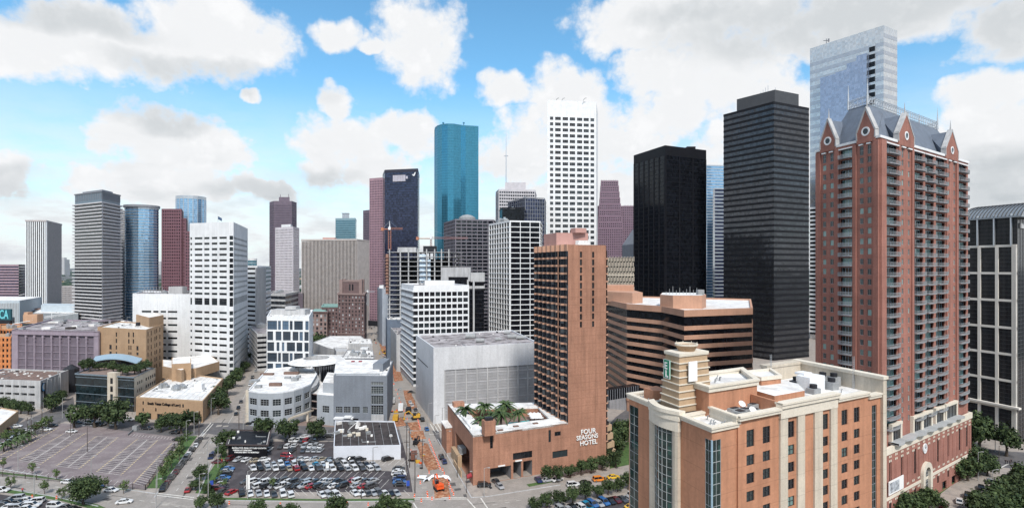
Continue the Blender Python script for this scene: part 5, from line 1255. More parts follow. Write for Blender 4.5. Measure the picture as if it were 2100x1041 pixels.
# silver tower
L1, C1, R1 = P(1661, 576), P(1812, 520), P(1840, 531); z = ZT(52, 520); poly = [L1, C1, R1, R1 + (L1 - C1)]
e = thing('office_tower', 'very tall silver glass tower with sloping top edge and a dark notch of corner windows', 'office tower', ctr(poly))
zl = ZT(100, 576)
m = MB(); n = 4; bot = [(p.x, p.y, 0) for p in poly]; topz = [zl, z, ZT(63, 531), zl - 3]; topv = [(p.x, p.y, topz[i]) for i, p in enumerate(poly)]
m.solid(bot + topv, [(0, 1, 5, 4), (1, 2, 6, 5), (2, 3, 7, 6), (3, 0, 4, 7), (4, 5, 6, 7)]); m.build('glazing', G_SILV, e)
fd = (C1 - L1).normalized(); fo = Vector((fd.y, -fd.x, 0)); BANDM = mat('silver_band', (.46, .48, .52), .22, .1, .3, metal=.7)
def bandface(p0, p1, u0, u1, z0, z1, st, hh, pr, mt, nm):
    d = (p1 - p0).normalized(); o = Vector((d.y, -d.x, 0)); zz = z0
    m = MB()
    while zz < z1: m.box(p0 + d * u0 + o * pr + Vector((0, 0, zz)), d * (u1 - u0), -o * (pr + .1), (0, 0, hh)); zz += st
    m.build(nm, mt, e)
Lf_ = (C1 - L1).length
bandface(L1, C1, 0, Lf_, 40, zl - 14, 8.2, 3.8, .08, BANDM, 'band'); bandface(C1, R1, 0, (R1 - C1).length, 40, zl - 4, 8.2, 3.8, .08, BANDM, 'band')
# stepped lower volume standing proud of the face
steps = [(1687, 1718, 150), (1718, 1741, 140), (1741, 1761, 122), (1761, 1782, 106)]
G_SL2 = mat('silver_glass_deep', (.36, .41, .52), .22, .12, 2.0, kind='glass', metal=.75, bump=.04)
m = MB()
for (xa, xb, yt) in steps:
    ua, ub = U(L1, C1, xa), U(L1, C1, xb); m.box(L1 + fd * ua + fo * 5, fd * (ub - ua), -fo * 5.1, (0, 0, ZF(L1, C1, (xa + xb) / 2, yt) - 4)); 
m.build('stepped_front', G_SL2, e)
ua, ub = U(L1, C1, 1783), U(L1, C1, 1795)
m = MB(); m.box(L1 + fd * ua + fo * .5, fd * (ub - ua), -fo * .6, (0, 0, ZF(L1, C1, 1789, 90)), 0); m.build('notch_wall', G_SILV, e)
for k in range(12):
    zz = ZF(L1, C1, 1789, 106 + k * 15.6); m = MB(); m.box(L1 + fd * ua + fo * .8 + Vector((0, 0, zz)), fd * (ub - ua), -fo * .28, (0, 0, 4.6)); m.build('notch_window', G_BLACK, e)
ua, ub = U(L1, C1, 1661.5), U(L1, C1, 1677)   # white floors low on the left edge
for k in range(36):
    zz = ZF(L1, C1, 1668, 425) - 4 - k * 4.3
    if zz < 4: break
    m = MB(); m.box(L1 + fd * ua + fo * .6 + Vector((0, 0, zz)), fd * (ub - ua), -fo * .5, (0, 0, 2.1)); m.box(L1 + fd * (ua - .5) + fo * 1.0 + Vector((0, 0, zz + 2.1)), fd * (ub - ua), -fo * .9, (0, 0, 2.1), 1); m.build('window_band', [G_BLACK, WHITE2], e)
m = MB(); q = L1 + fd * U(L1, C1, 1697); zz = ZF(L1, C1, 1697, 88); m.tube([q + Vector((0, 2, zz - 3)), q + Vector((0, 2, zz + 5))], .4, 4); m.tube([q + Vector((-3, 2, zz + 3)), q + Vector((3, 2, zz + 3))], .35, 4); m.tube([q + Vector((2.4, 2, zz + 2)), q + Vector((2.4, 2, zz + 5))], .8, 6); m.build('antenna', MIDG, e)
# thin glassy towers in the gap
tower('office_tower', 'slim pale blue glass tower seen between the two black towers', [P(1438, 740), P(1450, 702), P(1500, 706), P(1505, 750)], ZT(338, 702), 56, 0, G_BLUE, SILVER, sh=1.0, sp=.15, head=1.5, eq=1)
tower('office_tower', 'short grey glass tower standing before the slim pale blue glass tower', [P(1462, 660), P(1466, 640), P(1500, 642), P(1504, 680)], ZT(385, 640), 40, 0, G_NAVY, SILVER, sh=1.1, sp=.2, head=1.5, eq=0)
# purple stepped tower with spires
def stepped(name, label, mats_, tiers, clad, glass, nf, eq=0, spires=None):
    c = sum(tiers[0][0], Vector()) / 4; e = thing(name, label, 'office tower', tuple(c))
    for k, (poly, z0, z1, nb) in enumerate(tiers):
        MB().prism(offset(poly, -.02), z0, z1 - .6).build('glazing', glass, e)
        fhh = 4.0; m = MB(); zz = z1 - 2.6
        while zz > z0: m.ring(offset(poly, .3), offset(poly, -.5), zz, zz + 2.2); zz -= fhh
        m.ring(offset(poly, .35), offset(poly, -.6), z1 - 2.4, z1); m.build('spandrel', clad, e); m = MB()
        for i in range(len(poly)):
            a, b = poly[i], poly[(i + 1) % len(poly)]
            if not facing(a, b): continue
            Lw = (b - a).length; d = (b - a) / Lw; o = Vector((d.y, -d.x, 0)); n = max(2, int(Lw / nb))
            for j in range(n + 1): m.box(a + d * (Lw - nb * .5) * j / n + o * .45 + Vector((0, 0, z0)), d * nb * .5, -o * .6, (0, 0, z1 - z0 - .05))
        m.build('pier', clad, e)
        r = MB(); r.face([(p.x, p.y, z1 - .55) for p in poly]); r.build('roof', ROOFG, e)
    return e
def bx(x0, x1, d, dep, lean=0.0): a, b = P(x0, d), P(x1, d); k = dep / d * .9; return [a, b, b + Vector((b.x * k, dep, 0)), a + Vector((a.x * k, dep, 0))]
tw_ = [(bx(1226, 1301, 915, 60), 0, ZT(422, 915), 3.2)]
yb = 480
for k in range(9):
    x0 = 1225.5 + k * .9; x1 = 1278 - k * 1.3; yt = 480 - k * 12.6; tw_.append((bx(x0, x1, 905 + k * 1.5, 50 - k * 3), ZT(yt + (70 if k == 0 else 13), 905) if k else 0, ZT(yt - 13 if k < 8 else 368, 905), 3.2))
e = stepped('office_tower', 'purple granite tower stepping up to a spiked gabled top behind the tall white tower', None, tw_, PURP, G_MIX, 50)
m = MB()
for k in range(10): q = P(1233 + k * 3.6, 919, ZT(371, 905)); m.tube([q, q + Vector((0, 0, 5))], [1.0, .1], 4)
for k in range(7): q = P(1280 + k * 3.2, 915, ZT(424, 915)); m.tube([q, q + Vector((0, 0, 3.5))], [.9, .1], 4)
m.build('spire', PURP, e)
# low dark roof + vertical finned tan block
m = MB(); q = [P(1276, 740), P(1300, 700), P(1330, 700), P(1320, 760)]; m.prism(q, 0, ZT(500, 700)); m.prism(q, ZT(500, 700), ZT(468, 700), 0, None, [p.lerp(sum(q, Vector()) / 4, .7) for p in q]); top('low_building', m, [MIDG], 'dark sloping roofed block between the purple tower and the grooved black tower', 'building')
poly = [P(1243, 420), P(1301, 412), P(1301, 440), P(1243, 450)]; z = ZT(527, 414)
e = thing('office_building', 'tan block of staggered vertical fins rising behind the peach hotel tower', 'office block', ctr(poly))
MB().prism(offset(poly, -.6), 0, z - .5).build('glazing', G_BLACK, e)
m = MB(); a, b = poly[0], poly[1]
for k in range(19):
    q = a.lerp(b, k / 19)
    for j in range(7): m.box(q + Vector((.1 if j % 2 else .5, 0, z - 26 + j * 3.8)), (.55, 0, 0), (0, .7, 0), (0, 0, 3.6 - (.6 if (j + k) % 2 else 0)))
m.box(a + Vector((0, .2, z - 27)), b - a, (0, .5, 0), (0, 0, 1.2)); m.box(a + Vector((0, .2, z - 14)), b - a, (0, .5, 0), (0, 0, .8)); m.build('fin', CREAM, e)
r = MB(); r.face([p + Vector((0, 0, z - .45)) for p in poly]); r.build('roof', ROOFG, e)

# -- glass building with barrel roof at the right edge
C1 = P(2086, 230); L1 = P(1975, 249); R1 = P(2170, 262); z = ZT(441, 238)
e = thing('office_building', 'dark glass office building with cream square grid and ribbed barrel roof at the right edge', 'office building', tuple(C1))
pl = [L1, C1, R1, R1 + (L1 - C1)]
m = MB(); m.prism(pl, 0, z - .5); m.build('glazing', G_BLACK, e)
fd = (C1 - L1).normalized(); fo = Vector((fd.y, -fd.x, 0)); LL = (C1 - L1).length
CRG = mat('cream_grid', (.74, .70, .64), .7, .05)
m = MB(); xs = [1981, 2009, 2045, 2079]; lv = [ZF(L1, C1, 2060, y) for y in (504, 560, 615.5, 671, 725, 779, 835)]
for x in xs: u = U(L1, C1, x); m.box(L1 + fd * (u - .55) + fo * .5, fd * 1.15, -fo * .6, (0, 0, ZF(L1, C1, x, 504)))
m.box(L1 + fd * (LL - 1.7) + fo * .5, fd * 1.7, -fo * .6, (0, 0, ZF(L1, C1, 2080, 504)))
m.build('grid_column', CRG, e)
for zz in lv: m = MB(); m.box(L1 + fo * .46 + Vector((0, 0, zz - .5)), fd * LL, -fo * .5, (0, 0, 1.0)); m.build('grid_beam', CRG, e)
m = MB(); m.box(L1 + fo * 1.6 + Vector((0, 0, lv[-1] - 5.5)) + Vector((0, 0, 6)), fd * (LL + 1.4), -fo * 1.7, (0, 0, .8)); m.build('grid_beam', CRG, e)
m = MB()
for i in range(46): m.box(L1 + fd * (LL * i / 46) + fo * .12, fd * .09, -fo * .1, (0, 0, z - 1))
zz = 2
while zz < z - 2: m.box(L1 + fo * .10 + Vector((0, 0, zz)), fd * LL, -fo * .08, (0, 0, .1)); zz += 1.75
gd = (R1 - C1).normalized(); go = Vector((gd.y, -gd.x, 0)); zz = 2
while zz < z - 2: m.box(C1 + go * .10 + Vector((0, 0, zz)), gd * (R1 - C1).length, -go * .08, (0, 0, .1)); zz += 1.75
for i in range(16): m.box(C1 + gd * ((R1 - C1).length * i / 16) + go * .12, gd * .09, -go * .1, (0, 0, z - 1))
m.build('mullion', mat('mullion_grey', (.07, .07, .075), .5), e)
m = MB()
for x in (2008, 2042, 2077): u = U(L1, C1, x); m.box(L1 + fd * (u - .5) + fo * 1.0 + Vector((0, 0, ZF(L1, C1, x, 504))), fd * .5, -fo * .8, (0, 0, z - ZF(L1, C1, x, 504)))
m.build('upper_column', SILVER, e)
m = MB()   # barrel roof
prof = [(-1.2, 0), (0, 1.6), (2.5, 3.6), (6, 5.0), (11, 5.9), (18, 6.0)]
for (a, b) in zip(prof, prof[1:]): m.face([L1 - fo * a[0] + Vector((0, 0, z + a[1] - 1)), C1 - fo * a[0] + fd * 2 + Vector((0, 0, z + a[1] - 1)), C1 - fo * b[0] + fd * 2 + Vector((0, 0, z + b[1] - 1)), L1 - fo * b[0] + Vector((0, 0, z + b[1] - 1))])
m.prism([L1 + fo * 1.2, C1 + fo * 1.2 + fd * 2, C1 + fd * 2 - fo * 18, L1 - fo * 18], z - 1.6, z - 1.05)
m.face([C1 + fd * 2 - fo * a[0] + Vector((0, 0, z + a[1] - 1)) for a in prof] + [C1 + fd * 2 - fo * 18 + Vector((0, 0, z - 1))]); m.build('barrel_roof', mat('metal_roof', (.30, .33, .36), .4, .08, .2, metal=.4), e)
m = MB()
for i in range(17):
    q = L1 + fd * ((LL + 2) * i / 16); m.tube([q - fo * a[0] + Vector((0, 0, z + a[1] - .85)) for a in prof], .22, 4)
m.build('roof_rib', DARKP, e)
m = MB(); m.box(C1 + gd * 3 + go * .6 + Vector((0, 0, ZT(468, 232))), gd * 6, -go * .5, (0, 0, 2.2)); m.build('sign_panel', OFFW, e)

# ================================================================ left and centre-left
# -- white tower with short ribbon windows
A0, A1, A2, A3 = P(389, 372), P(470, 361), P(479, 362), P(508, 424); z = 105
poly = [A0, A1, A2, A3, A3 + (A0 - A2) * .9]
e = thing('office_tower', 'white concrete tower with short black ribbon windows and a flag on its roof', 'office tower', ctr(poly))
rowz = [(ZT(485, 362) - k * 3.73 - 0, ZT(489.5, 362) - k * 3.73) for k in range(12)] + [(ZT(617, 362) + .2, ZT(626, 362))] + [(ZT(643 - 4, 362) - k * 4.32, ZT(647.5 - 4, 362) - k * 4.32) for k in range(12)]
rowz = [(b, a) for a, b in rowz if b > 1]
w1, i1 = ugrid(A0, A1, [(U(A0, A1, a), U(A0, A1, b)) for a, b in ((390, 393.8), (399, 415), (418.5, 429.5), (434, 445.5), (449.5, 465))], rowz, .4, 2, 1, G_WIN, FRAMED, .06)
w2, i2 = ugrid(A1, A2, [(.2, (A2 - A1).length - .25)], [(a - .7, b + .5) for a, b in rowz], .3, 1, 1, G_WIN, FRAMED, .06)
L3 = (A3 - A2).length; w3, i3 = ugrid(A2, A3, [(1.5 + k * (L3 - 3) / 12, 1.5 + (k + .72) * (L3 - 3) / 12) for k in range(12)], rowz, .4, 1, 1, G_WIN, FRAMED, .06)
walls(e, poly, z - 1, {0: w1, 1: w2, 2: w3}, WHITE, rec=.4); many(e, 'window', i1 + i2 + i3); deck(e, poly, z, 1, .8, WHITE, ROOFG)
m = MB(); q = P(447, 395, z - 1); m.tube([q, q + Vector((0, 0, 8))], .12, 5); fpn = m.build('flagpole', SILVER, e)
m = MB()
for k in range(4): a = q + Vector((.1 + k * .7, .15 * math.sin(k * 1.6), 7.9 - k * .35)); b = q + Vector((.1 + (k + 1) * .7, .15 * math.sin((k + 1) * 1.6), 7.9 - (k + 1) * .35)); m.face([a, b, b - Vector((0, 0, 2.2)), a - Vector((0, 0, 2.2))])
m.build('flag', mat('flag_cloth', (.06, .10, .18), .8), fpn, e.location)
# -- lower white block on its left
B0, B1 = P(272, 386), P(391, 380); poly = [B0, B1, B1 + Vector((-20, 45, 0)), B0 + Vector((-24, 45, 0))]; z = ZT(602, 384)
e = thing('office_building', 'lower white concrete block with short black ribbon windows behind the tan building', 'office block', ctr(poly))
rz = [(ZT(640.5, 384) - k * 4.6, ZT(636.5, 384) - k * 4.6) for k in range(11)]; rz = [r_ for r_ in rz if r_[0] > 1]
w1, i1 = ugrid(B0, B1, [(U(B0, B1, a), U(B0, B1, b)) for a, b in ((290.5, 310), (314, 325), (329, 340.5), (344, 363.5))], rz, .4, 2, 1, G_WIN, FRAMED, .06)
walls(e, poly, z - 1, {0: w1}, WHITE, rec=.4); many(e, 'window', i1); deck(e, poly, z, 1, .7, WHITE, ROOFG)
m = MB(); m.cbox(P(365, 400, z - 1), 10, 6, 5.5); m.build('penthouse', OFFW, e)
m = MB()
for k in range(7): q = P(296 + k * 6.2, 392, z - 1); m.tube([q, q + Vector((0, 0, 5.5))], .18, 4)
m.tube([P(296, 392, z + 2.5), P(333, 392, z + 2.5)], .15, 4); m.build('roof_frame', GREYC, e); equip(e, poly, z - 1, 4, 4, smax=4)
# -- tan brick building
C1, L1, R1 = P(300, 330), P(200, 345), P(335, 366); z = 37.4; poly = [L1, C1, R1, R1 + (L1 - C1)]
e = thing('brick_building', 'windowless-looking tan brick building with slot windows and white roof', 'brick building', ctr(poly))
wl = []; il = []
def addw(p0, p1, x0, x1, y0, y1, idx, W, I, nx=1, gm=None):
    ua, ub = U(p0, p1, x0), U(p0, p1, x1); zb = ZF(p0, p1, (x0 + x1) / 2, y1); zt_ = ZF(p0, p1, (x0 + x1) / 2, y0); W.append((ua, ub, zb, zt_)); I.append((winmesh(ub - ua, zt_ - zb, .3, nx, 1, gm or G_WIN, FRAMED, .07), fmat(p0, p1, ua, zb)))
for (x0, x1, y0, y1) in [(237, 240, 681, 690), (237, 240, 694, 703), (237, 240, 707.5, 716), (237, 240, 721, 727), (262.5, 265.5, 681, 691), (272, 275, 681, 691), (262.5, 265.5, 695, 704), (272, 275, 695, 704), (263, 265.5, 708, 717), (267, 269.5, 708, 717), (263, 265.5, 721.5, 727), (267, 269.5, 721.5, 727), (224, 229, 706.5, 716), (224, 229, 720, 726.5), (279.5, 284, 709, 718), (279.5, 284, 722, 728)]: addw(L1, C1, x0, x1, y0, y1, 0, wl, il)
wr = []; ir = []
for j, xs_ in enumerate(((303, 304.6), (309.5, 311.2), (317, 318.8), (320.5, 322.2), (327, 329))):
    for k in range(6): yy = 680 - j * 2.2 + k * 14.2; addw(C1, R1, xs_[0], xs_[1], yy, yy + 9, 1, wr, ir)
walls(e, poly, z - .7, {0: wl, 1: wr}, TAN, rec=.3); many(e, 'window', il + ir); deck(e, poly, z, .7, .5, TAN, ROOFW)
pw_ = [P(279, 372), P(306, 348), P(335.5, 367), P(318, 385)]; m = MB(); m.prism([p for p in pw_], z - 2, ZT(650, 352)); m.prism(offset(pw_, -.8), ZT(650, 352), ZT(650, 352) + .05, 1); m.build('raised_block', [TAN, ROOFW], e)
m = MB(); m.tube([P(283, 352, z), P(283, 352, z + 2.2)], 1.3, 10); m.build('tank', DARKP, e)
# -- mauve parking garage
C1, L1 = P(202, 342), P(24, 352); z = ZT(680, 342); z = 35.0; poly = [L1, C1, C1 + Vector((-30, 70, 0)), L1 + Vector((-34, 70, 0))]
e = thing('parking_garage', 'mauve concrete parking garage with meshed bays between the cream tower block and the left edge', 'parking garage', ctr(poly)); e['label'] = 'long mauve concrete parking garage with meshed bays left of the tan brick building'
m = MB(); m.prism(offset(poly, -1.0), 0, z - 1.2); m.build('core_wall', MAUVED, e)
d = (C1 - L1).normalized(); o = Vector((d.y, -d.x, 0)); LL = (C1 - L1).length
m = MB(); m.box(L1, d * 4.5, -o * 1.1, (0, 0, z)); m.box(C1 - d * 3.5, d * 3.5, -o * 1.1, (0, 0, z)); m.box(L1 + d * 4.5 + Vector((0, 0, z - 3.2)), d * (LL - 8), -o * 1.05, (0, 0, 3.2)); m.box(L1 + o * .3 + Vector((0, 0, z - 3.0)), d * LL, -o * .31, (0, 0, .5))
m.face([C1, poly[2], poly[2] + Vector((0, 0, z)), C1 + Vector((0, 0, z))]); m.face([poly[3], L1, L1 + Vector((0, 0, z)), poly[3] + Vector((0, 0, z))]); m.build('wall', MAUVE, e)
m = MB()
for k in range(8): u = 4.5 + (LL - 8) * (k + .9) / 8.8; m.box(L1 + d * u + o * .06 - o * .0, d * .7, -o * 1.0, (0, 0, z - 5.0)); m.box(L1 + d * (u - .3) + o * .12 + Vector((0, 0, z - 5.0)), d * 1.3, -o * 1.1, (0, 0, 1.6)); m.box(L1 + d * (u - .2) + o * .1 + Vector((0, 0, z - 7.3)), d * 1.1, -o * 1.1, (0, 0, .5))
m.build('pier', MAUVE, e)
m = MB()
for k in range(6): m.box(L1 + d * 4.5 - o * .6 + Vector((0, 0, 3.2 + k * 4.4)), d * (LL - 8), -o * .4, (0, 0, .3))
m.build('floor_line', MAUVE, e)
deck(e, poly, z + .02, .9, .8, MAUVE, ROOFG); rr = random.Random(2)
for k in range(16): m = MB(); t, s_ = rr.random(), rr.random(); q = L1.lerp(C1, t).lerp(poly[3].lerp(poly[2], t), .1 + .85 * s_); m.cbox(q + Vector((0, 0, z - .85)), rr.uniform(2, 9), rr.uniform(1.5, 5), rr.uniform(.5, 1.6), 0, .1); m.build('roof_unit', [ROOFW, EQUIP, ROOFD][k % 3], e)
m = MB()
for k in range(9): q = L1.lerp(C1, k / 8.5) + Vector((-14, 50, z)); m.tube([q, q + Vector((0, 0, 4.2)), q + Vector((2.4, 0, 4.2))], .18, 4)
m.build('lamp_post', EQUIP, e)
# -- white garage with blue globe emblem
C1, L1, R1 = P(83, 289), P(-60, 296), P(138, 318); z = 15.0; poly = [L1, C1, R1, R1 + (L1 - C1)]
e = thing('garage_building', 'weathered white concrete garage with brown gravel roof and a blue globe emblem', 'garage', ctr(poly))
d = (C1 - L1).normalized(); LL = (C1 - L1).length; hol = []
for k in range(6):
    u0 = LL - 3.2 - (k + 1) * 4.9
    for zz in (1.0, 5.2, 9.2): hol.append((u0 + .5, u0 + 4.5, zz + (1.6 if zz > 2 else .2), zz + 3.0))
m = MB(); holes(m, L1, C1, 0, z - .8, hol, 0, 3.0)
for (a, b) in ((C1, R1), (R1, poly[3]), (poly[3], L1)): m.face([a, b, b + Vector((0, 0, z - .8)), a + Vector((0, 0, z - .8))])
m.build('wall', OFFW, e)
inn3 = Vector((-d.y, d.x, 0)); m = MB(); m.box(L1 + inn3 * 3.02, d * (LL - .5), inn3 * .2, (0, 0, z - 1.5)); m.build('inner_wall', DARKP, e)
m = MB(); rd = (R1 - C1).normalized(); ro = Vector((rd.y, -rd.x, 0)); LR = (R1 - C1).length
for k in range(7): m.box(C1 + rd * (LR * (k + .6) / 7.2) + ro * .3, rd * .3, -ro * .29, (0, 0, z - 1))
m.box(C1 + rd * LR * .68 + ro * .6, rd * LR * .32, -ro * .59, (0, 0, z + .4)); m.build('buttress', OFFW, e)
deck(e, poly, z, .8, .6, OFFW, ROOFB)
rr = random.Random(8)
for k in range(26): m = MB(); t, s_ = rr.random(), rr.random(); q = L1.lerp(C1, t).lerp(poly[3].lerp(R1, t), .08 + .85 * s_); m.cbox(q + Vector((0, 0, z - .75)), .9, .9, .5); m.build('roof_vent', ROOFW, e)
m = MB(); u = U(C1, R1, 87.5); zc = ZF(C1, R1, 87.5, 793); q = C1 + rd * u + ro * .45 + Vector((0, 0, zc)); r_ = 2.2
m.face([q + rd * r_ * math.cos(2 * math.pi * i / 28) + Vector((0, 0, r_ * math.sin(2 * math.pi * i / 28))) for i in range(28)], 0)
m.face([q + ro * .03 + rd * (.3 + r_ * .62 * math.cos(2 * math.pi * i / 28)) + Vector((0, 0, .15 + r_ * .72 * math.sin(2 * math.pi * i / 28))) for i in range(28)], 1)
for k in range(9):
    t0, t1 = R(100 + k * 18), R(118 + k * 18); A = [q + ro * .05 + rd * rr0 * math.cos(t) + Vector((0, 0, rr0 * math.sin(t))) for rr0, t in ((r_ * .95, t0), (r_ * 1.25, t0), (r_ * 1.25, t1), (r_ * .95, t1))]; m.face(A, 2)
m.box(q - Vector((0, 0, r_ + 1.3)) - rd * .3, rd * 1.6, ro * .03, (0, 0, .4), 2); m.box(q - Vector((0, 0, r_ + .8)) - rd * .0, rd * 1.2, ro * .03, (0, 0, .3), 2); m.build('globe_emblem', [mat('emblem_blue', (.10, .36, .68), .5), WHS, BLACKP], e)
# -- dark glass and cream building with roof garden
C1, L1, R1 = P(275, 283), P(153, 293), P(316, 309); z = 18.4; poly = [L1, C1, R1, R1 + (L1 - C1)]
e = thing('office_building', 'dark glass office with cream stair tower, blue curved roof and planted roof terrace', 'office building', ctr(poly))
MB().prism(offset(poly, -.5), 0, z - .8).build('glazing', mat('deep_teal_glass', (.012, .020, .024), .08, .5, 1.6, kind='glass', spec=.55), e)
d = (C1 - L1).normalized(); o = Vector((d.y, -d.x, 0)); LL = (C1 - L1).length
m = MB()
for zz in (3.2, 7.6, 12.0, 16.2): m.box(L1 - o * .3 + Vector((0, 0, zz)), d * LL, -o * .3, (0, 0, .26))
m.build('mullion', mat('frame_bluegrey', (.16, .20, .24), .5), e)
w1, i1 = ugrid(C1, R1, [(4 + k * 2.6, 4 + k * 2.6 + 1.5) for k in range(3)] + [(15 + k * 3.0, 15 + k * 3.0 + 1.9) for k in range(5)], [(5, 6.8), (9.2, 11), (13.2, 15)], .3)
m = MB(); holes(m, C1, R1, 0, z - .3, w1, 0, .3); m.build('side_wall', CREAM, e); many(e, 'window', i1)
ua, ub = U(L1, C1, 223), U(L1, C1, 240); q = L1 + d * ua + o * .8; w1, i1 = ugrid(q, q + d * (ub - ua), [((ub - ua) * .33, (ub - ua) * .67)], [(1.5 + k * 4.2, 4.6 + k * 4.2) for k in range(4)], .3)
m = MB(); holes(m, q, q + d * (ub - ua), 0, z + 1.6, w1, 0, .3); q2 = q - o * 2.5; m.face([q2, q, q + Vector((0, 0, z + 1.6)), q2 + Vector((0, 0, z + 1.6))]); m.face([q + d * (ub - ua), q2 + d * (ub - ua), q2 + d * (ub - ua) + Vector((0, 0, z + 1.6)), q + d * (ub - ua) + Vector((0, 0, z + 1.6))]); m.face([q + Vector((0, 0, z + 1.6)), q + d * (ub - ua) + Vector((0, 0, z + 1.6)), q2 + d * (ub - ua) + Vector((0, 0, z + 1.6)), q2 + Vector((0, 0, z + 1.6))]); m.build('stair_tower', CREAM, e); many(e, 'window', i1)
m = MB(); m.face([p + Vector((0, 0, z - .75)) for p in poly]); m.build('roof', PAVER, e); m = MB(); m.ring(poly, offset(poly, -.4), z - .8, z - .1); m.build('parapet', MATS['frame_bluegrey'], e)
m = MB(); q4 = [P(188, 312), P(283, 306), P(292, 322), P(196, 330)]; n = 10
m.prism(offset(q4, -2), z - .7, z + 3.0, 1)
for i in range(n):
    t0, t1 = i / n, (i + 1) / n; h0, h1 = 3 + 2.2 * math.sin(math.pi * t0), 3 + 2.2 * math.sin(math.pi * t1)
    a, b, c, dd_ = q4[0].lerp(q4[1], t0), q4[0].lerp(q4[1], t1), q4[3].lerp(q4[2], t1), q4[3].lerp(q4[2], t0); Z = Vector((0, 0, z))
    m.solid([a + Z + Vector((0, 0, h0 - .6)), b + Z + Vector((0, 0, h1 - .6)), c + Z + Vector((0, 0, h1 - .6)), dd_ + Z + Vector((0, 0, h0 - .6)), a + Z + Vector((0, 0, h0)), b + Z + Vector((0, 0, h1)), c + Z + Vector((0, 0, h1)), dd_ + Z + Vector((0, 0, h0))], [(0, 1, 5, 4), (4, 5, 6, 7), (2, 3, 7, 6), (1, 2, 6, 5), (3, 0, 4, 7)], 0)
m.build('curved_roof', [mat('blue_metal_roof', (.30, .42, .52), .5, .06), G_DARK], e)
# -- college: tan brick, low
C1, L1, R1 = P(416, 264), P(279, 272), P(458, 318); z = 10.6; poly = [L1, C1, R1, R1 + (L1 - C1) + Vector((0, 10, 0))]
e = thing('college_building', 'low tan brick college building with dark lettering along its front', 'college', ctr(poly))
wl = []; il = []
for (x0, x1, y0, y1) in [(292, 295, 822, 829), (292, 295, 836, 843), (367.5, 370.5, 828, 835), (373.5, 377, 828, 835), (318, 321, 836, 843), (408, 410.5, 842, 851)]: addw(L1, C1, x0, x1, y0, y1, 0, wl, il)
for (x0, x1) in [(284, 294), (300, 310), (322, 332), (340, 352), (384, 396)]: ua, ub = U(L1, C1, x0), U(L1, C1, x1); wl.append((ua, ub, .02, 2.9)); il.append((winmesh(ub - ua, 2.88, .3, 2, 1), fmat(L1, C1, ua, .02)))
wl = [w_ for w_ in wl if w_[3] > w_[2]]; wr = [(12, 34, 5.0, 7.6)]; ir = [(winmesh(22, 2.6, .3, 10, 1), fmat(C1, R1, 12, 5.0))]
walls(e, poly, z - .6, {0: wl, 1: wr}, TAN, rec=.3); many(e, 'window', il + ir); deck(e, poly, z, .6, .5, TAN2, ROOFW)
text('South Texas College of Law', 1.75, BLACKP, e, L1, C1, U(L1, C1, 303), ZF(L1, C1, 325, 829.5), proud=.2, ext=.08, off=.03, sx=.92)
t2 = [P(328, 318), P(372, 305), P(400, 312), P(455, 325), P(440, 362), P(330, 362)]
m = MB(); m.prism([P(333, 322), P(372, 309), P(378, 312), P(378, 340), P(333, 345)], z - .6, z + 6.2); m.face([p + Vector((0, 0, z + 6.25)) for p in offset([P(333, 322), P(372, 309), P(378, 312), P(378, 340), P(333, 345)], -.5)], 1)
m.prism([P(362, 318), P(402, 322), P(450, 345), P(430, 372), P(352, 360)], z - .6, z + 5.0); m.face([p + Vector((0, 0, z + 5.05)) for p in offset([P(362, 318), P(402, 322), P(450, 345), P(430, 372), P(352, 360)], -.5)], 1)
m.prism([P(352, 312), P(392, 316), P(392, 332), P(352, 330)], z - .6, z + 9.2); m.face([p + Vector((0, 0, z + 9.25)) for p in offset([P(352, 312), P(392, 316), P(392, 332), P(352, 330)], -.4)], 1); m.build('upper_storey', [TAN, ROOFW], e)
m = MB(); m.cbox(P(409, 291, z - .6), 4, 3, 3.2); m.build('plant_unit', WHITE2, e); equip(e, [P(300, 285), P(395, 280), P(400, 305), P(310, 305)], z - .58, 12, 6, smax=3.5)
# -- curved blue-grey building
cx_ = [(508, 260), (530, 256.5), (555, 255.5), (580, 257), (603, 261), (622, 267), (638, 275)]
fp_ = [P(*c) for c in cx_]; bk = [P(650, 300), P(640, 322), P(596, 322), P(548, 315)]; poly = fp_ + bk; z = 16.6
e = thing('theatre_building', 'low blue grey building with bowed front, two rows of square windows and white roof', 'building', ctr(poly))
m = MB(); its = []
for i in range(len(poly)):
    a, b = poly[i], poly[(i + 1) % len(poly)]
    if i < len(fp_) - 1:
        Lw = (b - a).length; n = max(1, round(Lw / 5.4)); us = [((k + .16) * Lw / n, (k + .84) * Lw / n) for k in range(n)]
        w1, i1 = ugrid(a, b, us, [(5.0, 8.0), (10.2, 13.2)], .35, 3, 3, G_WIN, FRAME, .08); holes(m, a, b, 0, z - .6, w1, 0, .35); its += i1
    else: m.face([a, b, b + Vector((0, 0, z - .6)), a + Vector((0, 0, z - .6))])
m.build('wall', BLUEG2, e); many(e, 'window', its); deck(e, poly, z, .6, .5, WHITE2, ROOFW)
m = MB(); a, b = P(590, 254), P(632, 266); m.box(a + Vector((0, 0, 4.0)), b - a, Vector((1, 5, 0)), (0, 0, .8)); m.box(a + Vector((0, 0, 0)), (.9, .1, 0), (0, .9, 0), (0, 0, 4)); m.box(b - Vector((.9, 0, 0)), (.9, .1, 0), (0, .9, 0), (0, 0, 4)); m.build('entrance_canopy', CREAM, e)
m = MB(); m.box(P(507, 260) + Vector((-.6, -.3, 0)), (1.4, 0, 0), (0, 1.5, 0), (0, 0, z)); m.build('corner_pier', CREAM, e)
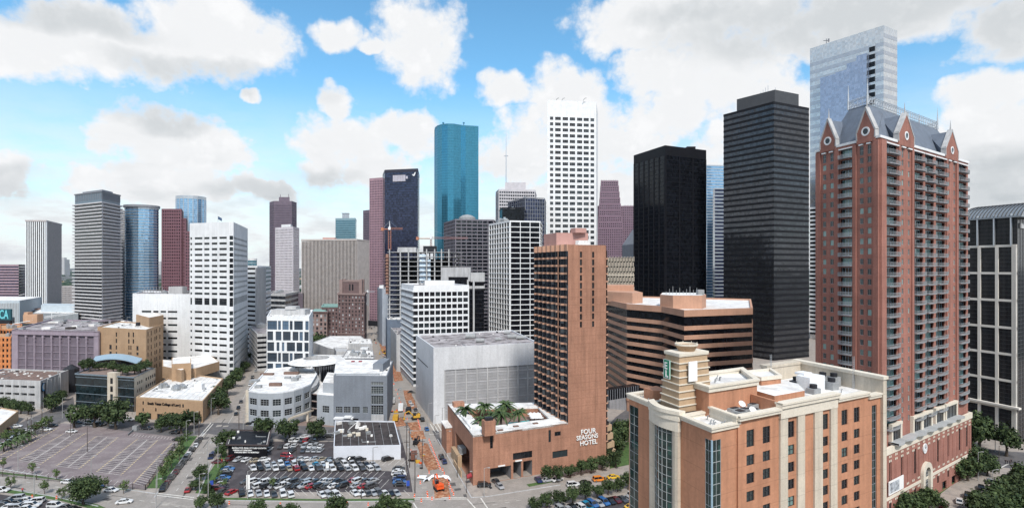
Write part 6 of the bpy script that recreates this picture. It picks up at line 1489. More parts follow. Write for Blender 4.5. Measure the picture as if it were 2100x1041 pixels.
for k, (x, d_, w_, dp_) in enumerate(((548, 300, 7, 2), (598, 302, 8, 2), (565, 272, 6, 1.6), (522, 282, 4, 4), (530, 268, 3, 2), (605, 285, 3, 3), (590, 290, 3, 2), (612, 292, 2, 2))): m = MB(); m.cbox(P(x, d_, z - .58), w_, dp_, 1.0 + .3 * (k % 3)); m.build('rooftop_unit', [ROOFB, EQUIP][k > 2], e)
arc = [(640, 274), (650, 282), (655, 295), (652, 310), (645, 322)]; ain = [(636, 276), (641, 284), (644, 296), (642, 310), (636, 321)]
m = MB(); m.prism([P(*c) for c in arc] + [P(*c) for c in reversed(ain)], 12.8, 14.6); m.build('curved_fascia', OFFW, e)
# -- blue-grey box building with tall window column
C0, C1, R1 = P(684, 259), P(794, 258), P(806, 300); z = 24.4; poly = [C0, C1, R1, R1 + (C0 - C1)]
e = thing('theatre_building', 'blue grey box building with white raised roof and a tall column of gridded windows', 'building', ctr(poly))
xs = [(688.5, 702), (705, 718.5), (722, 737.5), (744, 754)]; w1, i1 = wgrid(C0, C1, xs, (ZT(833, 259), ZT(845.5, 259)), 1, 4, .35, 4, 3, G_WIN, FRAME, .08)
us = [(U(C0, C1, 761), U(C0, C1, 786))]; w2, i2 = ugrid(C0, C1, us, [(ZT(y1, 258), ZT(y0, 258)) for y0, y1 in ((783, 789), (792, 807), (811, 828), (831, 849))], .35, 5, 4, G_WIN, FRAME, .09)
w3, i3 = wgrid(C0, C1, [(690, 699), (704, 711), (722, 735)], (3.6, .6), 1, 4, .35, 2, 1)
walls(e, poly, z - 1.2, {0: w1 + w2 + w3}, BLUEG, rec=.35); many(e, 'window', i1 + i2 + i3); deck(e, poly, z - .6, .6, .5, BLUEG, ROOFW)
m = MB(); rp = [P(686, 262), P(778, 262), P(776, 300), P(690, 302)]; m.prism(rp, z - 1.3, z - .2); m.face([p + Vector((0, 0, z - .15)) for p in offset(rp, .15)], 1); m.build('raised_roof', [BLUEG2, ROOFW], e)
for x in (724, 739): m = MB(); m.cbox(P(x, 294, z - .14), 1.6, 1.6, .5); m.build('red_hatch', mat('hatch_red', (.25, .02, .03), .7), e)
m = MB(); m.cbox(P(783, 280, z - 1.3), 5, 16, 4); m.build('stair_block', BLUEG, e)
m = MB(); m.box(P(762, 257.7) , (5.8, 0, 0), (0, -.5, 0), (0, 0, 5.6)); m.build('lift_lobby', OFFW, e)
m = MB(); m.box(P(684, 256.5, 3.7), (9, 0, 0), (0, 3, 0), (0, 0, .7)); m.box(P(704, 255.8, 4.4), (3.4, 0, 0), (0, 3, 0), (0, 0, .6)); m.build('entrance_canopy', WHITE2, e)
# wing left of it (paler, stepped)
poly = [P(650, 262), P(684, 259), P(690, 300), P(668, 306)]
e = thing('theatre_building', 'pale stepped wing with a sloping white roof beside the blue grey box building', 'building', ctr(poly))
w1, i1 = wgrid(poly[0], poly[1], [(661, 675)], (ZT(832, 260), ZT(846, 260)), 1, 4, .35, 4, 3, G_WIN, FRAME, .08)
walls(e, poly, 14.2, {0: w1}, BLUEG2, rec=.35); many(e, 'window', i1); m = MB(); m.face([p + Vector((0, 0, 14.2)) for p in poly]); m.build('roof', ROOFW, e)
m = MB(); m.prism([P(662, 266), P(684, 264), P(688, 290), P(672, 292)], 14.2, 19.0, 0); m.face([p + Vector((0, 0, 19.05)) for p in [P(662, 266), P(684, 264), P(688, 290), P(672, 292)]], 1); m.build('upper_block', [BLUEG2, ROOFW], e)
# glass link with bridges
poly = [P(638, 277), P(655, 275), P(664, 300), P(650, 312)]
e = thing('glass_link', 'dark glazed link with white bridges between the bowed building and the blue grey box', 'link building', ctr(poly))
MB().prism(poly, 0, 11).build('glazing', G_BLACK, e)
m = MB()
for zz in (3.6, 7.2, 10.8): m.prism(offset(poly, .35), zz, zz + .5, 0, 1)
m.build('bridge', [OLDT, ROOFW], e)
# -- oval disc canopy on posts
c = P(650, 318); rx_, ry_ = 15.5, 18.0
e = thing('disc_canopy', 'large white oval ring canopy floating over the plaza on steel posts', 'canopy', (c.x, c.y, 0))
m = MB(); n = 48; o1 = [c + Vector((rx_ * math.cos(2 * math.pi * i / n), ry_ * math.sin(2 * math.pi * i / n), 0)) for i in range(n)]; i1_ = [c + Vector((-1 + rx_ * .46 * math.cos(2 * math.pi * i / n), 2 + ry_ * .44 * math.sin(2 * math.pi * i / n), 0)) for i in range(n)]
for i in range(n):
    j = (i + 1) % n; a, b, c2, d2 = o1[i], o1[j], i1_[j], i1_[i]
    m.face([a + Vector((0, 0, 20.6)), b + Vector((0, 0, 20.6)), c2 + Vector((0, 0, 22.1)), d2 + Vector((0, 0, 22.1))], 0); m.face([b + Vector((0, 0, 20.6)), a + Vector((0, 0, 20.6)), d2 + Vector((0, 0, 19.4)), c2 + Vector((0, 0, 19.4))], 1); m.face([c2 + Vector((0, 0, 19.4)), d2 + Vector((0, 0, 19.4)), d2 + Vector((0, 0, 22.1)), c2 + Vector((0, 0, 22.1))], 1)
m.build('ring', [ROOFW, OFFW], e); m = MB()
for i in range(0, n, 8): q = o1[i].lerp(i1_[i], .4); m.tube([q, q + Vector((0, 0, 19.8))], .4, 6)
m.build('post', OFFW, e); m = MB()
for i in range(0, n, 2): m.tube([o1[i] + Vector((0, 0, 19.9)), i1_[i] + Vector((0, 0, 18.6)), o1[(i + 1) % n] + Vector((0, 0, 19.9))], .14, 4)
m.build('truss', DARKP, e)
# mall hall beyond the canopy
poly = [P(640, 345), P(712, 345), P(712, 375), P(640, 378)]
e = thing('mall_hall', 'dark glazed mall hall below the white oval canopy', 'mall', ctr(poly)); MB().prism(poly, 0, 14).build('glazing', G_BLACK, e)
m = MB(); m.prism(offset(poly, .4), 14, 14.8, 0); m.build('roof', ROOFW, e)
m = MB()
for k in range(20): m.box(P(641 + k * 3.6, 344.8), (.25, 0, 0), (0, -.2, 0), (0, 0, 14))
m.build('mullion', MIDG, e)
def lowb(name, label, pts, z, wm, rm, parts_=None, cat='building', z0=0):
    e = thing(name, label, cat, ctr(pts)); m = MB(); m.prism(pts, z0, z - .5); m.build('wall', wm, e); deck(e, pts, z, .5, .4, wm, rm); return e
e = lowb('mall_building', 'white roofed mall building with rounded end beyond the oval canopy', [P(642, 430), P(672, 400), P(690, 392), P(720, 392), P(750, 396), P(756, 430), P(740, 470), P(676, 470)], ZT(716, 392), OFFW, ROOFW)
e = lowb('mall_building', 'white box shaped mall wing beside the dug up street', [P(714, 392), P(764, 392), P(760, 420), P(716, 420)], ZT(706, 392) + .6, OFFW, ROOFW)
m = MB(); m.cbox(P(748, 385, 0), 5.2, 4, ZT(712, 385)); m.build('stair_tower', WHITE2, e)
e = lowb('mall_building', 'low white roofed mall wing with an open roof truss', [P(700, 336), P(768, 336), P(765, 370), P(712, 372)], ZT(731, 336) - 1, GREYC, ROOFW)
m = MB()
for (y_, zz) in ((334, 17.5), (334, 21)): m.tube([P(700, y_, zz), P(772, y_, zz)], .16, 4)
for k in range(8): m.tube([P(700 + k * 9, 334, 17.5), P(704.5 + k * 9, 334, 21), P(709 + k * 9, 334, 17.5)], .13, 4)
m.build('truss', GREYC, e); equip(e, [P(712, 340), P(755, 340), P(752, 365), P(716, 365)], ZT(731, 336) - 1.4, 9, 12, smax=4)
e = lowb('mall_building', 'grey sloping roofed pavilion left of the white mall wing', [P(690, 378), P(713, 378), P(712, 396), P(684, 398)], ZT(720, 378), OFFW, OFFW)
# -- white framed office with large blue windows
poly = [P(547, 338), P(634, 335), P(642, 392), P(556, 396)]; z = ZT(649, 336)
e = thing('office_building', 'white framed office block with large irregular blue grey windows and bright roof', 'office block', ctr(poly))
a, b = poly[0], poly[1]; wl = []; il = []; rr = random.Random(4)
colp = [[(548, 568), (570, 576), (579, 592), (594, 600), (603, 621), (626, 633)], [(548, 560), (565, 577), (580, 596), (600, 612), (614, 621), (624, 633)], [(548, 562), (567, 573), (578, 583), (588, 605), (608, 620), (624, 633)]]
for k in range(8):
    z1 = z - 2.6 - k * 6.6
    if z1 - 5.4 < .5: break
    for xa, xb in colp[k % 3]: ua, ub = max(.2, U(a, b, xa)), U(a, b, xb); wl.append((ua, ub, z1 - 5.5, z1)); il.append((winmesh(ub - ua, 5.5, .5, max(1, int((ub - ua) / 2)), 2, mat('blue_office_glass', (.03, .045, .065), .1, .3, kind='window', spec=.8, c2=(.10, .16, .24)), FRAMED, .09), fmat(a, b, ua, z1 - 5.5)))
walls(e, poly, z - .8, {0: wl}, WHITE2, rec=.5); many(e, 'window', il); deck(e, poly, z, .8, .6, WHITE2, ROOFW)
m = MB(); m.cbox(P(597, 362, z - .8), 22, 10, 3.6); m.cbox(P(600, 360, z + 2.8), 7, 7, 2); m.build('penthouse', OFFW, e)
# -- brown historic block with tower
def oldface(p0, p1, z0, z1, nx_, pitch, w_, h_): 
    Lw = (p1 - p0).length; us = [((k + .5) * Lw / nx_ - w_ / 2, (k + .5) * Lw / nx_ + w_ / 2) for k in range(nx_)]; zs_ = []; zz = z1 - 2.2 - h_
    while zz > z0 + 1: zs_.append((zz, zz + h_)); zz -= pitch
    return ugrid(p0, p1, us, zs_, .4, 1, 1, G_OLD, OLDT, .0)
d0 = 545
poly = [P(693, d0), P(747, d0 - 5), P(752, d0 + 30), P(700, d0 + 34)]; z = ZT(602, d0)
e = thing('historic_building', 'tall brown brick historic tower block with setback top and cornice', 'historic building', ctr(poly))
w1, i1 = oldface(poly[0], poly[1], 0, z, 8, 3.55, 1.4, 2.0); walls(e, poly, z, {0: w1}, OLDB, rec=.4); many(e, 'window', i1)
m = MB(); m.ring(offset(poly, .7), offset(poly, -.5), z - 1.0, z + .6); m.ring(offset(poly, .35), offset(poly, -.2), z - 8.5, z - 8.0); m.ring(offset(poly, .35), offset(poly, -.2), 9, 9.8); m.build('cornice', OLDT, e)
up = [P(700, d0 + 4), P(740, d0 + 1), P(744, d0 + 24), P(706, d0 + 28)]; zu = ZT(576, d0)
w1, i1 = ugrid(up[0], up[1], [(8.2, 9.8), (11.2, 12.8)], [(z + 3, z + 9.5)], .4, 1, 1, G_WIN, OLDT, 0); walls(e, up, zu, {0: w1}, OLDB, z0=z, rec=.4, name='setback_storey'); many(e, 'window', i1)
m = MB(); m.face([p + Vector((0, 0, z)) for p in poly]); m.face([p + Vector((0, 0, zu)) for p in up]); m.build('roof', ROOFG, e)
m = MB(); m.ring(offset(up, .5), offset(up, -.4), zu - 1, zu + .6)
for q in up: m.cbox(q + Vector((0, 0, z)), 3, 3, zu - z + 1.5)
m.build('corner_turret', OLDT, e)
poly = [P(660, d0 + 3), P(693, d0 + 1), P(700, d0 + 30), P(664, d0 + 32)]; z = ZT(629, d0)
e = thing('historic_building', 'brown brick historic wing with pale green roof edge left of the tall brown tower block', 'historic building', ctr(poly))
w1, i1 = oldface(poly[0], poly[1], 0, z, 5, 3.55, 1.5, 2.0); walls(e, poly, z, {0: w1}, OLDB, rec=.4); many(e, 'window', i1); m = MB(); m.ring(offset(poly, .5), offset(poly, -.4), z - .4, z + 1.0); m.face([p + Vector((0, 0, z + .2)) for p in poly]); m.build('green_cornice', COPPER, e)
poly = [P(638, d0 - 8), P(671, d0 - 10), P(674, d0 + 16), P(640, d0 + 20)]; z = ZT(640, d0 - 10)
e = thing('historic_building', 'brown stone historic block with pale green copper roof beside the white framed office', 'historic building', ctr(poly))
w1, i1 = oldface(poly[0], poly[1], 0, z, 4, 4.1, 2.2, 2.6); walls(e, poly, z, {0: w1}, OLDT, rec=.4); many(e, 'window', i1); m = MB(); m.ring(offset(poly, .9), offset(poly, -.4), z - .6, z + .8); m.build('cornice', OLDB, e); m = MB(); m.prism(offset(poly, -.5), z, z + 1.5, 0, None, offset(poly, -3)); m.build('copper_roof', COPPER, e)
# -- grey buildings right of the street
e = lowb('office_building', 'pale blue grey slab with blank end wall right of the dug up street', [P(774, 560), P(784, 520), P(796, 520), P(800, 570)], ZT(592, 520), mat('pale_slab', (.36, .40, .46), .8), ROOFG)
m = MB(); m.cbox(P(783, 535, ZT(592, 520)), 4, 4, 3); m.build('penthouse', WHITE2, e)
e = lowb('low_building', 'dark blue grey annex at the foot of the unfinished concrete frame', [P(791, 462), P(794, 440), P(826, 440), P(828, 470)], ZT(655, 440), mat('slate_wall', (.12, .15, .20), .8), ROOFW)
e = lowb('low_building', 'narrow white walled building with mottled roof behind the square-windowed office', [P(800, 445), P(813, 392), P(824, 392), P(832, 450)], ZT(690, 392) + 1.5, OFFW, ROOFG)
m = MB(); m.box(P(755, 610, 10), P(784, 600) - P(755, 610), (0, 5, 0), (0, 0, 5.5)); top('skybridge', m, [DARKP], 'dark footbridge crossing high over the far end of the dug up street', 'footbridge')
# -- dark roofed white building inside the crowded lot
poly = [P(684, 217), P(822, 221), P(808, 248), P(684, 251)]; z = 5.6; poly = [G(684, 944), G(822, 941), G(809, 888), G(687, 886)]
e = thing('low_building', 'low white walled building with black flat roof in the crowded car park', 'building', ctr(poly))
m = MB(); m.prism(poly, 0, z - .5); m.build('wall', mat('white_paint_wall', (.60, .62, .68), .8, .06), e); deck(e, poly, z, .5, .35, MATS['white_paint_wall'], ROOFD)
rr = random.Random(11)
for k in range(15): m = MB(); q = P(*[(690 + rr.random() * 112), rr.uniform(226, 244)], z - .48); s_ = rr.uniform(.8, 2.4); m.cbox(q, s_, s_ * .7, rr.uniform(.5, 1.4), 0, rr.random()); m.build('rooftop_unit', [ROOFW, EQUIP, CREAMP][k % 3], e)
m = MB(); m.tube([P(715, 234, z), P(732, 240, z + 1.5)], .15, 5); m.tube([P(732, 236, z), P(734, 236, z + 3)], [.9, .5], 8); m.build('duct', ROOFW, e)
# -- black signboard building
poly = [G(468, 937), G(546, 938), G(552, 908), G(478, 906)]; z = 5.4
e = thing('parking_office', 'small black flat roofed building with white lettering on its fascia in the crowded car park', 'building', ctr(poly))
m = MB(); m.prism(poly, 0, z - .4); m.build('wall', BLACKP, e); deck(e, offset(poly, .9), z, .5, .6, mat('dark_brown_fascia', (.06, .045, .045), .7), ROOFW)
a, b = poly[0], poly[1]
for t_, s_, u_, zz in (('BARLOWE AND STYLED DOWN', .95, 1.6, 3.6), ('PARKING LOT OPEN DAILY', .62, 2.0, 2.75), ('PARKING RENT TO MONTHLY', .72, 2.6, 1.9)): text(t_, s_, LET, e, a, b, u_, zz, proud=.12, ext=.05, off=.03)
m = MB(); m.cbox(P(510, 244, z - .48), 2.2, 1.6, .9); m.cbox(P(520, 247, z - .48), 1.6, 1.2, .7); m.build('rooftop_unit', DARKP, e)
# -- grey annex left of the centre (blue banded parking block)
e = tower('parking_garage', 'grey striped parking block between the white ribbon tower and the white framed office', [P(511, 450), P(528, 395), P(546, 398), P(550, 470)], ZT(683, 398), 7, 0, G_BLACK, OFFW, sh=1.9, sp=.3, head=2.2, eq=1)

# ================================================================ skyline
def glassround(name, label, cx, rx, d, ry, z1, nf, glass, clad, n=20, sh=1.0, head=5, sp=.2, nm=0, **k):
    c = P(cx, d); r = rx / F * d; poly = [c + Vector((r * math.cos(2 * math.pi * i / n), ry * math.sin(2 * math.pi * i / n), 0)) for i in range(n)]
    return tower(name, label, poly, z1, nf, nm, glass, clad, sh=sh, pw=.5, sp=sp, pp=.3, head=head, **k)
tower('office_tower', 'far left mauve block with fine horizontal bands', [P(-60, 930), P(38, 925), P(52, 980), P(-40, 985)], ZT(542, 925), 16, 0, G_NAVY, mat('mauve_stone', (.34, .24, .28), .8), sh=2.6, sp=.3, head=3, eq=2)
a, b, c = P(52, 900), P(95, 905), P(127, 985); z = ZT(451, 902); poly = [a, b, c, c + (a - b)]
e = thing('office_tower', 'pale tower with bold black and white vertical stripes on its front', 'office tower', ctr(poly))
MB().prism(offset(poly, -.3), 0, z - 2).build('glazing', G_BLACK, e); STN = mat('ribbed_stone', (.42, .38, .38), .85)
m = MB()
for k in range(10): q = a.lerp(b, k / 10 + .0); m.box(q, (b - a) * .048, Vector((0, .35, 0)), (0, 0, z - 1))
m.box(b - (b - a) * .03, (b - a) * .03, Vector((0, 1.6, 0)), (0, 0, z - 1)); m.build('fin', WHITE2, e)
m = MB(); 
for k in range(22): q = b.lerp(c, k / 22); m.box(q, (c - b) / 22 * .7, Vector((-1.0, .3, 0)), (0, 0, z - 1))
m.build('fin', STN, e); m = MB(); m.ring(offset(poly, .4), offset(poly, -2), z - 2.5, z); m.face([p + Vector((0, 0, z - 1)) for p in poly]); m.build('parapet', STN, e)
tower('office_building', 'small pale office with a dense window grid left of the shelf-floored tower', [P(127, 840), P(162, 835), P(162, 870), P(127, 870)], ZT(587, 838), 14, [12, 0, 0, 0], G_MIX, mat('warm_grey', (.36, .33, .33), .8), sh=1.8, pw=1.1, sp=.2, pp=.3, head=2, eq=1)
# shelf-floored tower with crown
poly = [P(153, 652), P(209, 622), P(247, 660), P(195, 720)]; z = ZT(415, 630)
e = thing('office_tower', 'grey tower ringed by projecting shelf floors under a glazed crown', 'office tower', ctr(poly)); GL = mat('louvre_grey', (.13, .14, .17), .5, .2, .4)
MB().prism(offset(poly, -.1), 0, z).build('glazing', G_MIX, e)
SHF = mat('shelf_concrete', (.60, .59, .61), .8); zz = 4; k = 0
while zz < z - 1:
    m = MB(); m.prism(offset(poly, 2.4), zz, zz + 1.15); m.build('floor_shelf', SHF, e); zz += 3.9; k += 1
m = MB()
for i in (0, 1):
    a, b = poly[i], poly[i + 1]; d = (b - a).normalized(); o = Vector((d.y, -d.x, 0)); n = 24 if i else 14
    for k in range(n if i else 0): m.box(a + d * (b - a).length * k / n + o * .6, d * .35, -o * .6, (0, 0, z))
m.build('mullion', SHF, e)
cz = ZT(393, 630); m = MB(); m.prism(offset(poly, -.3), z, cz, 0); m.build('crown', mat('crown_glass', (.10, .15, .20), .3, .1, spec=.7), e)
m = MB()
for i in (0, 1):
    a, b = offset(poly, 0)[i], offset(poly, 0)[i + 1]; d = (b - a).normalized()
    for k in range(16): m.box(a + d * (b - a).length * (k + .4) / 16 + Vector((0, 0, z + 3)), d * 1.0, Vector((.1, .1, 0)), (0, 0, cz - z - 5))
m.ring(offset(poly, .5), offset(poly, -.8), cz - 1.2, cz); m.prism(offset(poly, -7), cz - .5, cz + 3.2); m.build('crown_frame', MIDG, e)
tower('office_tower', 'pale striped tower half hidden behind the shelf-floored tower', [P(238, 760), P(250, 740), P(263, 745), P(262, 790)], ZT(430, 740), 50, 0, G_MIX, OFFW, sh=2.2, sp=.3, head=2, eq=0)
glassround('office_tower', 'curved blue mirrored glass tower with a flat overhanging disc top', 291, 30.5, 700, 16, ZT(424, 690), 42, G_BLUE, SILVER, sh=.9, head=3, sp=.25, nm=0, eq=0)
c = P(291, 700); m = MB(); m.prism([c + Vector((20.5 * math.cos(2 * math.pi * i / 24), 18 * math.sin(2 * math.pi * i / 24), 0)) for i in range(24)], ZT(424, 690) - .5, ZT(421, 690) + .5); top('roof_disc', m, [MIDG], 'thin grey disc capping the curved blue mirrored tower', 'roof disc')
glassround('office_tower', 'pale blue round glass tower rising behind the rose granite tower', 392, 27.5, 860, 20, ZT(402, 850), 54, G_BLUE, SILVER, sh=.5, head=5, sp=.2, nm=1, eq=0)
glassround('office_tower', 'small pale glass drum peeping over the striped white office', 517, 9, 900, 8, ZT(530, 890), 20, G_SOFT, WHITE2, sh=.5, head=3, nm=0, eq=0)
tR = [(bx(332, 372, 705, 40), 0, ZT(428, 705), 3.0), (bx(370, 381, 708, 34), 0, ZT(447, 708), 3.0), (bx(379, 392, 702, 30), 0, ZT(474, 702), 3.0)]
stepped('office_tower', 'rose granite tower stepping down to the right behind the white blocks', None, tR, ROSE, G_MIX, 40)
# striped white office
a, b, c = P(507, 455), P(528, 452), P(554, 520); poly = [a, P(538, 456), c, c + Vector((-26, 0, 0))]
tower('office_building', 'white office with black striped windows right of the white ribbon tower', [P(505, 462), P(527, 456), P(555, 540), P(500, 545)], ZT(545, 458), 19, 0, G_BLACK, WHITE2, sh=2.3, sp=.4, head=1.5, eq=2, roofm=ROOFD)
m = MB(); a, b = P(526, 453), P(540, 472); m.prism([a, b, b + Vector((-4, 14, 0)), a + Vector((-6, 8, 0))], 0, ZT(549, 456)); top('service_tower', m, [OFFW], 'blank pale service core on the corner of the black striped white office', 'service core')
tower('office_building', 'grey banded low office behind the black striped white office', [P(552, 585), P(585, 575), P(612, 640), P(560, 650)], ZT(602, 578), 8, 0, G_MIX, OFFW, sh=2.2, sp=.4, head=2.5, eq=3, roofm=ROOFG)
tower('office_building', 'plain mauve low block beside the fluted beige slab', [P(592, 640), P(621, 635), P(625, 670), P(596, 676)], ZT(601, 636), 0, 0, MAUVED, MAUVED, sh=0, head=1, eq=0)
# brown tower and white grid tower
tower('office_tower', 'dark mauve tower with chamfered corners and low penthouse left of centre', [P(553, 830), P(562, 815), P(598, 815), P(608, 835), P(604, 870), P(558, 870)], ZT(412, 815), 46, [5, 18, 5, 0, 0, 0], G_NAVY, mat('dark_mauve', (.145, .115, .15), .7), sh=1.6, pw=.9, sp=.2, pp=.35, head=6, eq=0)
m = MB(); m.prism([P(572, 825), P(594, 825), P(594, 850), P(572, 850)], ZT(412, 815) - 2, ZT(404, 825)); m.tube([P(575, 830, ZT(404, 825)), P(575, 830, ZT(398, 825))], .4, 4); m.tube([P(592, 830, ZT(404, 825)), P(592, 830, ZT(397, 825))], .4, 4); top('roof_hut', m, [MATS['dark_mauve']], 'mauve penthouse with two antennas on the dark mauve tower', 'plant room')
e = tower('office_tower', 'white tower with a dense grid of square windows before the dark mauve tower', [P(565, 730), P(601, 712), P(613, 735), P(580, 765)], ZT(465, 715), 36, [13, 6, 0, 0], G_MIX, mat('white_mauve', (.56, .53, .57), .8), sh=2.0, pw=1.2, sp=.3, pp=.5, head=3, eq=0)
m = MB(); m.prism([P(577, 728), P(596, 720), P(600, 735), P(582, 745)], ZT(465, 715) - 2, ZT(459, 715)); m.build('penthouse', WHITE2, e)
# fluted beige slab
a, b = P(618, 640), P(731, 634); poly = [a, b, b + Vector((6, 34, 0)), a + Vector((4, 34, 0))]; z = ZT(490, 637)
e = thing('office_tower', 'broad beige slab fluted with fine vertical fins', 'office tower', ctr(poly)); MB().prism(offset(poly, -.8), 0, z - 3).build('glazing', G_BLACK, e); FL_ = mat('flute_beige', (.50, .45, .43), .85)
m = MB(); n = 40
for k in range(n + 1): q = a + (b - a) * k / n; m.box(q, (b - a).normalized() * .72, Vector((0, 1.2, 0)), (0, 0, z - 1))
m.build('fin', FL_, e); m = MB(); m.ring(offset(poly, .3), offset(poly, -1), z - 1.6, z); m.face([p + Vector((0, 0, z - 1)) for p in poly]); m.build('parapet', FL_, e); m = MB(); m.cbox(P(676, 655, z - 1), 14, 8, 3.5); m.build('penthouse', PINK, e)
m = MB(); m.face([b + Vector((.3, 0, 0)), poly[2] + Vector((.3, 0, 0)), poly[2] + Vector((.3, 0, z - 2)), b + Vector((.3, 0, z - 2))]); m.build('end_wall', FL_, e)
tower('office_tower', 'soft teal glass tower rising behind the fluted beige slab', [P(688, 960), P(729, 955), P(731, 1000), P(690, 1005)], ZT(447, 957), 40, 0, G_SOFT, mat('teal_band', (.22, .33, .38), .5), sh=.8, sp=.1, head=4, eq=0)
m = MB(); m.cbox(P(709, 970, ZT(447, 957) - 2), 10, 8, 11); m.cbox(P(709, 970, ZT(447, 957) + 9), 12, 10, .8); top('roof_hut', m, [SILVER], 'pale plant room on the soft teal glass tower', 'plant room')
# trio left of teal tower
tower('office_tower', 'dark mauve slab at the left shoulder of the rose and navy towers', [P(745, 800), P(759, 790), P(775, 790), P(775, 830)], ZT(430, 790), 44, [6, 6, 0, 0], G_NAVY, MATS['dark_mauve'], sh=1.8, pw=1.1, sp=.2, pp=.35, head=5, eq=0)
e = tower('office_tower', 'rose pink granite tower with square windows left of the navy tower', [P(758, 765), P(789, 755), P(800, 775), P(770, 800)], ZT(364, 757), 56, [9, 4, 0, 0], G_NAVY, mat('rose_stone', (.33, .21, .25), .7), sh=1.6, pw=1.3, sp=.25, pp=.45, head=4, eq=0)
e = tower('office_tower', 'navy glass tower with a bright square opening near its top', [P(785, 735), P(789, 700), P(857, 690), P(860, 740)], ZT(346, 692), 62, 0, G_NAVY, mat('navy_band', (.02, .02, .038), .4), sh=.7, sp=.15, head=4, eq=0, headm=mat('navy_head', (.028, .028, .045), .4))
a, b = P(789, 700), P(857, 690); d = (b - a).normalized(); o = Vector((d.y, -d.x, 0)); ua, ub = U(a, b, 806), U(a, b, 832); zz = ZF(a, b, 819, 372)
m = MB()
for k in range(8): m.box(a + d * (ua + (ub - ua) * k / 8) + o * .6 + Vector((0, 0, zz)), d * (ub - ua) / 8 * .88, -o * .5, (0, 0, 8))
m.box(a + d * (ub + .5) + o * .6 + Vector((0, 0, zz + 3)), d * 2.4, -o * .5, (0, 0, 3.4)); m.build('pale_opening', mat('bright_metal', (.46, .44, .50), .4), e)  # pale metal strips set proud of the navy glass
m = MB(); uu = U(a, b, 847); q = a + d * uu + o * .7 + Vector((0, 0, ZF(a, b, 847, 361))); m.solid([q, q + d * 2.2, q + d * 4.2 + Vector((0, 0, 4.6)), q + d * 2.6 + Vector((0, 0, 4.6))], [(0, 1, 2, 3)]); m.box(q - d * 1.0 + Vector((0, 0, 1.2)), d * 2.2, -o * .1, (0, 0, 1.0)); m.build('logo_sign', WHITE2, e)
# teal curved tower
pts = [(891, 880), (892, 862), (897, 850), (906, 842), (918, 838), (930, 839), (945, 846), (955, 849), (981, 853)]; poly = [P(*p) for p in pts] + [P(981, 905), P(893, 905)]
z = ZT(256, 842)
e = thing('office_tower', 'very tall teal mirrored glass tower with a rounded left side', 'office tower', ctr(poly))
MB().prism(poly, 0, z).build('glazing', G_TEAL, e)
m = MB(); k = 0; zz = 4
while zz < z - 3: m.ring(offset(poly, .12), offset(poly, -.2), zz, zz + .35); zz += 4.1
m.build('floor_line', mat('teal_line', (.05, .20, .29), .4, metal=.3), e); m = MB()
for i in range(len(pts) - 1):
    a, b = poly[i], poly[i + 1]; n = max(1, round((b - a).length / 2.4))
    for k in range(n): q = a.lerp(b, k / n); m.cbox(q, .28, .28, z)
m.build('mullion', MATS['teal_line'], e)
m = MB(); m.ring(offset(poly, .2), offset(poly, -1), z - 1, z + 1)
for x in (909, 951): q = P(x, 850, z); m.tube([q, q + Vector((0, 0, 4))], .5, 4); m.cbox(q + Vector((0, 0, 4)), 3, 2, 2)
m.build('roof_edge', MATS['teal_line'], e)
# left-edge low buildings
e = thing('low_building', 'pale ribbed metal hall at far left behind the lettered blue sign', 'hall', tuple(P(30, 700))); poly = [P(-70, 690), P(40, 700), P(86, 790), P(-40, 800)]
LTM = mat('pale_metal', (.46, .52, .57), .6, .08); m = MB(); m.prism(poly, 0, ZT(616, 700)); m.build('wall', LTM, e); m = MB()
for k in range(34): q = poly[0].lerp(poly[1], k / 34); m.box(q + Vector((0, -.5, 0)), (.7, 0, 0), (0, .5, 0), (0, 0, ZT(616, 700) - 3))
m.build('rib', OFFW, e); m = MB(); m.face([p + Vector((0, 0, ZT(616, 700) + .05)) for p in poly]); m.build('roof', ROOFW, e)
e = lowb('low_building', 'grey and white low hall left of the shelf-floored tower', [P(66, 640), P(160, 632), P(172, 700), P(84, 710)], ZT(642, 636), mat('grey_hall', (.24, .26, .28), .8), ROOFW); m = MB(); m.prism([P(84, 665), P(165, 655), P(165, 690), P(90, 700)], ZT(642, 636) - 1, ZT(626, 660)); m.build('upper_storey', LTM, e)
m = MB(); a, b = P(-30, 560), P(22, 556); m.box(a + Vector((0, 0, ZT(656, 556))), b - a, Vector((0, 2, 0)), (0, 0, 11.2)); sg = top('sign_board', m, [mat('sign_teal', (.02, .085, .11), .5)], 'dark teal sign board with big pale letters at the far left', 'sign')
text('YMCA', 12.5, mat('letter_teal', (.16, .55, .62), .5), sg, a, b, U(a, b, -19.5), ZT(656, 556) + 1.5, proud=.3, ext=.1, off=.25, sx=.62)
m = MB(); m.prism([P(-60, 570), P(24, 562), P(30, 600), P(-60, 600)], 0, ZT(657, 560)); m.prism([P(-30, 558), P(22, 556.5), P(22, 561), P(-30, 561)], 0, ZT(656, 556)); top('low_building', m, [DARKP], 'dark building carrying the teal lettered sign at far left', 'building')
e = tower('apartment_building', 'orange apartment block wrapped in unfinished sheathing at the left edge', [P(-40, 400), P(22, 398), P(30, 440), P(-40, 440)], ZT(690, 400), 6, [7, 0, 0, 0], G_BLACK, mat('orange_sheathing', (.50, .19, .07), .85, .2), sh=1.8, pw=1.6, sp=.2, pp=.35, head=1, eq=2, cat='apartment block', roofm=mat('timber_deck', (.45, .25, .13), .9, .3))
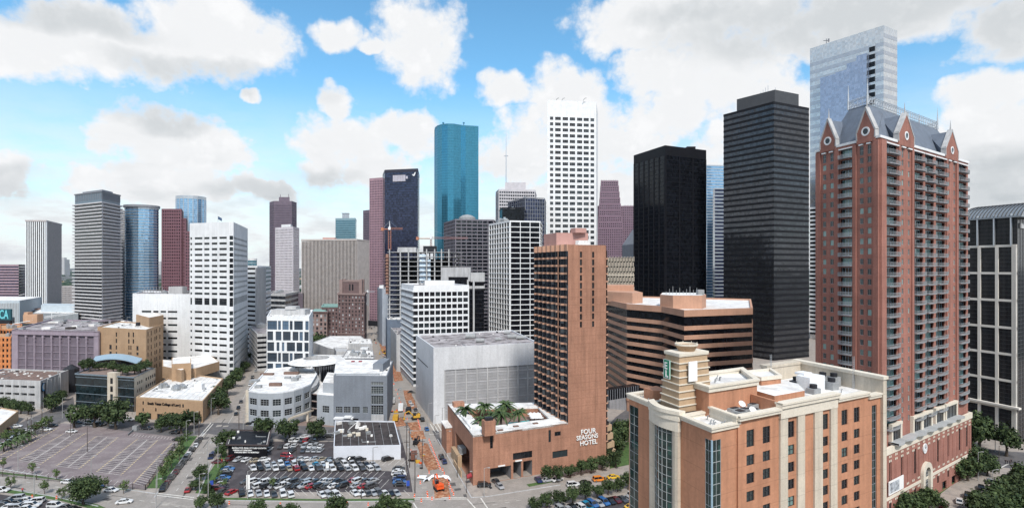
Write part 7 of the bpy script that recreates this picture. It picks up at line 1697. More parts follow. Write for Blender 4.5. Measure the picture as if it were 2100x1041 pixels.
e = tower('apartment_building', 'orange timber framed upper storeys at the left edge behind the mauve garage', [P(0, 430), P(40, 425), P(45, 470), P(0, 470)], ZT(676, 425), 6, [6, 2, 0, 0], G_BLACK, MATS['orange_sheathing'], sh=.8, pw=.5, sp=.2, pp=.35, head=.6, eq=3, cat='apartment block', roofm=MATS['timber_deck'])
# lattice boom crane lying over the roofs
e = thing('crawler_crane', 'white lattice boom crane with tan cab above the mauve garage roof', 'crane', tuple(P(58, 445))); q = P(60, 445)
m = MB(); m.cbox(q, 9, 5, ZT(668, 445)); m.build('scaffold_tower', CREAM, e); m = MB(); m.cbox(P(68, 445, ZT(662, 445)), 11, 6, 7.2, 0, .05); m.cbox(P(58, 445, ZT(662, 445)), 3, 5, 9, 0, .05); m.build('cab', mat('tan_machine', (.48, .30, .20), .8), e)
m = MB(); a, b = P(66, 442, ZT(655, 445)), P(152, 470, ZT(643, 470)); n = 26
for off_ in ((0, 0, 0), (0, 0, 1.3)): m.tube([a + Vector(off_), b + Vector(off_)], .2, 4)
for k in range(n): m.tube([a.lerp(b, k / n), a.lerp(b, (k + .5) / n) + Vector((0, 0, 1.3)), a.lerp(b, (k + 1) / n)], .14, 3)
m.tube([P(62, 442, ZT(657, 445)), P(26, 440, ZT(664, 440))], .3, 4); m.tube([P(106, 452, 20), P(106, 452, ZT(641, 450))], .25, 4); m.build('boom', WHITE2, e)
e = lowb('shop_building', 'low white roofed brick shop at the left edge behind a row of palms', [G(-50, 905), G(-20, 912), G(38, 862), G(0, 855)], 5.0, TAN2, ROOFW)
m = MB(); m.tube([P(146, 330), P(146, 330, 14)], 4, 12); m.tube([P(146, 330, 14), P(146, 330, 16.5)], [4, .5], 12); top('water_tank', m, [DARKP], 'dark domed tank behind the globe garage', 'tank')
# white building beyond the avenue right side
e = lowb('low_building', 'dark low pavilion beside the avenue behind the orange hotel', [P(1250, 290), P(1310, 285), P(1340, 310), P(1270, 320)], 7, GREYC, ROOFG)
# ================================================================ trees
LEAF = mat('oak_leaf', (.014, .030, .012), .7, kind='leaf', c2=(.075, .105, .04), spec=.2)
LEAFL = mat('young_leaf', (.035, .065, .02), .7, kind='leaf', c2=(.12, .16, .06), spec=.2)
PALML = mat('palm_leaf', (.02, .045, .015), .6, kind='leaf', c2=(.09, .13, .05), spec=.3)
BARK = mat('bark', (.09, .07, .055), .95, .2, 2.0)
def crown_mesh(seed, nclump, per, leaf, flat=.75, m=LEAF, open_=0.0):
    r = random.Random(seed); mb = MB()
    for c in range(nclump):
        while True:
            p = Vector((r.uniform(-1, 1), r.uniform(-1, 1), r.uniform(-.75, 1)))
            if .25 < p.length < .86: break
        rad = r.uniform(.22, .42); cen = Vector((p.x, p.y, p.z * flat)) * .8
        for k in range(per):
            while True:
                q = Vector((r.gauss(0, 1), r.gauss(0, 1), r.gauss(0, 1)))
                if q.length > .1: break
            q.normalize(); pos = cen + q * rad * r.uniform(.55, 1.08)
            nrm = (q + Vector((r.uniform(-.8, .8), r.uniform(-.8, .8), r.uniform(-.3, .9)))).normalized()
            a = nrm.cross(Vector((r.uniform(-1, 1), r.uniform(-1, 1), r.uniform(-1, 1)))); a.normalize(); b = nrm.cross(a); s_ = leaf * r.uniform(.6, 1.3)
            mb.face([pos - a * s_ - b * s_ * .5, pos + a * s_ * .2 - b * s_ * .7, pos + a * s_ + b * s_ * .4, pos - a * s_ * .3 + b * s_ * .7])
    return mb.mesh('crown', [m])
def trunk_mesh(seed, h, r0, lean=.06):
    r = random.Random(seed); mb = MB()
    mb.tube([(0, 0, -.05), (r.uniform(-lean, lean), r.uniform(-lean, lean), h * .5), (r.uniform(-lean, lean), r.uniform(-lean, lean), h)], [r0 * 1.25, r0 * .9, r0 * .7], 7)
    for k in range(5):
        t = 2 * math.pi * (k + r.random() * .5) / 5; mb.tube([(0, 0, h * .8), (.25 * math.cos(t), .25 * math.sin(t), h + .18), (.52 * math.cos(t), .52 * math.sin(t), h + .45)], [r0 * .55, r0 * .4, r0 * .12], 5)
    return mb.mesh('trunk', [BARK])
def tree_proto(name, kind):
    o = bpy.data.objects.new(name, None); ch = []
    for me, z in kind: c = bpy.data.objects.new(me.name.split('.')[0], me); c.location = (0, 0, z); ch.append(c)
    return o, ch
# unit trees: crown radius 1
OAK = [[(trunk_mesh(s, .62, .075), 0), (crown_mesh(s, 26, 46, .085), 1.05)] for s in range(5)]
BIG = [[(trunk_mesh(90, .45, .06), 0), (crown_mesh(90, 60, 80, .05, .72), .98)]]
YOUNG = [[(trunk_mesh(40 + s, .9, .05), 0), (crown_mesh(40 + s, 14, 34, .10, 1.25, LEAFL), 1.7)] for s in range(3)]
def palm(seed, h, nf=26, fl=1.0):
    r = random.Random(seed); mb = MB()
    for k in range(nf):
        t = 2 * math.pi * k / nf + r.uniform(-.1, .1); e0 = r.uniform(-.35, 1.2); pts = []; d = Vector((math.cos(t), math.sin(t), 0))
        for j in range(6): u = j / 5; pts.append(d * (u * fl * math.cos(e0 * .8)) + Vector((0, 0, fl * (u * math.sin(e0) * .9 - u * u * .62))))
        sd = Vector((-d.y, d.x, 0))
        for j in range(5):
            w0, w1 = .16 * (1 - j / 7), .16 * (1 - (j + 1) / 7)
            if j == 4: w1 = .02
            for s_ in (1, -1): mb.face([pts[j], pts[j + 1], pts[j + 1] + sd * s_ * w1 - Vector((0, 0, w1 * .7)), pts[j] + sd * s_ * w0 - Vector((0, 0, w0 * .7))])
    tr = MB(); tr.tube([(0, 0, -.05), (.03, .02, h * .5), (0, 0, h)], [.11, .085, .09], 7)
    return [(tr.mesh('trunk', [BARK]), 0), (mb.mesh('crown', [PALML]), h)]
PALM = [palm(s, 1.3) for s in (61, 62, 63)]; PALMS = [palm(s, .9, 18) for s in (71, 72)]
ORD = 'first second third fourth fifth sixth seventh eighth ninth tenth eleventh twelfth thirteenth fourteenth fifteenth sixteenth seventeenth eighteenth nineteenth twentieth twenty-first twenty-second twenty-third twenty-fourth twenty-fifth twenty-sixth twenty-seventh twenty-eighth twenty-ninth thirtieth thirty-first thirty-second thirty-third thirty-fourth thirty-fifth thirty-sixth thirty-seventh thirty-eighth thirty-ninth fortieth'.split()
_tn = [0]; rt_ = random.Random(50)
def tree(name, kinds, p, r, label, group=None, cat='tree', zs=1.0):
    _tn[0] += 1; kd = kinds[_tn[0] % len(kinds)]
    e = thing(name, label, cat, tuple(p), _tn[0] * 1.7, group); e.scale = (r * rt_.uniform(.9, 1.12), r * rt_.uniform(.9, 1.12), r * zs * rt_.uniform(.88, 1.12))
    for me, z in kd:
        c = bpy.data.objects.new(me.name.split('.')[0], me); COL.objects.link(c); c.parent = e; c.location = (0, 0, z)
    return e
def row(pts, name, kinds, r, lab, group, cat='tree', z=0, zs=1.0):
    for k, q in enumerate(pts):
        rr_ = r[k % len(r)] if isinstance(r, (list, tuple)) else r
        tree(name, kinds, G(q[0], q[1], z), rr_ * (q[2] if len(q) > 2 else 1), lab % ORD[k], group, cat, zs)
row([(153, 876), (195, 876, 1.1), (222, 873, .8), (238, 880, 1.25), (293, 877, .72), (330, 886, .6), (347, 880, .72), (372, 888, .9), (397, 877, .75)], 'oak_tree', OAK, 6.2, 'dark street oak above the empty car park, %s from the left of its row', 'oaks along the street above the empty car park')
row([(6, 964), (66, 974), (116, 983), (215, 1004), (254, 1012)], 'young_tree', YOUNG, 1.7, 'small young tree on the verge below the empty car park, %s from the left', 'young trees on the verge')
row([(22, 1003), (91, 1013), (127, 1024)], 'young_tree', YOUNG, 1.8, 'small young tree on the lower green verge, %s from the left', 'young trees on the verge')
tree('oak_tree', BIG, G(172, 1034), 6.0, 'large dark round oak on the lower left verge')
tree('oak_tree', OAK, G(461, 921), 5.2, 'dense dark oak on the corner beside the black signboard building'); tree('oak_tree', OAK, G(455, 938), 3.0, 'shrubby low tree under the corner oak by the signboard building')
row([(543, 903), (592, 902), (650, 904, 1.05)], 'oak_tree', OAK, 5.6, 'spreading oak in front of the bowed blue grey building, %s from the left', 'oaks before the bowed building')
row([(445, 1045), (412, 1044, .8)], 'young_tree', OAK, 3.2, 'leafy tree at the bottom edge beside the avenue corner, %s from the right', 'trees at the bottom edge')
row([(528, 1065), (588, 1070), (690, 1062, 1.1), (788, 1056), (828, 1062, .9), (765, 1066, .7), (812, 1050, .7), (502, 1080, .8)], 'oak_tree', OAK, 3.6, 'dark tree cut by the bottom edge of the photo, %s of its row', 'trees at the bottom edge')
row([(412, 985), (402, 1005, .7), (425, 1012, .6)], 'oak_tree', OAK, 3.4, 'tree in the planted bed right of the avenue, %s from the top', 'trees beside the avenue')
row([(385, 903, .8), (372, 925), (368, 945), (352, 958), (345, 968, .8), (334, 985)], 'young_tree', YOUNG, 2.6, 'light green tree in the bed left of the avenue, %s from top', 'light green trees along the car park fence')
row([(459, 1003), (559, 1004)], 'young_tree', YOUNG, 1.6, 'tiny young tree at the lower edge of the crowded car park, %s from the left', 'tiny trees in the crowded lot')
row([(442, 830), (448, 850, 1.1), (466, 812), (478, 795), (486, 780, .8), (455, 838, .8)], 'oak_tree', OAK, 6.0, 'dark oak along the wall of the tan college, %s of the line', 'oaks beside the college')
row([(492, 775, .8), (500, 762, .8), (515, 740, .7)], 'oak_tree', OAK, 6.0, 'dark oak at the foot of the white ribbon tower, %s of the line', 'oaks by the ribbon tower')
row([(8, 925), (22, 920), (36, 915), (47, 909), (60, 904)], 'palm_tree', PALMS, 2.7, 'palm beside the low shop at the left edge, %s from the left', 'palms by the shop', zs=1.3)
row([(30, 905), (45, 898, .8), (72, 892), (88, 884), (100, 878, .9), (12, 912)], 'young_tree', YOUNG, 2.6, 'light green tree by the upper left fence of the empty car park, %s of row', 'light green trees by the upper left fence')
row([(8, 842), (24, 845), (42, 848), (58, 850, .8), (112, 838, 1.2), (105, 845, 1.1), (125, 822, .9)], 'oak_tree', OAK, 4.2, 'dark tree round the foot of the globe garage, %s from the left', 'trees round the globe garage')
row([(10, 750), (22, 752, .8), (4, 745)], 'oak_tree', OAK, 6.5, 'dark tree left of the mauve garage, %s of its clump', 'trees left of the mauve garage')
# roof garden
row([(175, 300), (190, 299), (208, 300), (222, 300), (235, 301), (252, 300), (265, 304), (280, 306), (292, 308), (300, 309), (268, 295), (250, 293)], 'roof_shrub', OAK, .1, 'x %s', '') if False else None
for k, (x, d_, r_) in enumerate([(172, 302, 3.2), (184, 300, 3.6), (202, 303, 2.6), (214, 305, 2.4), (232, 298, 3.2), (252, 292, 2.8), (262, 290, 3.0), (276, 293, 3.4), (288, 298, 3.4), (299, 303, 3.0)]):
    tree('roof_tree', OAK, P(x, d_, 17.7), r_ * 1.15, 'bushy green tree on the roof terrace of the dark glass office, %s from the left' % ORD[k], 'trees on the roof terrace')
# hotel trees
row([(1122, 985), (1142, 988, 1.05), (1170, 979), (1192, 974), (1213, 970, 1.05), (1236, 964, 1.1), (1262, 958, 1.3)], 'street_tree', OAK, 3.0, 'dark street tree against the peach hotel wall, %s from the left', 'street trees along the hotel wall')
row([(1100, 1046), (1122, 1041), (1148, 1037), (1174, 1031, 1.1), (1201, 1025, 1.2), (1225, 1020), (1247, 1014, 1.15), (1268, 1008), (1288, 1003, 1.1)], 'street_tree', OAK, 2.8, 'dark street tree above the lower right car park, %s from the left', 'street trees by the lower right lot')
row([(1262, 930), (1278, 922, 1.2), (1290, 905), (1270, 905)], 'oak_tree', OAK, 5.0, 'dark tree in the shaded garden right of the hotel tower, %s of its clump', 'trees in the shaded garden')
for k, (x, y, s_) in enumerate([(955, 868, 1.05), (994, 862, 1.0), (1036, 857, 1.05), (988, 888, .95), (1028, 885, 1.1), (1064, 876, 1.0), (1008, 872, .8)]):
    tree('palm_tree', PALM, G(x, y + 0, 13.6), 4.6 * s_, 'tall feathery palm on the hotel pool deck, %s from the left' % ORD[[0, 2, 5, 1, 4, 6, 3][k]], 'palms on the pool deck')
# right side
row([(1835, 1062, .8), (1858, 1058), (1884, 1052, .8), (1905, 1045, .9), (1922, 1048, .7)], 'oak_tree', OAK, 4.6, 'dark oak before the red brick podium, %s from the left', 'oaks before the podium')
row([(1968, 985), (1985, 985, 1.1), (2000, 975, 1.2), (2015, 965), (1990, 960, 1.1), (2025, 975, .8)], 'oak_tree', OAK, 5.0, 'dark oak at the corner of the red brick podium, %s of its clump', 'oaks at the podium corner')
row([(2064, 935, 1.1), (1996, 925, 1.2), (2008, 915, 1.2)], 'oak_tree', OAK, 5.4, 'tall tree at the foot of the dark gridded glass building, %s from the right', 'trees by the gridded building', zs=1.25)
row([(2010, 1075), (2030, 1064), (2048, 1050), (2066, 1036), (2085, 1022), (2100, 1008), (2040, 1090), (2065, 1075), (2085, 1055), (2105, 1040), (2120, 1070), (2095, 1090), (2115, 1010)], 'park_tree', OAK, 5.4, 'green park tree in the lower right corner, %s of the mass', 'park trees in the lower right corner')
row([(660, 715, .9), (650, 716)], 'oak_tree', OAK, 9, 'dark tree at the foot of the brown historic block, %s from the right', 'trees by the historic block')
for k in range(12): tree('oak_tree', OAK, P(60 + k * 8.5, 530 + (k % 3) * 14), 5.5 + (k % 3), 'dark tree in the line before the grey hall left of the shelf-floored tower', 'trees before the grey hall')
# hedges
for a, b, lb in (((447, 985), (462, 948), 'clipped dark hedge along the left side of the crowded car park'), ((430, 1020), (440, 990), 'low hedge at the corner of the crowded car park')):
    p, q = G(*a), G(*b); m = MB(); r = random.Random(1); d = q - p
    for k in range(900):
        c = p + d * r.random() + Vector((r.uniform(-.7, .7), r.uniform(-.7, .7), r.uniform(.05, 1.2))); u = Vector((r.uniform(-1, 1), r.uniform(-1, 1), r.uniform(-1, 1))) * .3; v = Vector((r.uniform(-1, 1), r.uniform(-1, 1), r.uniform(-1, 1))) * .3; m.face([c - u, c - v, c + u, c + v])
    top('hedge', m, [LEAF], lb, 'hedge')

# ================================================================ cars
PAINTM = mat('car_paint', (1, 1, 1), .3, .06, kind='paint', spec=.5); CGLASS = mat('car_glass', (.015, .017, .02), .08, .2, spec=.7); TYRE = mat('tyre', (.015, .015, .015), .9); RIM = mat('rim', (.35, .35, .36), .4, metal=.6)
def loft(m, secs, mi=0):
    k = len(m.v); n = len(secs[0])
    for s_ in secs: m.v += s_
    for i in range(len(secs) - 1):
        for j in range(n): q = (j + 1) % n; m.f.append((k + i * n + j, k + (i + 1) * n + j, k + (i + 1) * n + q, k + i * n + q)); m.m.append(mi)
    m.f.append(tuple(k + j for j in range(n))); m.m.append(mi); e_ = k + (len(secs) - 1) * n; m.f.append(tuple(e_ + j for j in reversed(range(n)))); m.m.append(mi)
def carkind(kind):
    b, g = MB(), MB()
    if kind == 'saloon': L_, st, cab, ht = 4.7, [(-2.35, .5, .78, .72), (-2.2, .3, .86, .86), (-1.2, .25, .90, .92), (1.0, .25, .90, .92), (2.0, .28, .86, .78), (2.32, .4, .76, .62)], [(-1.75, .80, .90), (-1.0, .70, 1.38), (.35, .70, 1.40), (1.15, .80, .91)], 1.4
    elif kind == 'suv': L_, st, cab, ht = 4.8, [(-2.4, .5, .86, .95), (-2.3, .35, .93, 1.05), (-1.2, .3, .95, 1.1), (1.1, .3, .95, 1.08), (2.1, .33, .92, .98), (2.4, .5, .84, .8)], [(-2.3, .86, 1.04), (-2.0, .78, 1.70), (.4, .78, 1.72), (1.25, .86, 1.07)], 1.72
    elif kind == 'pickup': L_, st, cab, ht = 5.6, [(-2.8, .55, .92, .98), (-2.7, .4, .97, 1.02), (-.6, .38, .97, 1.05), (1.2, .38, .97, 1.08), (2.5, .4, .93, 1.0), (2.8, .55, .86, .85)], [(-.75, .88, 1.04), (-.55, .80, 1.78), (.9, .80, 1.80), (1.6, .88, 1.07)], 1.8
    else: L_, st, cab, ht = 5.2, [(-2.6, .4, .95, 1.15), (-2.5, .3, .98, 1.2), (1.2, .3, .98, 1.2), (2.2, .32, .95, 1.0), (2.6, .45, .86, .85)], [(-2.55, .93, 1.15), (-2.45, .86, 2.0), (1.1, .86, 2.0), (1.9, .93, 1.15)], 2.0
    secs = [[(x, -w_, z0), (x, w_, z0), (x, w_ * 1.02, z0 * .4 + z1 * .6), (x, w_ * .9, z1), (x, -w_ * .9, z1), (x, -w_ * 1.02, z0 * .4 + z1 * .6)] for x, z0, w_, z1 in st]
    loft(b, secs)
    loft(g, [[(x, -w0, cab[0][2] - .06 if i in (0, 3) else cab[0][2] - .06), (x, w0, cab[0][2] - .06), (x, w_, z), (x, -w_, z)] for i, ((x, w_, z), w0) in enumerate(zip(cab, [c[1] + (.12 if 0 < i < 3 else 0) for i, c in enumerate(cab)]))])
    x0, x1 = cab[1][0], cab[2][0]; wr = cab[1][1]; z = cab[1][2]; b.box((x0 - .05, -wr + .02, z - .02), (x1 - x0 + .15, 0, 0), (0, wr * 2 - .04, 0), (0, 0, .06))
    for s_ in (1, -1):
        for (xa, za), (xb, zb_) in (((cab[0][0], cab[0][2]), (x0, z)), ((x1, z), (cab[3][0], cab[3][2])), (((x0 + x1) / 2 + .1, z), ((x0 + x1) / 2 + .1, cab[0][2]))): b.tube([(xa, s_ * (wr + .1 if za < z else wr), za), (xb, s_ * (wr + .1 if zb_ < z else wr), zb_)], .05, 4)
    if kind == 'pickup': g.face([(-2.6, -.8, 1.05), (-.8, -.8, 1.075), (-.8, .8, 1.075), (-2.6, .8, 1.05)])
    wm = MB(); wm.tube([(0, -.12, 0), (0, .12, 0)], .34, 12); wm.tube([(0, -.13, 0), (0, .13, 0)], .2, 8, 1)
    wx = L_ * .31; return (b.mesh('body', [PAINTM]), g.mesh('windows', [CGLASS]), wm.mesh('wheel', [TYRE, RIM]), wx, st[2][2])
KINDS_ = {k: carkind(k) for k in ('saloon', 'suv', 'pickup', 'van')}
CN = {'white': (.62, .62, .63), 'silver': (.34, .35, .37), 'black': (.012, .012, .014), 'dark grey': (.06, .06, .065), 'red': (.30, .012, .018), 'blue': (.03, .12, .32), 'dark blue': (.015, .03, .10), 'beige': (.30, .25, .18), 'maroon': (.09, .012, .015), 'yellow': (.70, .42, .02), 'orange': (.72, .22, .02), 'teal blue': (.02, .22, .38)}
KN = {'saloon': 'saloon', 'suv': 'SUV', 'pickup': 'pickup', 'van': 'van'}
NC = [0]
def car(p, ang, col, kind, label, group, wheels=True):
    NC[0] += 1; b, g, wm, wx, wy = KINDS_[kind]
    e = thing('parked_car' if kind in ('saloon', 'suv') else {'pickup': 'pickup_truck', 'van': 'van'}[kind], label, {'pickup': 'truck', 'van': 'van'}.get(kind, 'car'), tuple(p), ang, group)
    for me in (b, g):
        o = bpy.data.objects.new(me.name.split('.')[0], me); COL.objects.link(o); o.parent = e; o.color = (*CN[col], 1)
    if wheels:
        for x in (-wx, wx):
            for y in (-wy + .08, wy - .08): o = bpy.data.objects.new('wheel', wm); COL.objects.link(o); o.parent = e; o.location = (x, y, .34)
    return e
CH = 'white silver white black dark_grey silver white black white silver red black blue white dark_grey silver black white beige silver'.split()
rc = random.Random(21)
def angpx(a, b): p, q = G(*a), G(*b); return math.atan2(q.y - p.y, q.x - p.x)
def carrow(a, b, n, adir, where, group, cols=None, skip=(), kinds=None, wheels=True, z=.02):
    """cars from pixel a to pixel b; adir = direction in degrees on the ground"""
    k2 = 0
    for k in range(n):
        p = G(*a).lerp(G(*b), k / max(1, n - 1)); 
        col = (cols[k % len(cols)] if cols else CH[rc.randrange(len(CH))]).replace('_', ' '); kd = (kinds[k % len(kinds)] if kinds else ['saloon', 'suv', 'saloon', 'suv', 'saloon', 'pickup' if rc.random() < .25 else 'saloon'][rc.randrange(6)])
        if k in skip: continue
        car(p + Vector((rc.uniform(-.15, .15), rc.uniform(-.3, .3), z)), R(adir + rc.uniform(-2, 2) + (180 if rc.random() < .3 else 0)), col, kd, f'{col} {KN[kd]}, {ORD[k2]} {where}', group, wheels); k2 += 1
g1 = 'cars in the crowded car park'
carrow((519, 962), (772, 963), 18, -55, 'from left in front line of the upper long row, crowded lot', g1, 'white black silver white dark_grey beige red black white dark_grey silver white black silver white dark_grey white silver black white white silver dark_grey'.split())
carrow((531, 954), (765, 954), 17, -55, 'from left in rear line of the upper long row, crowded lot', g1, 'black white silver white blue white black dark_grey teal_blue white silver black white silver dark_grey black silver white dark_grey white white'.split(), skip=(7,))
carrow((506, 990), (764, 988), 19, 48, 'from left in rear line of the middle long row, crowded lot', g1, 'dark_grey white black white silver black white black dark_grey silver black white silver black blue red white dark_grey silver black silver white black dark_grey'.split(), skip=(14,))
carrow((532, 999), (762, 998), 16, 48, 'from left in front line of the middle long row, crowded lot', g1, 'white black silver white dark_grey black silver red black dark_grey white black white silver red dark_grey white silver white silver'.split(), skip=(12,))
carrow((496, 1014), (596, 1016), 7, -58, 'from the left in the bottom row of the crowded lot', g1, 'black white silver white dark_grey white white'.split())
carrow((660, 1017), (690, 1017), 3, -50, 'from the left in the short bottom row behind the trees', g1, ['white', 'silver', 'white'])
carrow((728, 1014), (812, 1013), 8, -50, 'from left in bottom right row of the crowded lot', g1, 'white white dark_grey silver dark_grey white black silver'.split())
car(G(475, 1011, .02), R(70), 'red', 'saloon', 'bright red saloon alone near the lower left corner of the crowded lot', g1)
car(G(456, 1010, .02), R(80), 'dark grey', 'saloon', 'dark saloon left of the bright red one in the crowded lot', g1)
carrow((467, 963), (446, 1003), 7, 8, 'from the top in the left column of the crowded lot', g1, 'blue silver black blue black silver maroon'.split())
carrow((470, 944), (506, 944), 3, 80, 'from the left below the black signboard building', g1, ['maroon', 'silver', 'white'], kinds=['suv', 'saloon', 'saloon'])
car(G(525, 946, .02), R(35), 'beige', 'saloon', 'grey beige saloon turned slantwise below the signboard building', g1); car(G(542, 944, .02), R(20), 'white', 'saloon', 'white saloon turned slantwise right of the signboard building', g1)
car(G(448, 949, .02), R(5), 'maroon', 'saloon', 'dark saloon on the sidewalk strip left of the signboard building', g1)
carrow((552, 917), (552, 923), 2, 88, 'of two nose to tail right of the signboard building', g1, ['dark_grey', 'white'])
carrow((578, 917), (603, 917), 3, 88, 'from left in short upper row of the crowded lot', g1, ['dark_grey', 'white', 'white']); car(G(600, 925, .02), R(88), 'dark grey', 'suv', 'dark SUV below the short upper row', g1)
carrow((625, 917), (658, 917), 4, 88, 'from left in upper row beside the white walled building', g1, ['silver', 'white', 'silver', 'white']); carrow((624, 925), (658, 925), 4, 88, 'from left in second row beside the white walled building', g1, ['dark_grey', 'silver', 'silver', 'silver'])
carrow((592, 904), (648, 905), 7, 80, 'from the left in the row below the oaks', g1, 'black white white dark_grey red black dark_grey'.split())
car(G(626, 897, .03), R(20), 'white', 'saloon', 'white saloon driving behind the row below the oaks', g1); car(G(654, 896, .03), R(5), 'black', 'saloon', 'black saloon driving under the third oak', g1); car(G(675, 896, .03), R(5), 'black', 'saloon', 'black saloon beside the white walled building wall', g1)
carrow((583, 944), (660, 943), 6, 35, 'from left in the slanting row of the crowded lot', g1, 'black maroon silver white silver beige'.split()); car(G(588, 937, .02), R(-20), 'red', 'suv', 'bright red SUV standing across the lane of the crowded lot', g1)
carrow((678, 944), (738, 944), 4, 40, 'from the left against the white wall in the crowded lot', g1, 'dark_grey dark_grey black black'.split(), kinds=['saloon', 'saloon', 'suv', 'suv']); car(G(795, 943, .02), R(40), 'black', 'suv', 'black SUV alone against the right end of the white wall', g1)
carrow((818, 963), (820, 996), 7, 2, 'from the top in the right column of the crowded lot', g1, 'black white white silver dark_blue blue black'.split(), kinds=['saloon', 'saloon', 'pickup', 'suv', 'suv', 'saloon', 'saloon'])
# avenue
carrow((411, 901), (335, 1004), 12, math.degrees(angpx((335, 1004), (411, 901))), 'from the top along the left kerb of the avenue', 'cars along the avenue kerb', 'dark_grey black white black white dark_grey black dark_grey maroon dark_grey maroon black'.split(), kinds=['saloon', 'suv'])
carrow((439, 931), (434, 938), 2, math.degrees(angpx((434, 938), (439, 931))), 'of two on the right kerb of the avenue', 'cars along the avenue kerb', ['dark_blue', 'dark_blue']); car(G(386, 1006, .03), angpx((380, 1020), (392, 1000)), 'red', 'saloon', 'dark red saloon waiting at the foot of the avenue', None)
carrow((484, 850), (494, 825), 3, math.degrees(angpx((484, 850), (494, 825))), 'on the kerb beside the bowed building', 'cars along the upper avenue', ['black', 'black', 'dark_grey']); carrow((512, 790), (524, 762), 3, math.degrees(angpx((512, 790), (524, 762))), 'far up the avenue by the ribbon tower', 'cars along the upper avenue', ['white', 'black', 'silver'], wheels=False)
# upper street
carrow((158, 868), (200, 874), 2, -8, 'parked under the oaks above the empty car park', 'cars under the oaks', ['black', 'black']); car(G(190, 853, .04), R(0), 'red', 'suv', 'red car glimpsed behind the oaks by the dark glass office', None, False); car(G(186, 868, .04), R(-5), 'white', 'pickup', 'white pickup under the oaks above the empty car park', 'cars under the oaks'); car(G(232, 872, .04), R(-5), 'silver', 'saloon', 'silver saloon under the big oak above the empty car park', 'cars under the oaks'); car(G(207, 872, .04), R(-5), 'black', 'suv', 'black SUV between the pickup and the silver saloon', 'cars under the oaks')
car(G(265, 862, .04), R(-5), 'white', 'suv', 'white SUV on the street before the college', None); car(G(302, 880, .04), R(-5), 'black', 'suv', 'black SUV below the college door', None); car(G(358, 888, .04), R(-5), 'black', 'saloon', 'black saloon under the right oaks by the college', None)
# empty lot
car(G(95, 882, .03), R(5), 'white', 'saloon', 'white saloon near the top left corner of the empty car park', None); car(G(107, 874, .03), R(8), 'black', 'saloon', 'black saloon at the top left corner of the empty car park', None); car(G(147, 886, .03), R(-2), 'white', 'saloon', 'white saloon alone in the upper part of the empty car park', None); car(G(365, 903, .03), R(-12), 'black', 'saloon', 'black saloon at the top right corner of the empty car park', None)
carrow((4, 915), (92, 866), 14, 75, 'from left in the line outside the upper left fence', 'cars outside the upper left fence', 'white red silver white black white silver white silver white red white white dark_grey'.split()); carrow((32, 876), (20, 882), 2, 20, 'on the street beside the palms', 'cars beside the palms', ['white', 'maroon'])
# bottom street
car(G(228, 1007, .04), R(-8), 'white', 'saloon', 'white saloon driving on the street below the empty car park', None); car(G(255, 1031, .04), R(18), 'white', 'saloon', 'white police-like saloon with blue marks at the bottom of the street', None); car(G(140, 990, .04), R(-6), 'white', 'saloon', 'white saloon half hidden behind the large round oak', None); car(G(200, 999, .04), R(-8), 'dark blue', 'saloon', 'dark blue saloon right of the large round oak', None)
carrow((6, 1038), (52, 1047), 4, 12, 'from the left in the lowest line of the lower left lot', 'cars in the lower left lot', ['black', 'white', 'silver', 'white']); carrow((18, 1031), (66, 1039), 4, 12, 'from the left in the middle line of the lower left lot', 'cars in the lower left lot', ['black', 'black', 'silver', 'white']); carrow((30, 1025), (72, 1031), 3, 14, 'from the left in the upper line of the lower left lot', 'cars in the lower left lot', ['silver', 'white', 'white'])
car(G(2, 1008, .03), R(10), 'white', 'suv', 'white SUV cut by the left edge at the lower left lot', None); carrow((112, 1040), (150, 1046), 3, 0, 'from the left at the bottom edge under the large round oak', 'cars in the lower left lot', ['white', 'dark_grey', 'black'])
# hotel side
car(G(1025, 999, .03), R(-65), 'silver', 'saloon', 'silver saloon driving out of the hotel garage', None); car(G(1018, 990, .03), R(-62), 'dark grey', 'saloon', 'grey saloon just inside the hotel garage mouth', None); car(G(993, 997, .03), R(5), 'black', 'suv', 'black SUV parked at the hotel corner', None); car(G(1104, 986, .03), R(-75), 'dark blue', 'saloon', 'dark blue saloon beside the hotel garage doors', None); car(G(1143, 985, .09), R(35), 'white', 'saloon', 'white saloon parked beneath the hotel trees', None); car(G(1124, 986, .09), R(25), 'silver', 'saloon', 'silver saloon behind the first hotel tree', None)
car(G(1176, 996, .05), R(12), 'white', 'suv', 'white SUV driving past the hotel', None); car(G(1229, 985, .05), R(14), 'orange', 'suv', 'bright orange taxi in front of the hotel tower', None); car(G(1258, 980, .05), R(14), 'yellow', 'saloon', 'bright yellow taxi right of the orange one', None); car(G(1200, 992, .05), R(14), 'black', 'saloon', 'black saloon between the white car and the orange taxi', None)
carrow((1150, 1048), (1300, 1022), 13, -62, 'from left in lower right lot below the street trees', 'cars in the lower right lot', 'silver silver black white teal_blue blue silver blue black maroon dark_grey silver white'.split())
car(G(1296, 1042, .03), R(10), 'yellow', 'saloon', 'yellow taxi at the bottom edge beside the orange hotel', None)
for (x, y, c, k, l) in [(905, 939, 'black', 'suv', 'black SUV in the open lane of the dug up street'), (911, 948, 'dark blue', 'saloon', 'dark blue saloon nearest the camera in the open lane'), (875, 881, 'blue', 'saloon', 'blue saloon crossing the junction of the dug up street'), (866, 862, 'black', 'suv', 'black car first in the queue up the dug up street'), (858, 851, 'black', 'saloon', 'black car second in the queue up the dug up street'), (852, 841, 'dark grey', 'saloon', 'dark grey car third in the queue up the dug up street'), (845, 832, 'white', 'saloon', 'white car fourth in the queue up the dug up street'), (841, 826, 'white', 'saloon', 'white car last in the queue up the dug up street')]:
    car(G(x, y, .05), angpx((x + 9, y + 20), (x, y)), c, k, l, None)
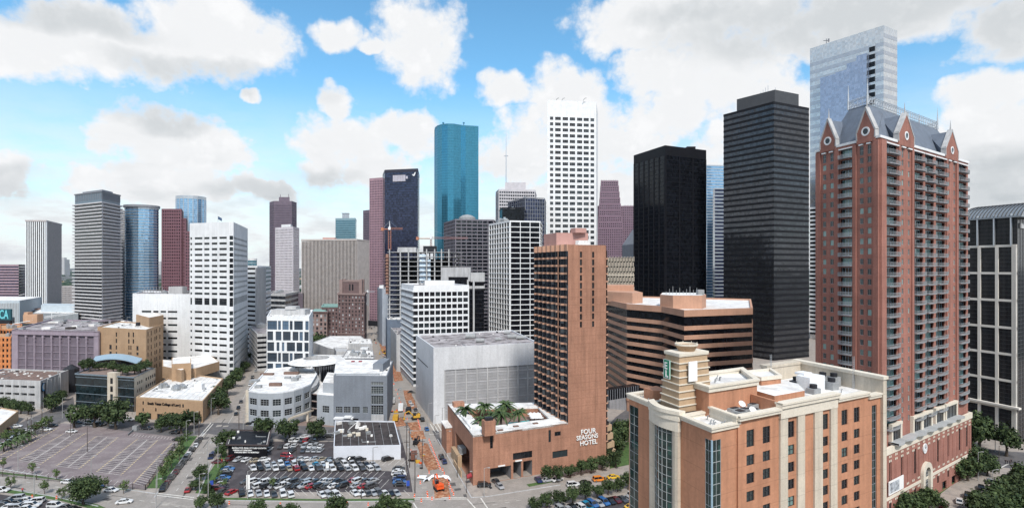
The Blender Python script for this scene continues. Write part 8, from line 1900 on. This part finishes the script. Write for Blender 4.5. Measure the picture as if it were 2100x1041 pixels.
carrow((796, 758), (786, 728), 5, 112, 'in the queue further up beside the mall', 'cars further up the dug up street', ['dark_blue', 'black', 'white', 'silver', 'white'], wheels=False); car(G(844, 805, .05), R(5), 'black', 'saloon', 'black saloon crossing the street below the square-windowed office', None)
for k in range(14): car(G(762 + (k % 5) * 6, 700 - k * 2.6, .05), R(100), ['white', 'black', 'silver'][k % 3], 'saloon', 'tiny distant car at the far end of the dug up street', 'distant cars up the street', False)
carrow((1968, 1030), (1968, 1030), 1, 50, 'standing on the lane beside the podium', None, ['white']); car(G(2030, 988, .05), R(48), 'silver', 'saloon', 'silver saloon parked under the podium corner oaks', None); car(G(1935, 1040, .05), R(40), 'maroon', 'saloon', 'dark red car at the bottom beside the podium', None); car(G(2012, 1001, .05), R(48), 'black', 'saloon', 'black saloon parked between the podium oaks and the lane', None); car(G(1985, 1018, .05), R(48), 'black', 'suv', 'black SUV behind the white car on the lane', None)

# ================================================================ street works
ORNG = mat('safety_orange', (.72, .10, .02), .6); YEL = mat('machine_yellow', (.55, .32, .04), .6)
bar = MB(); bar.tube([(0, 0, 0), (0, 0, .08)], .36, 8, 1); bar.tube([(0, 0, .08), (0, 0, .45), (0, 0, 1.0)], [.28, .26, .2], 8, 0); bar.tube([(0, 0, .55), (0, 0, .7)], .265, 8, 1, False)
bme = bar.mesh('traffic_barrel', [ORNG, WHS])
def barrels(pts, label):
    for (x, y) in pts: o = bpy.data.objects.new('traffic_barrel', bme); COL.objects.link(o); o.location = G(x, y, .05); tag(o, label, 'traffic barrel', 'orange traffic barrels of the street works')
def seg(a, b, n): return [(a[0] + (b[0] - a[0]) * k / (n - 1), a[1] + (b[1] - a[1]) * k / (n - 1)) for k in range(n)]
barrels(seg((880, 903), (903, 962), 12), 'orange barrel lining the right side of the red dirt strip'); barrels(seg((908, 965), (930, 1014), 8), 'orange barrel lining the right side of the excavator trench'); barrels([(858, 979), (862, 991), (876, 1012), (877, 1018), (922, 1022), (886, 1024), (864, 1028), (858, 980), (880, 970)], 'orange barrel left of the excavator trench')
barrels(seg((862, 880), (857, 862), 7), 'orange barrel round the pit beyond the crossing'); barrels(seg((835, 860), (812, 800), 8), 'orange barrel along the middle of the upper dug up street'); barrels(seg((812, 780), (796, 735), 8), 'orange barrel beside the mall'); barrels(seg((790, 715), (776, 690), 9), 'orange barrel at the far works'); barrels([(470, 1033), (575, 1036), (712, 1034), (755, 1036), (812, 1030), (116, 1022), (66, 1020), (850, 1018)], 'orange barrel on the bottom street')
m = MB(); n = 14; c = G(897, 984, .3)   # white sheet piled in an arch round the trench
rr = random.Random(6)
for k in range(n):
    t0, t1 = R(200 - 210 * k / n), R(200 - 210 * (k + 1) / n); A = []
    for r0, z in ((3.0, .3), (3.5, 1.0), (4.2, .8), (4.7, .15)):
        for t in (t0, t1): A.append(c + Vector((r0 * math.cos(t) * 1.05, r0 * math.sin(t) * .9, z - .3 + .35 * math.sin(t * 5 + r0))))
    for i in range(3): m.face([A[2 * i], A[2 * i + 2], A[2 * i + 3], A[2 * i + 1]])
m.face([c + Vector((-4.6, 1, .2)), c + Vector((-7.5, 1.6, .2)), c + Vector((-7, 3.0, .6)), c + Vector((-4, 2.6, .8))]); top('tarpaulin', m, [SHEETM], 'crumpled white tarpaulin heaped round the excavator trench', 'tarpaulin')
def excavator(p, ang, label, mt, s_=1.0):
    e = thing('excavator', label, 'excavator', tuple(p), ang); e.scale = (s_,) * 3
    def pm(mb, nm, mts): me = mb.mesh(nm, mts); o = bpy.data.objects.new(nm, me); COL.objects.link(o); o.parent = e; return o
    for y in (-1.1, 1.1): m = MB(); m.prism([Vector((-1.9, y - .3, 0)), Vector((1.9, y - .3, 0)), Vector((1.9, y + .3, 0)), Vector((-1.9, y + .3, 0))], .1, .9); pm(m, 'track', [TYRE])
    m = MB(); m.cbox((-.4, 0, 1.0), 3.2, 2.4, 1.1); m.cbox((-1.6, 0, 2.1), 1.2, 2.2, .5); pm(m, 'body', [mt]); m = MB(); m.cbox((.6, .6, 2.1), 1.4, 1.1, 1.3); pm(m, 'cab', [CGLASS])
    m = MB(); m.tube([(1, -.2, 1.8), (3.2, -.2, 4.3), (5.2, -.2, 3.4)], [.35, .32, .22], 5); m.tube([(5.2, -.2, 3.4), (5.6, -.2, 1.2)], [.24, .18], 5); pm(m, 'boom', [mt]); m = MB(); m.prism([Vector((5.1, -.7, 0)), Vector((6.0, -.7, 0)), Vector((6.0, .3, 0)), Vector((5.1, .3, 0))], .3, 1.2); pm(m, 'bucket', [mt])
excavator(G(900, 1004, .1), R(115), 'orange excavator working in the trench under the white tarpaulin', ORNG)
excavator(G(852, 859, .1), R(200), 'yellow excavator beside the pit beyond the crossing', YEL); excavator(G(790, 727, .1), R(160), 'yellow excavator far up the dug up street', YEL); excavator(G(853, 910, .1), R(80), 'dark small excavator at the top of the red dirt strip', DARKP, .7)
def box_truck(p, ang, label, mt, cat='truck', L_=7.5, hh=3.0):
    e = thing('work_truck' if cat == 'truck' else cat, label, cat, tuple(p), ang)
    def pm(mb, nm, mts, loc=(0, 0, 0)): me = mb.mesh(nm, mts); o = bpy.data.objects.new(nm, me); COL.objects.link(o); o.parent = e; o.location = loc; return o
    m = MB(); m.box((-L_ / 2, -1.2, .9), (L_ * .68, 0, 0), (0, 2.4, 0), (0, 0, hh - .9)); pm(m, 'body', [mt]); m = MB(); m.prism([Vector((L_ * .2, -1.1, 0)), Vector((L_ / 2, -1.1, 0)), Vector((L_ / 2, 1.1, 0)), Vector((L_ * .2, 1.1, 0))], .6, 2.3); pm(m, 'cab', [WHITE2]); m = MB(); m.box((L_ / 2 - .5, -1.05, 1.5), (.52, 0, 0), (0, 2.1, 0), (0, 0, .7)); pm(m, 'windscreen', [CGLASS])
    for x in (-L_ * .3, L_ * .34):
        for y in (-1.05, 1.05): m = MB(); m.tube([(0, -.15, 0), (0, .15, 0)], .48, 12); pm(m, 'wheel', [TYRE], (x, y, .48))
box_truck(G(822, 840, .05), R(100), 'white city bus waiting in the dug up street', WHITE2, 'bus', 11, 3.2); box_truck(G(812, 862, .05), R(95), 'tan dump truck at the left of the upper works', YEL, L_=7); box_truck(G(838, 846, .05), R(95), 'dark dump truck beside the bus', DARKP, L_=7); box_truck(G(797, 815, .05), R(95), 'white truck by the tall gridded windows', WHITE2); box_truck(G(806, 826, .05), R(100), 'white concrete truck behind the bus', OFFW); box_truck(G(849, 940, .05), R(100), 'rusty open skip truck on the left of the red dirt', mat('rust_bin', (.16, .07, .05), .85)); box_truck(G(786, 745, .05), R(100), 'green box truck beside the mall', mat('truck_green', (.10, .30, .22), .6), L_=6)
rr = random.Random(14)
for k, (x, y) in enumerate([(841, 925), (847, 932), (856, 947), (860, 955), (838, 918), (842, 944), (812, 845), (800, 838), (795, 850), (803, 845), (790, 842), (820, 800), (806, 790), (864, 960), (868, 935), (770, 705), (781, 700), (1006, 1000)]):
    m = MB(); s_ = rr.uniform(.6, 1.8); m.cbox(G(x, y, .02), s_ * 1.5, s_, s_ * .6, 0, rr.random() * 3); m.cbox(G(x, y, .02) + Vector((.3, .4, s_ * .6)), s_ * .7, s_ * .5, s_ * .4, 1, rr.random() * 3); top('supply_pile', m, [[OFFW, DARKP, YEL, EQUIP][k % 4], [ORNG, OFFW, EQUIP][k % 3]], 'pile of building supplies, %s counted along the dug up street' % ORD[k], 'building supplies', 'building supplies along the dug up street')
# ================================================================ poles and lamps
POLE = mat('pole_dark', (.07, .055, .05), .9); LAMPM = mat('lamp_metal', (.33, .33, .33), .5)
def lamp(x, y, h, label, two=False, dark=False):
    p = G(x, y); e = thing('street_lamp', label, 'street lamp', tuple(p), 0, 'street lamps'); mt = POLE if dark else LAMPM
    m = MB(); m.tube([p, p + Vector((0, 0, h))], [.13, .08], 6); m.build('pole', mt, e)
    for s_ in ((1, -1) if two else (1,)): m = MB(); m.tube([p + Vector((0, 0, h)), p + Vector((1.3 * s_, 0, h + .25))], .06, 4); m.build('arm', mt, e); m = MB(); m.cbox(p + Vector((1.5 * s_, 0, h + .15)), .8, .35, .18); m.build('lamp_head', LAMPM, e)
def upole(x, y, h, label):
    p = G(x, y); e = thing('utility_pole', label, 'utility pole', tuple(p), 0, 'utility poles')
    m = MB(); m.tube([p, p + Vector((0, 0, h))], [.17, .12], 6); m.build('pole', POLE, e); m = MB(); m.box(p + Vector((-1, -.07, h - .9)), (2, 0, 0), (0, .14, 0), (0, 0, .16)); m.build('crossarm', POLE, e); m = MB(); m.tube([p + Vector((.35, 0, h - 2.4)), p + Vector((.35, 0, h - 1.5))], .22, 8); m.build('transformer', EQUIP, e)
for x, y, h, l, t, d_ in [(145, 893, 10, 'dark twin lamp pole in the upper middle of the empty car park', True, True), (179, 926, 10.5, 'dark twin lamp pole in the centre of the empty car park', True, True), (37, 964, 9, 'thin lamp pole at the lower left of the empty car park', False, False), (187, 981, 8, 'thin lamp pole at the lower middle of the empty car park', False, False), (128, 857, 10, 'pale lamp pole at the street corner by the globe garage', False, False), (70, 1015, 9, 'pale lamp pole on the lower verge', False, False), (322, 999, 11, 'pale lamp pole at the lower right corner of the empty car park', False, False), (398, 890, 10, 'pale lamp pole beside the crossing by the college', False, False), (382, 905, 9, 'pale lamp pole at the top right corner of the empty car park', False, False),
                          (427, 1020, 12, 'tall pale lamp pole right of the avenue foot', False, False), (409, 1022, 8, 'short pale lamp pole by the avenue foot', False, False), (425, 956, 9, 'thin pale pole in the avenue bed', False, False), (447, 958, 9, 'thin pale lamp pole by the hedge of the crowded lot', False, False), (433, 868, 12, 'pale lamp pole at the college corner', False, False), (499, 895, 10, 'pale lamp pole at the crossing before the bowed building', False, False), (608, 962, 9, 'dark lamp pole in the middle of the crowded lot', False, True), (765, 961, 8, 'dark lamp pole before the white walled building', False, True), (508, 1022, 9, 'pale lamp pole at the bottom edge of the crowded lot', False, False), (741, 1022, 8, 'dark lamp pole at the bottom behind the trees', False, True), (878, 875, 11, 'pale lamp pole by the blank garage corner', False, False), (892, 893, 9, 'dark lamp pole at the blank garage corner', False, True), (907, 880, 10, 'dark lamp pole behind the hotel corner', False, True), (915, 936, 10, 'dark lamp pole on the hotel sidewalk', False, True), (993, 1019, 9.5, 'pale lamp pole before the hotel garage', False, False), (957, 1010, 7, 'dark post at the hotel corner crossing', False, True), (938, 978, 8, 'dark post halfway down the hotel sidewalk', False, True), (2041, 925, 9, 'pale lamp pole at the far right junction', False, False), (2049, 970, 10, 'dark signal pole at the far right junction', False, True), (2006, 985, 10, 'pale lamp pole among the podium oaks', False, False), (2036, 1020, 9, 'pale lamp pole among the park trees', False, False), (852, 838, 12, 'pale lamp pole beside the blank garage side', False, False), (320, 1041, 9, 'pale pole at the bottom foot of the avenue', False, False)]: lamp(x, y, h, l, t, d_)
for x, y, h, l in [(840, 958, 15, 'tall dark utility pole at the right end of the white walled building'), (851, 1010, 14, 'tall dark utility pole at the lower right of the crowded lot'), (834, 975, 13, 'dark utility pole behind the right column of cars'), (490, 892, 12, 'dark utility pole at the crossing beside the corner oak'), (408, 893, 8, 'short dark signal pole by the college crossing'), (64, 905, 12, 'dark utility pole at the upper left fence'), (86, 880, 11, 'dark utility pole near the globe garage'), (56, 898, 9, 'dark utility pole beside the palms'), (866, 960, 11, 'dark pole beside the red dirt strip'), (834, 915, 9, 'dark pole at the black roofed building corner')]: upole(x, y, h, l)
# fence of the empty lot
p_ = [G(-40, 972), G(298, 1004), G(358, 916)]; e = thing('lot_fence', 'dark railing fence along the lower and right sides of the empty car park', 'fence', tuple(p_[1])); m = MB(); pm_ = MB()
for a, b in zip(p_, p_[1:]):
    for zz in (.3, 1.5): m.tube([a + Vector((0, 0, zz)), b + Vector((0, 0, zz))], .04, 4)
    n = int((b - a).length / .45)
    for k in range(n): m.box(a.lerp(b, k / n), (.04, 0, 0), (0, .04, 0), (0, 0, 1.5))
    n = int((b - a).length / 5)
    for k in range(n + 1): MB().cbox(a.lerp(b, k / n), .16, .16, 1.8).build('fence_post', POLE, e)
m.build('railing', POLE, e)
m = MB(); a, b = G(0, 922), G(125, 868)
for zz in (.4, 1.2): m.tube([a + Vector((0, 0, zz)), b + Vector((0, 0, zz))], .06, 4)
for k in range(40): m.box(a.lerp(b, k / 40), (.08, 0, 0), (0, .08, 0), (0, 0, 1.4))
top('lot_fence', m, [POLE], 'dark low fence along the upper left side of the empty car park', 'fence')
m = MB(); a, b = G(262, 893), G(272, 884); m.box(a, b - a, (0, .5, 0), (0, 0, 1.0)); m.cbox(G(278, 882), 2, 1.6, 2.2); top('ticket_barrier', m, [EQUIP], 'small grey pay booth and barrier at the top of the empty car park', 'barrier')
def flagb(x, y, h, mt, label):
    p = G(x, y); e = thing('feather_banner', label, 'banner', tuple(p)); m = MB(); m.tube([p, p + Vector((0, 0, h))], .05, 5); m.build('pole', LAMPM, e); m = MB(); m.prism([p + Vector((.05, 0, 0)), p + Vector((1.1, .2, 0)), p + Vector((1.1, .25, 0)), p + Vector((.05, .05, 0))], 1.2, h); m.build('cloth', mt, e)
flagb(505, 1010, 6.0, WHS, 'white feather banner at the bottom left of the crowded lot'); flagb(430, 1004, 3.2, mat('banner_blue', (.03, .08, .40), .6), 'blue and white banner at the hedge end of the crowded lot'); flagb(833, 1003, 3.0, MATS['banner_blue'], 'small blue banner in the right column of the crowded lot'); flagb(668, 966, 3.4, WHS, 'white inflatable figure banner in the upper long row')
# ================================================================ people
def person(p, ang, top_c, bot_c, label, stride=.25):
    bm_v = [(0, 0, .95), (0, 0, 1.2), (0, 0, 1.42), (0, 0, 1.52), (0, 0, 1.66), (-.12, stride * .5, .5), (-.12, stride, .06), (.12, -stride * .5, .5), (.12, -stride, .06), (-.24, .05, 1.38), (-.28, -.1, 1.1), (-.26, .05, .85), (.24, .05, 1.38), (.28, .14, 1.1), (.26, .2, .88), (-.12, stride + .14, .05), (.12, -stride + .14, .05)]
    ed = [(0, 1), (1, 2), (2, 3), (3, 4), (0, 5), (5, 6), (0, 7), (7, 8), (2, 9), (9, 10), (10, 11), (2, 12), (12, 13), (13, 14), (6, 15), (8, 16)]
    rad = [.15, .14, .15, .06, .11, .085, .055, .085, .055, .07, .05, .04, .07, .05, .04, .04, .04]
    me = bpy.data.meshes.new('person'); me.from_pydata(bm_v, ed, []); ob = bpy.data.objects.new('person_tmp', me); COL.objects.link(ob)
    md = ob.modifiers.new('s', 'SKIN'); me.skin_vertices[0].data[0].use_root = True
    for i, r in enumerate(rad): me.skin_vertices[0].data[i].radius = (r, r)
    ob.modifiers.new('u', 'SUBSURF').levels = 1
    dg = bpy.context.evaluated_depsgraph_get(); m2 = bpy.data.meshes.new_from_object(ob.evaluated_get(dg)); bpy.data.objects.remove(ob); m2.name = 'person'
    m2.materials.clear()
    for mm in (top_c, bot_c, mat('skin', (.34, .20, .14), .6), mat('hair', (.02, .015, .01), .8)): m2.materials.append(mm)
    for pl in m2.polygons:
        z = pl.center.z; x = abs(pl.center.x); pl.material_index = 1 if z < .95 and x < .22 else (3 if z > 1.68 else 2 if z > 1.5 or (x > .2 and z < 1.1) else 0)
    o = bpy.data.objects.new('person', m2); COL.objects.link(o); o.location = p; o.rotation_euler = (0, 0, ang); tag(o, label, 'person')
RS = mat('shirt_red', (.45, .04, .05), .8); DK = mat('cloth_dark', (.03, .03, .04), .8); LT = mat('cloth_light', (.5, .5, .5), .8)
person(G(46, 1009, .05), .4, RS, DK, 'person in a red top walking on the lower left verge'); person(G(455, 948, .02), 1.0, RS, DK, 'person in red standing left of the signboard building'); person(G(459, 950, .02), -1.0, LT, DK, 'person in pale clothes beside the one in red')
for k, (x, y) in enumerate([(2062, 950), (2066, 951), (2071, 951), (2074, 949)]): person(G(x, y, .05), 1.5 + k * .4, DK, DK, 'person in dark clothes crossing at the far right junction, %s from the left' % ORD[k])
person(G(845, 900, .05), .3, mat('vest_orange', (.7, .2, .02), .8), DK, 'worker in an orange vest left of the red dirt'); person(G(668, 968, .02), 1.2, LT, LT, 'person in white standing in the upper long row of cars')
# ================================================================ far country
FARG = mat('far_trees', (.02, .045, .03), .95, .4, .02, c2=(.05, .07, .045), fine=.3)
m = MB(); r = random.Random(77)
for k in range(2600):
    d = 1050 * (1 + 10 * r.random() ** 2.2); x = r.uniform(-1.1, 1.1) * d; s_ = r.uniform(8, 26) * (d / 2500) ** .35; h = r.uniform(6, 12)
    n = 6; t0 = r.random() * 6; b = [(x + s_ * r.uniform(.7, 1.2) * math.cos(t0 + i * math.pi / 3), d + s_ * 1.2 * math.sin(t0 + i * math.pi / 3)) for i in range(n)]
    k0 = len(m.v); m.v += [(p[0], p[1], 0) for p in b] + [(x + (p[0] - x) * .75, d + (p[1] - d) * .75, h * r.uniform(.8, 1)) for p in b] + [(x, d, h * 1.12)]
    for i in range(n): j = (i + 1) % n; m.f.append((k0 + i, k0 + j, k0 + n + j, k0 + n + i)); m.m.append(0); m.f.append((k0 + n + i, k0 + n + j, k0 + 2 * n)); m.m.append(0)
o = m.build('far_trees', [FARG]); o['kind'] = 'stuff'; o['label'] = 'tree cover stretching to the horizon'; o['category'] = 'trees'
cols = [OFFW, WHITE2, GREYC, TAN2, mat('far_brick', (.25, .15, .12), .9), MIDG]
meshes = []
for c_ in cols:
    for k in range(2):
        m = MB(); h = (10, 18)[k]; m.prism([Vector((-18, -12, 0)), Vector((18, -12, 0)), Vector((18, 12, 0)), Vector((-18, 12, 0))], 0, h, 0, 1); m.cbox((4, 0, h), 8, 6, 2.5, 0)
        for j in range(int(h / 3.6)): m.box((-17, -12.15, 1.4 + j * 3.6), (34, 0, 0), (0, .1, 0), (0, 0, 1.5), 2)
        meshes.append(m.mesh('low_building', [c_, ROOFW, G_BLACK]))
r = random.Random(5)
for k in range(190):
    d = r.uniform(1000, 3600) if k > 60 else r.uniform(760, 1100); x = r.uniform(-1.02, .35) * d
    o = bpy.data.objects.new('low_building', meshes[r.randrange(len(meshes))]); COL.objects.link(o); o.location = (x, d, 0); o.rotation_euler = (0, 0, r.uniform(-.4, .4)); s_ = r.uniform(.6, 1.3); o.scale = (s_, s_, s_ * r.uniform(.7, 1.3))
    tag(o, 'pale low building in the distance beyond the downtown towers', 'building', 'low buildings beyond downtown')
for k, (x, d, h, w_) in enumerate([(131, 5200, 150, 60), (136, 5400, 110, 40), (328, 5600, 120, 50), (738, 5200, 110, 50)]):
    m = MB(); m.cbox(P(x, d), w_, w_, h); m.cbox(P(x, d, h), w_ * .5, w_ * .5, h * .12); top('distant_tower', m, [OFFW], 'faint distant tower on the horizon, %s from the left' % ORD[k], 'tower', 'towers on the horizon')
# ================================================================ haze
m = MB(); m.box((-9000, -60, -1), (18000, 0, 0), (0, 13000, 0), (0, 0, 340))
hz = bpy.data.materials.new('haze_air'); hz.use_nodes = True; t = hz.node_tree; t.nodes.remove(t.nodes['Principled BSDF'])
pv = t.nodes.new('ShaderNodeVolumePrincipled'); pv.inputs['Density'].default_value = .000011; pv.inputs['Color'].default_value = (.62, .76, .95, 1); pv.inputs['Anisotropy'].default_value = .2
t.links.new(pv.outputs[0], t.nodes['Material Output'].inputs['Volume']); o = m.build('haze', [hz]); o['kind'] = 'stuff'

# ================================================================ unseen towers added behind the camera for the dark and mirrored glass to reflect
r = random.Random(31)
for k, (x, y, w_, dp_, h) in enumerate([(-620, -260, 60, 50, 150), (-480, -340, 55, 60, 215), (-350, -300, 70, 50, 120), (-230, -380, 50, 50, 190), (-90, -330, 60, 50, 140), (40, -420, 55, 60, 230), (170, -360, 70, 50, 130), (300, -520, 60, 60, 205), (470, -560, 60, 50, 160), (640, -420, 50, 60, 190), (800, -300, 60, 60, 140), (760, -90, 60, 60, 170), (-760, -120, 60, 60, 180)]):
    m = MB(); q = [Vector((x, y + dp_, 0)), Vector((x, y, 0)), Vector((x + w_, y, 0)), Vector((x + w_, y + dp_, 0))]
    wm_ = [GREYC, DARKP, MIDG, BLACKP, OLDB][k % 5]; e = thing('office_tower', ['grey', 'black', 'slate', 'black', 'brown'][k % 5] + ' tower block standing behind the viewpoint, %s from the west' % ORD[k], 'office tower', (x, y, 0), 0, 'added reflection towers behind the viewpoint')
    m.prism(q, 0, h); m.build('wall', wm_, e); m = MB()
    for j in range(int(h / 7.6)): m.prism(offset(q, .15), 3 + j * 7.6, 6.4 + j * 7.6)
    m.build('ribbon_glazing', G_BLACK, e)
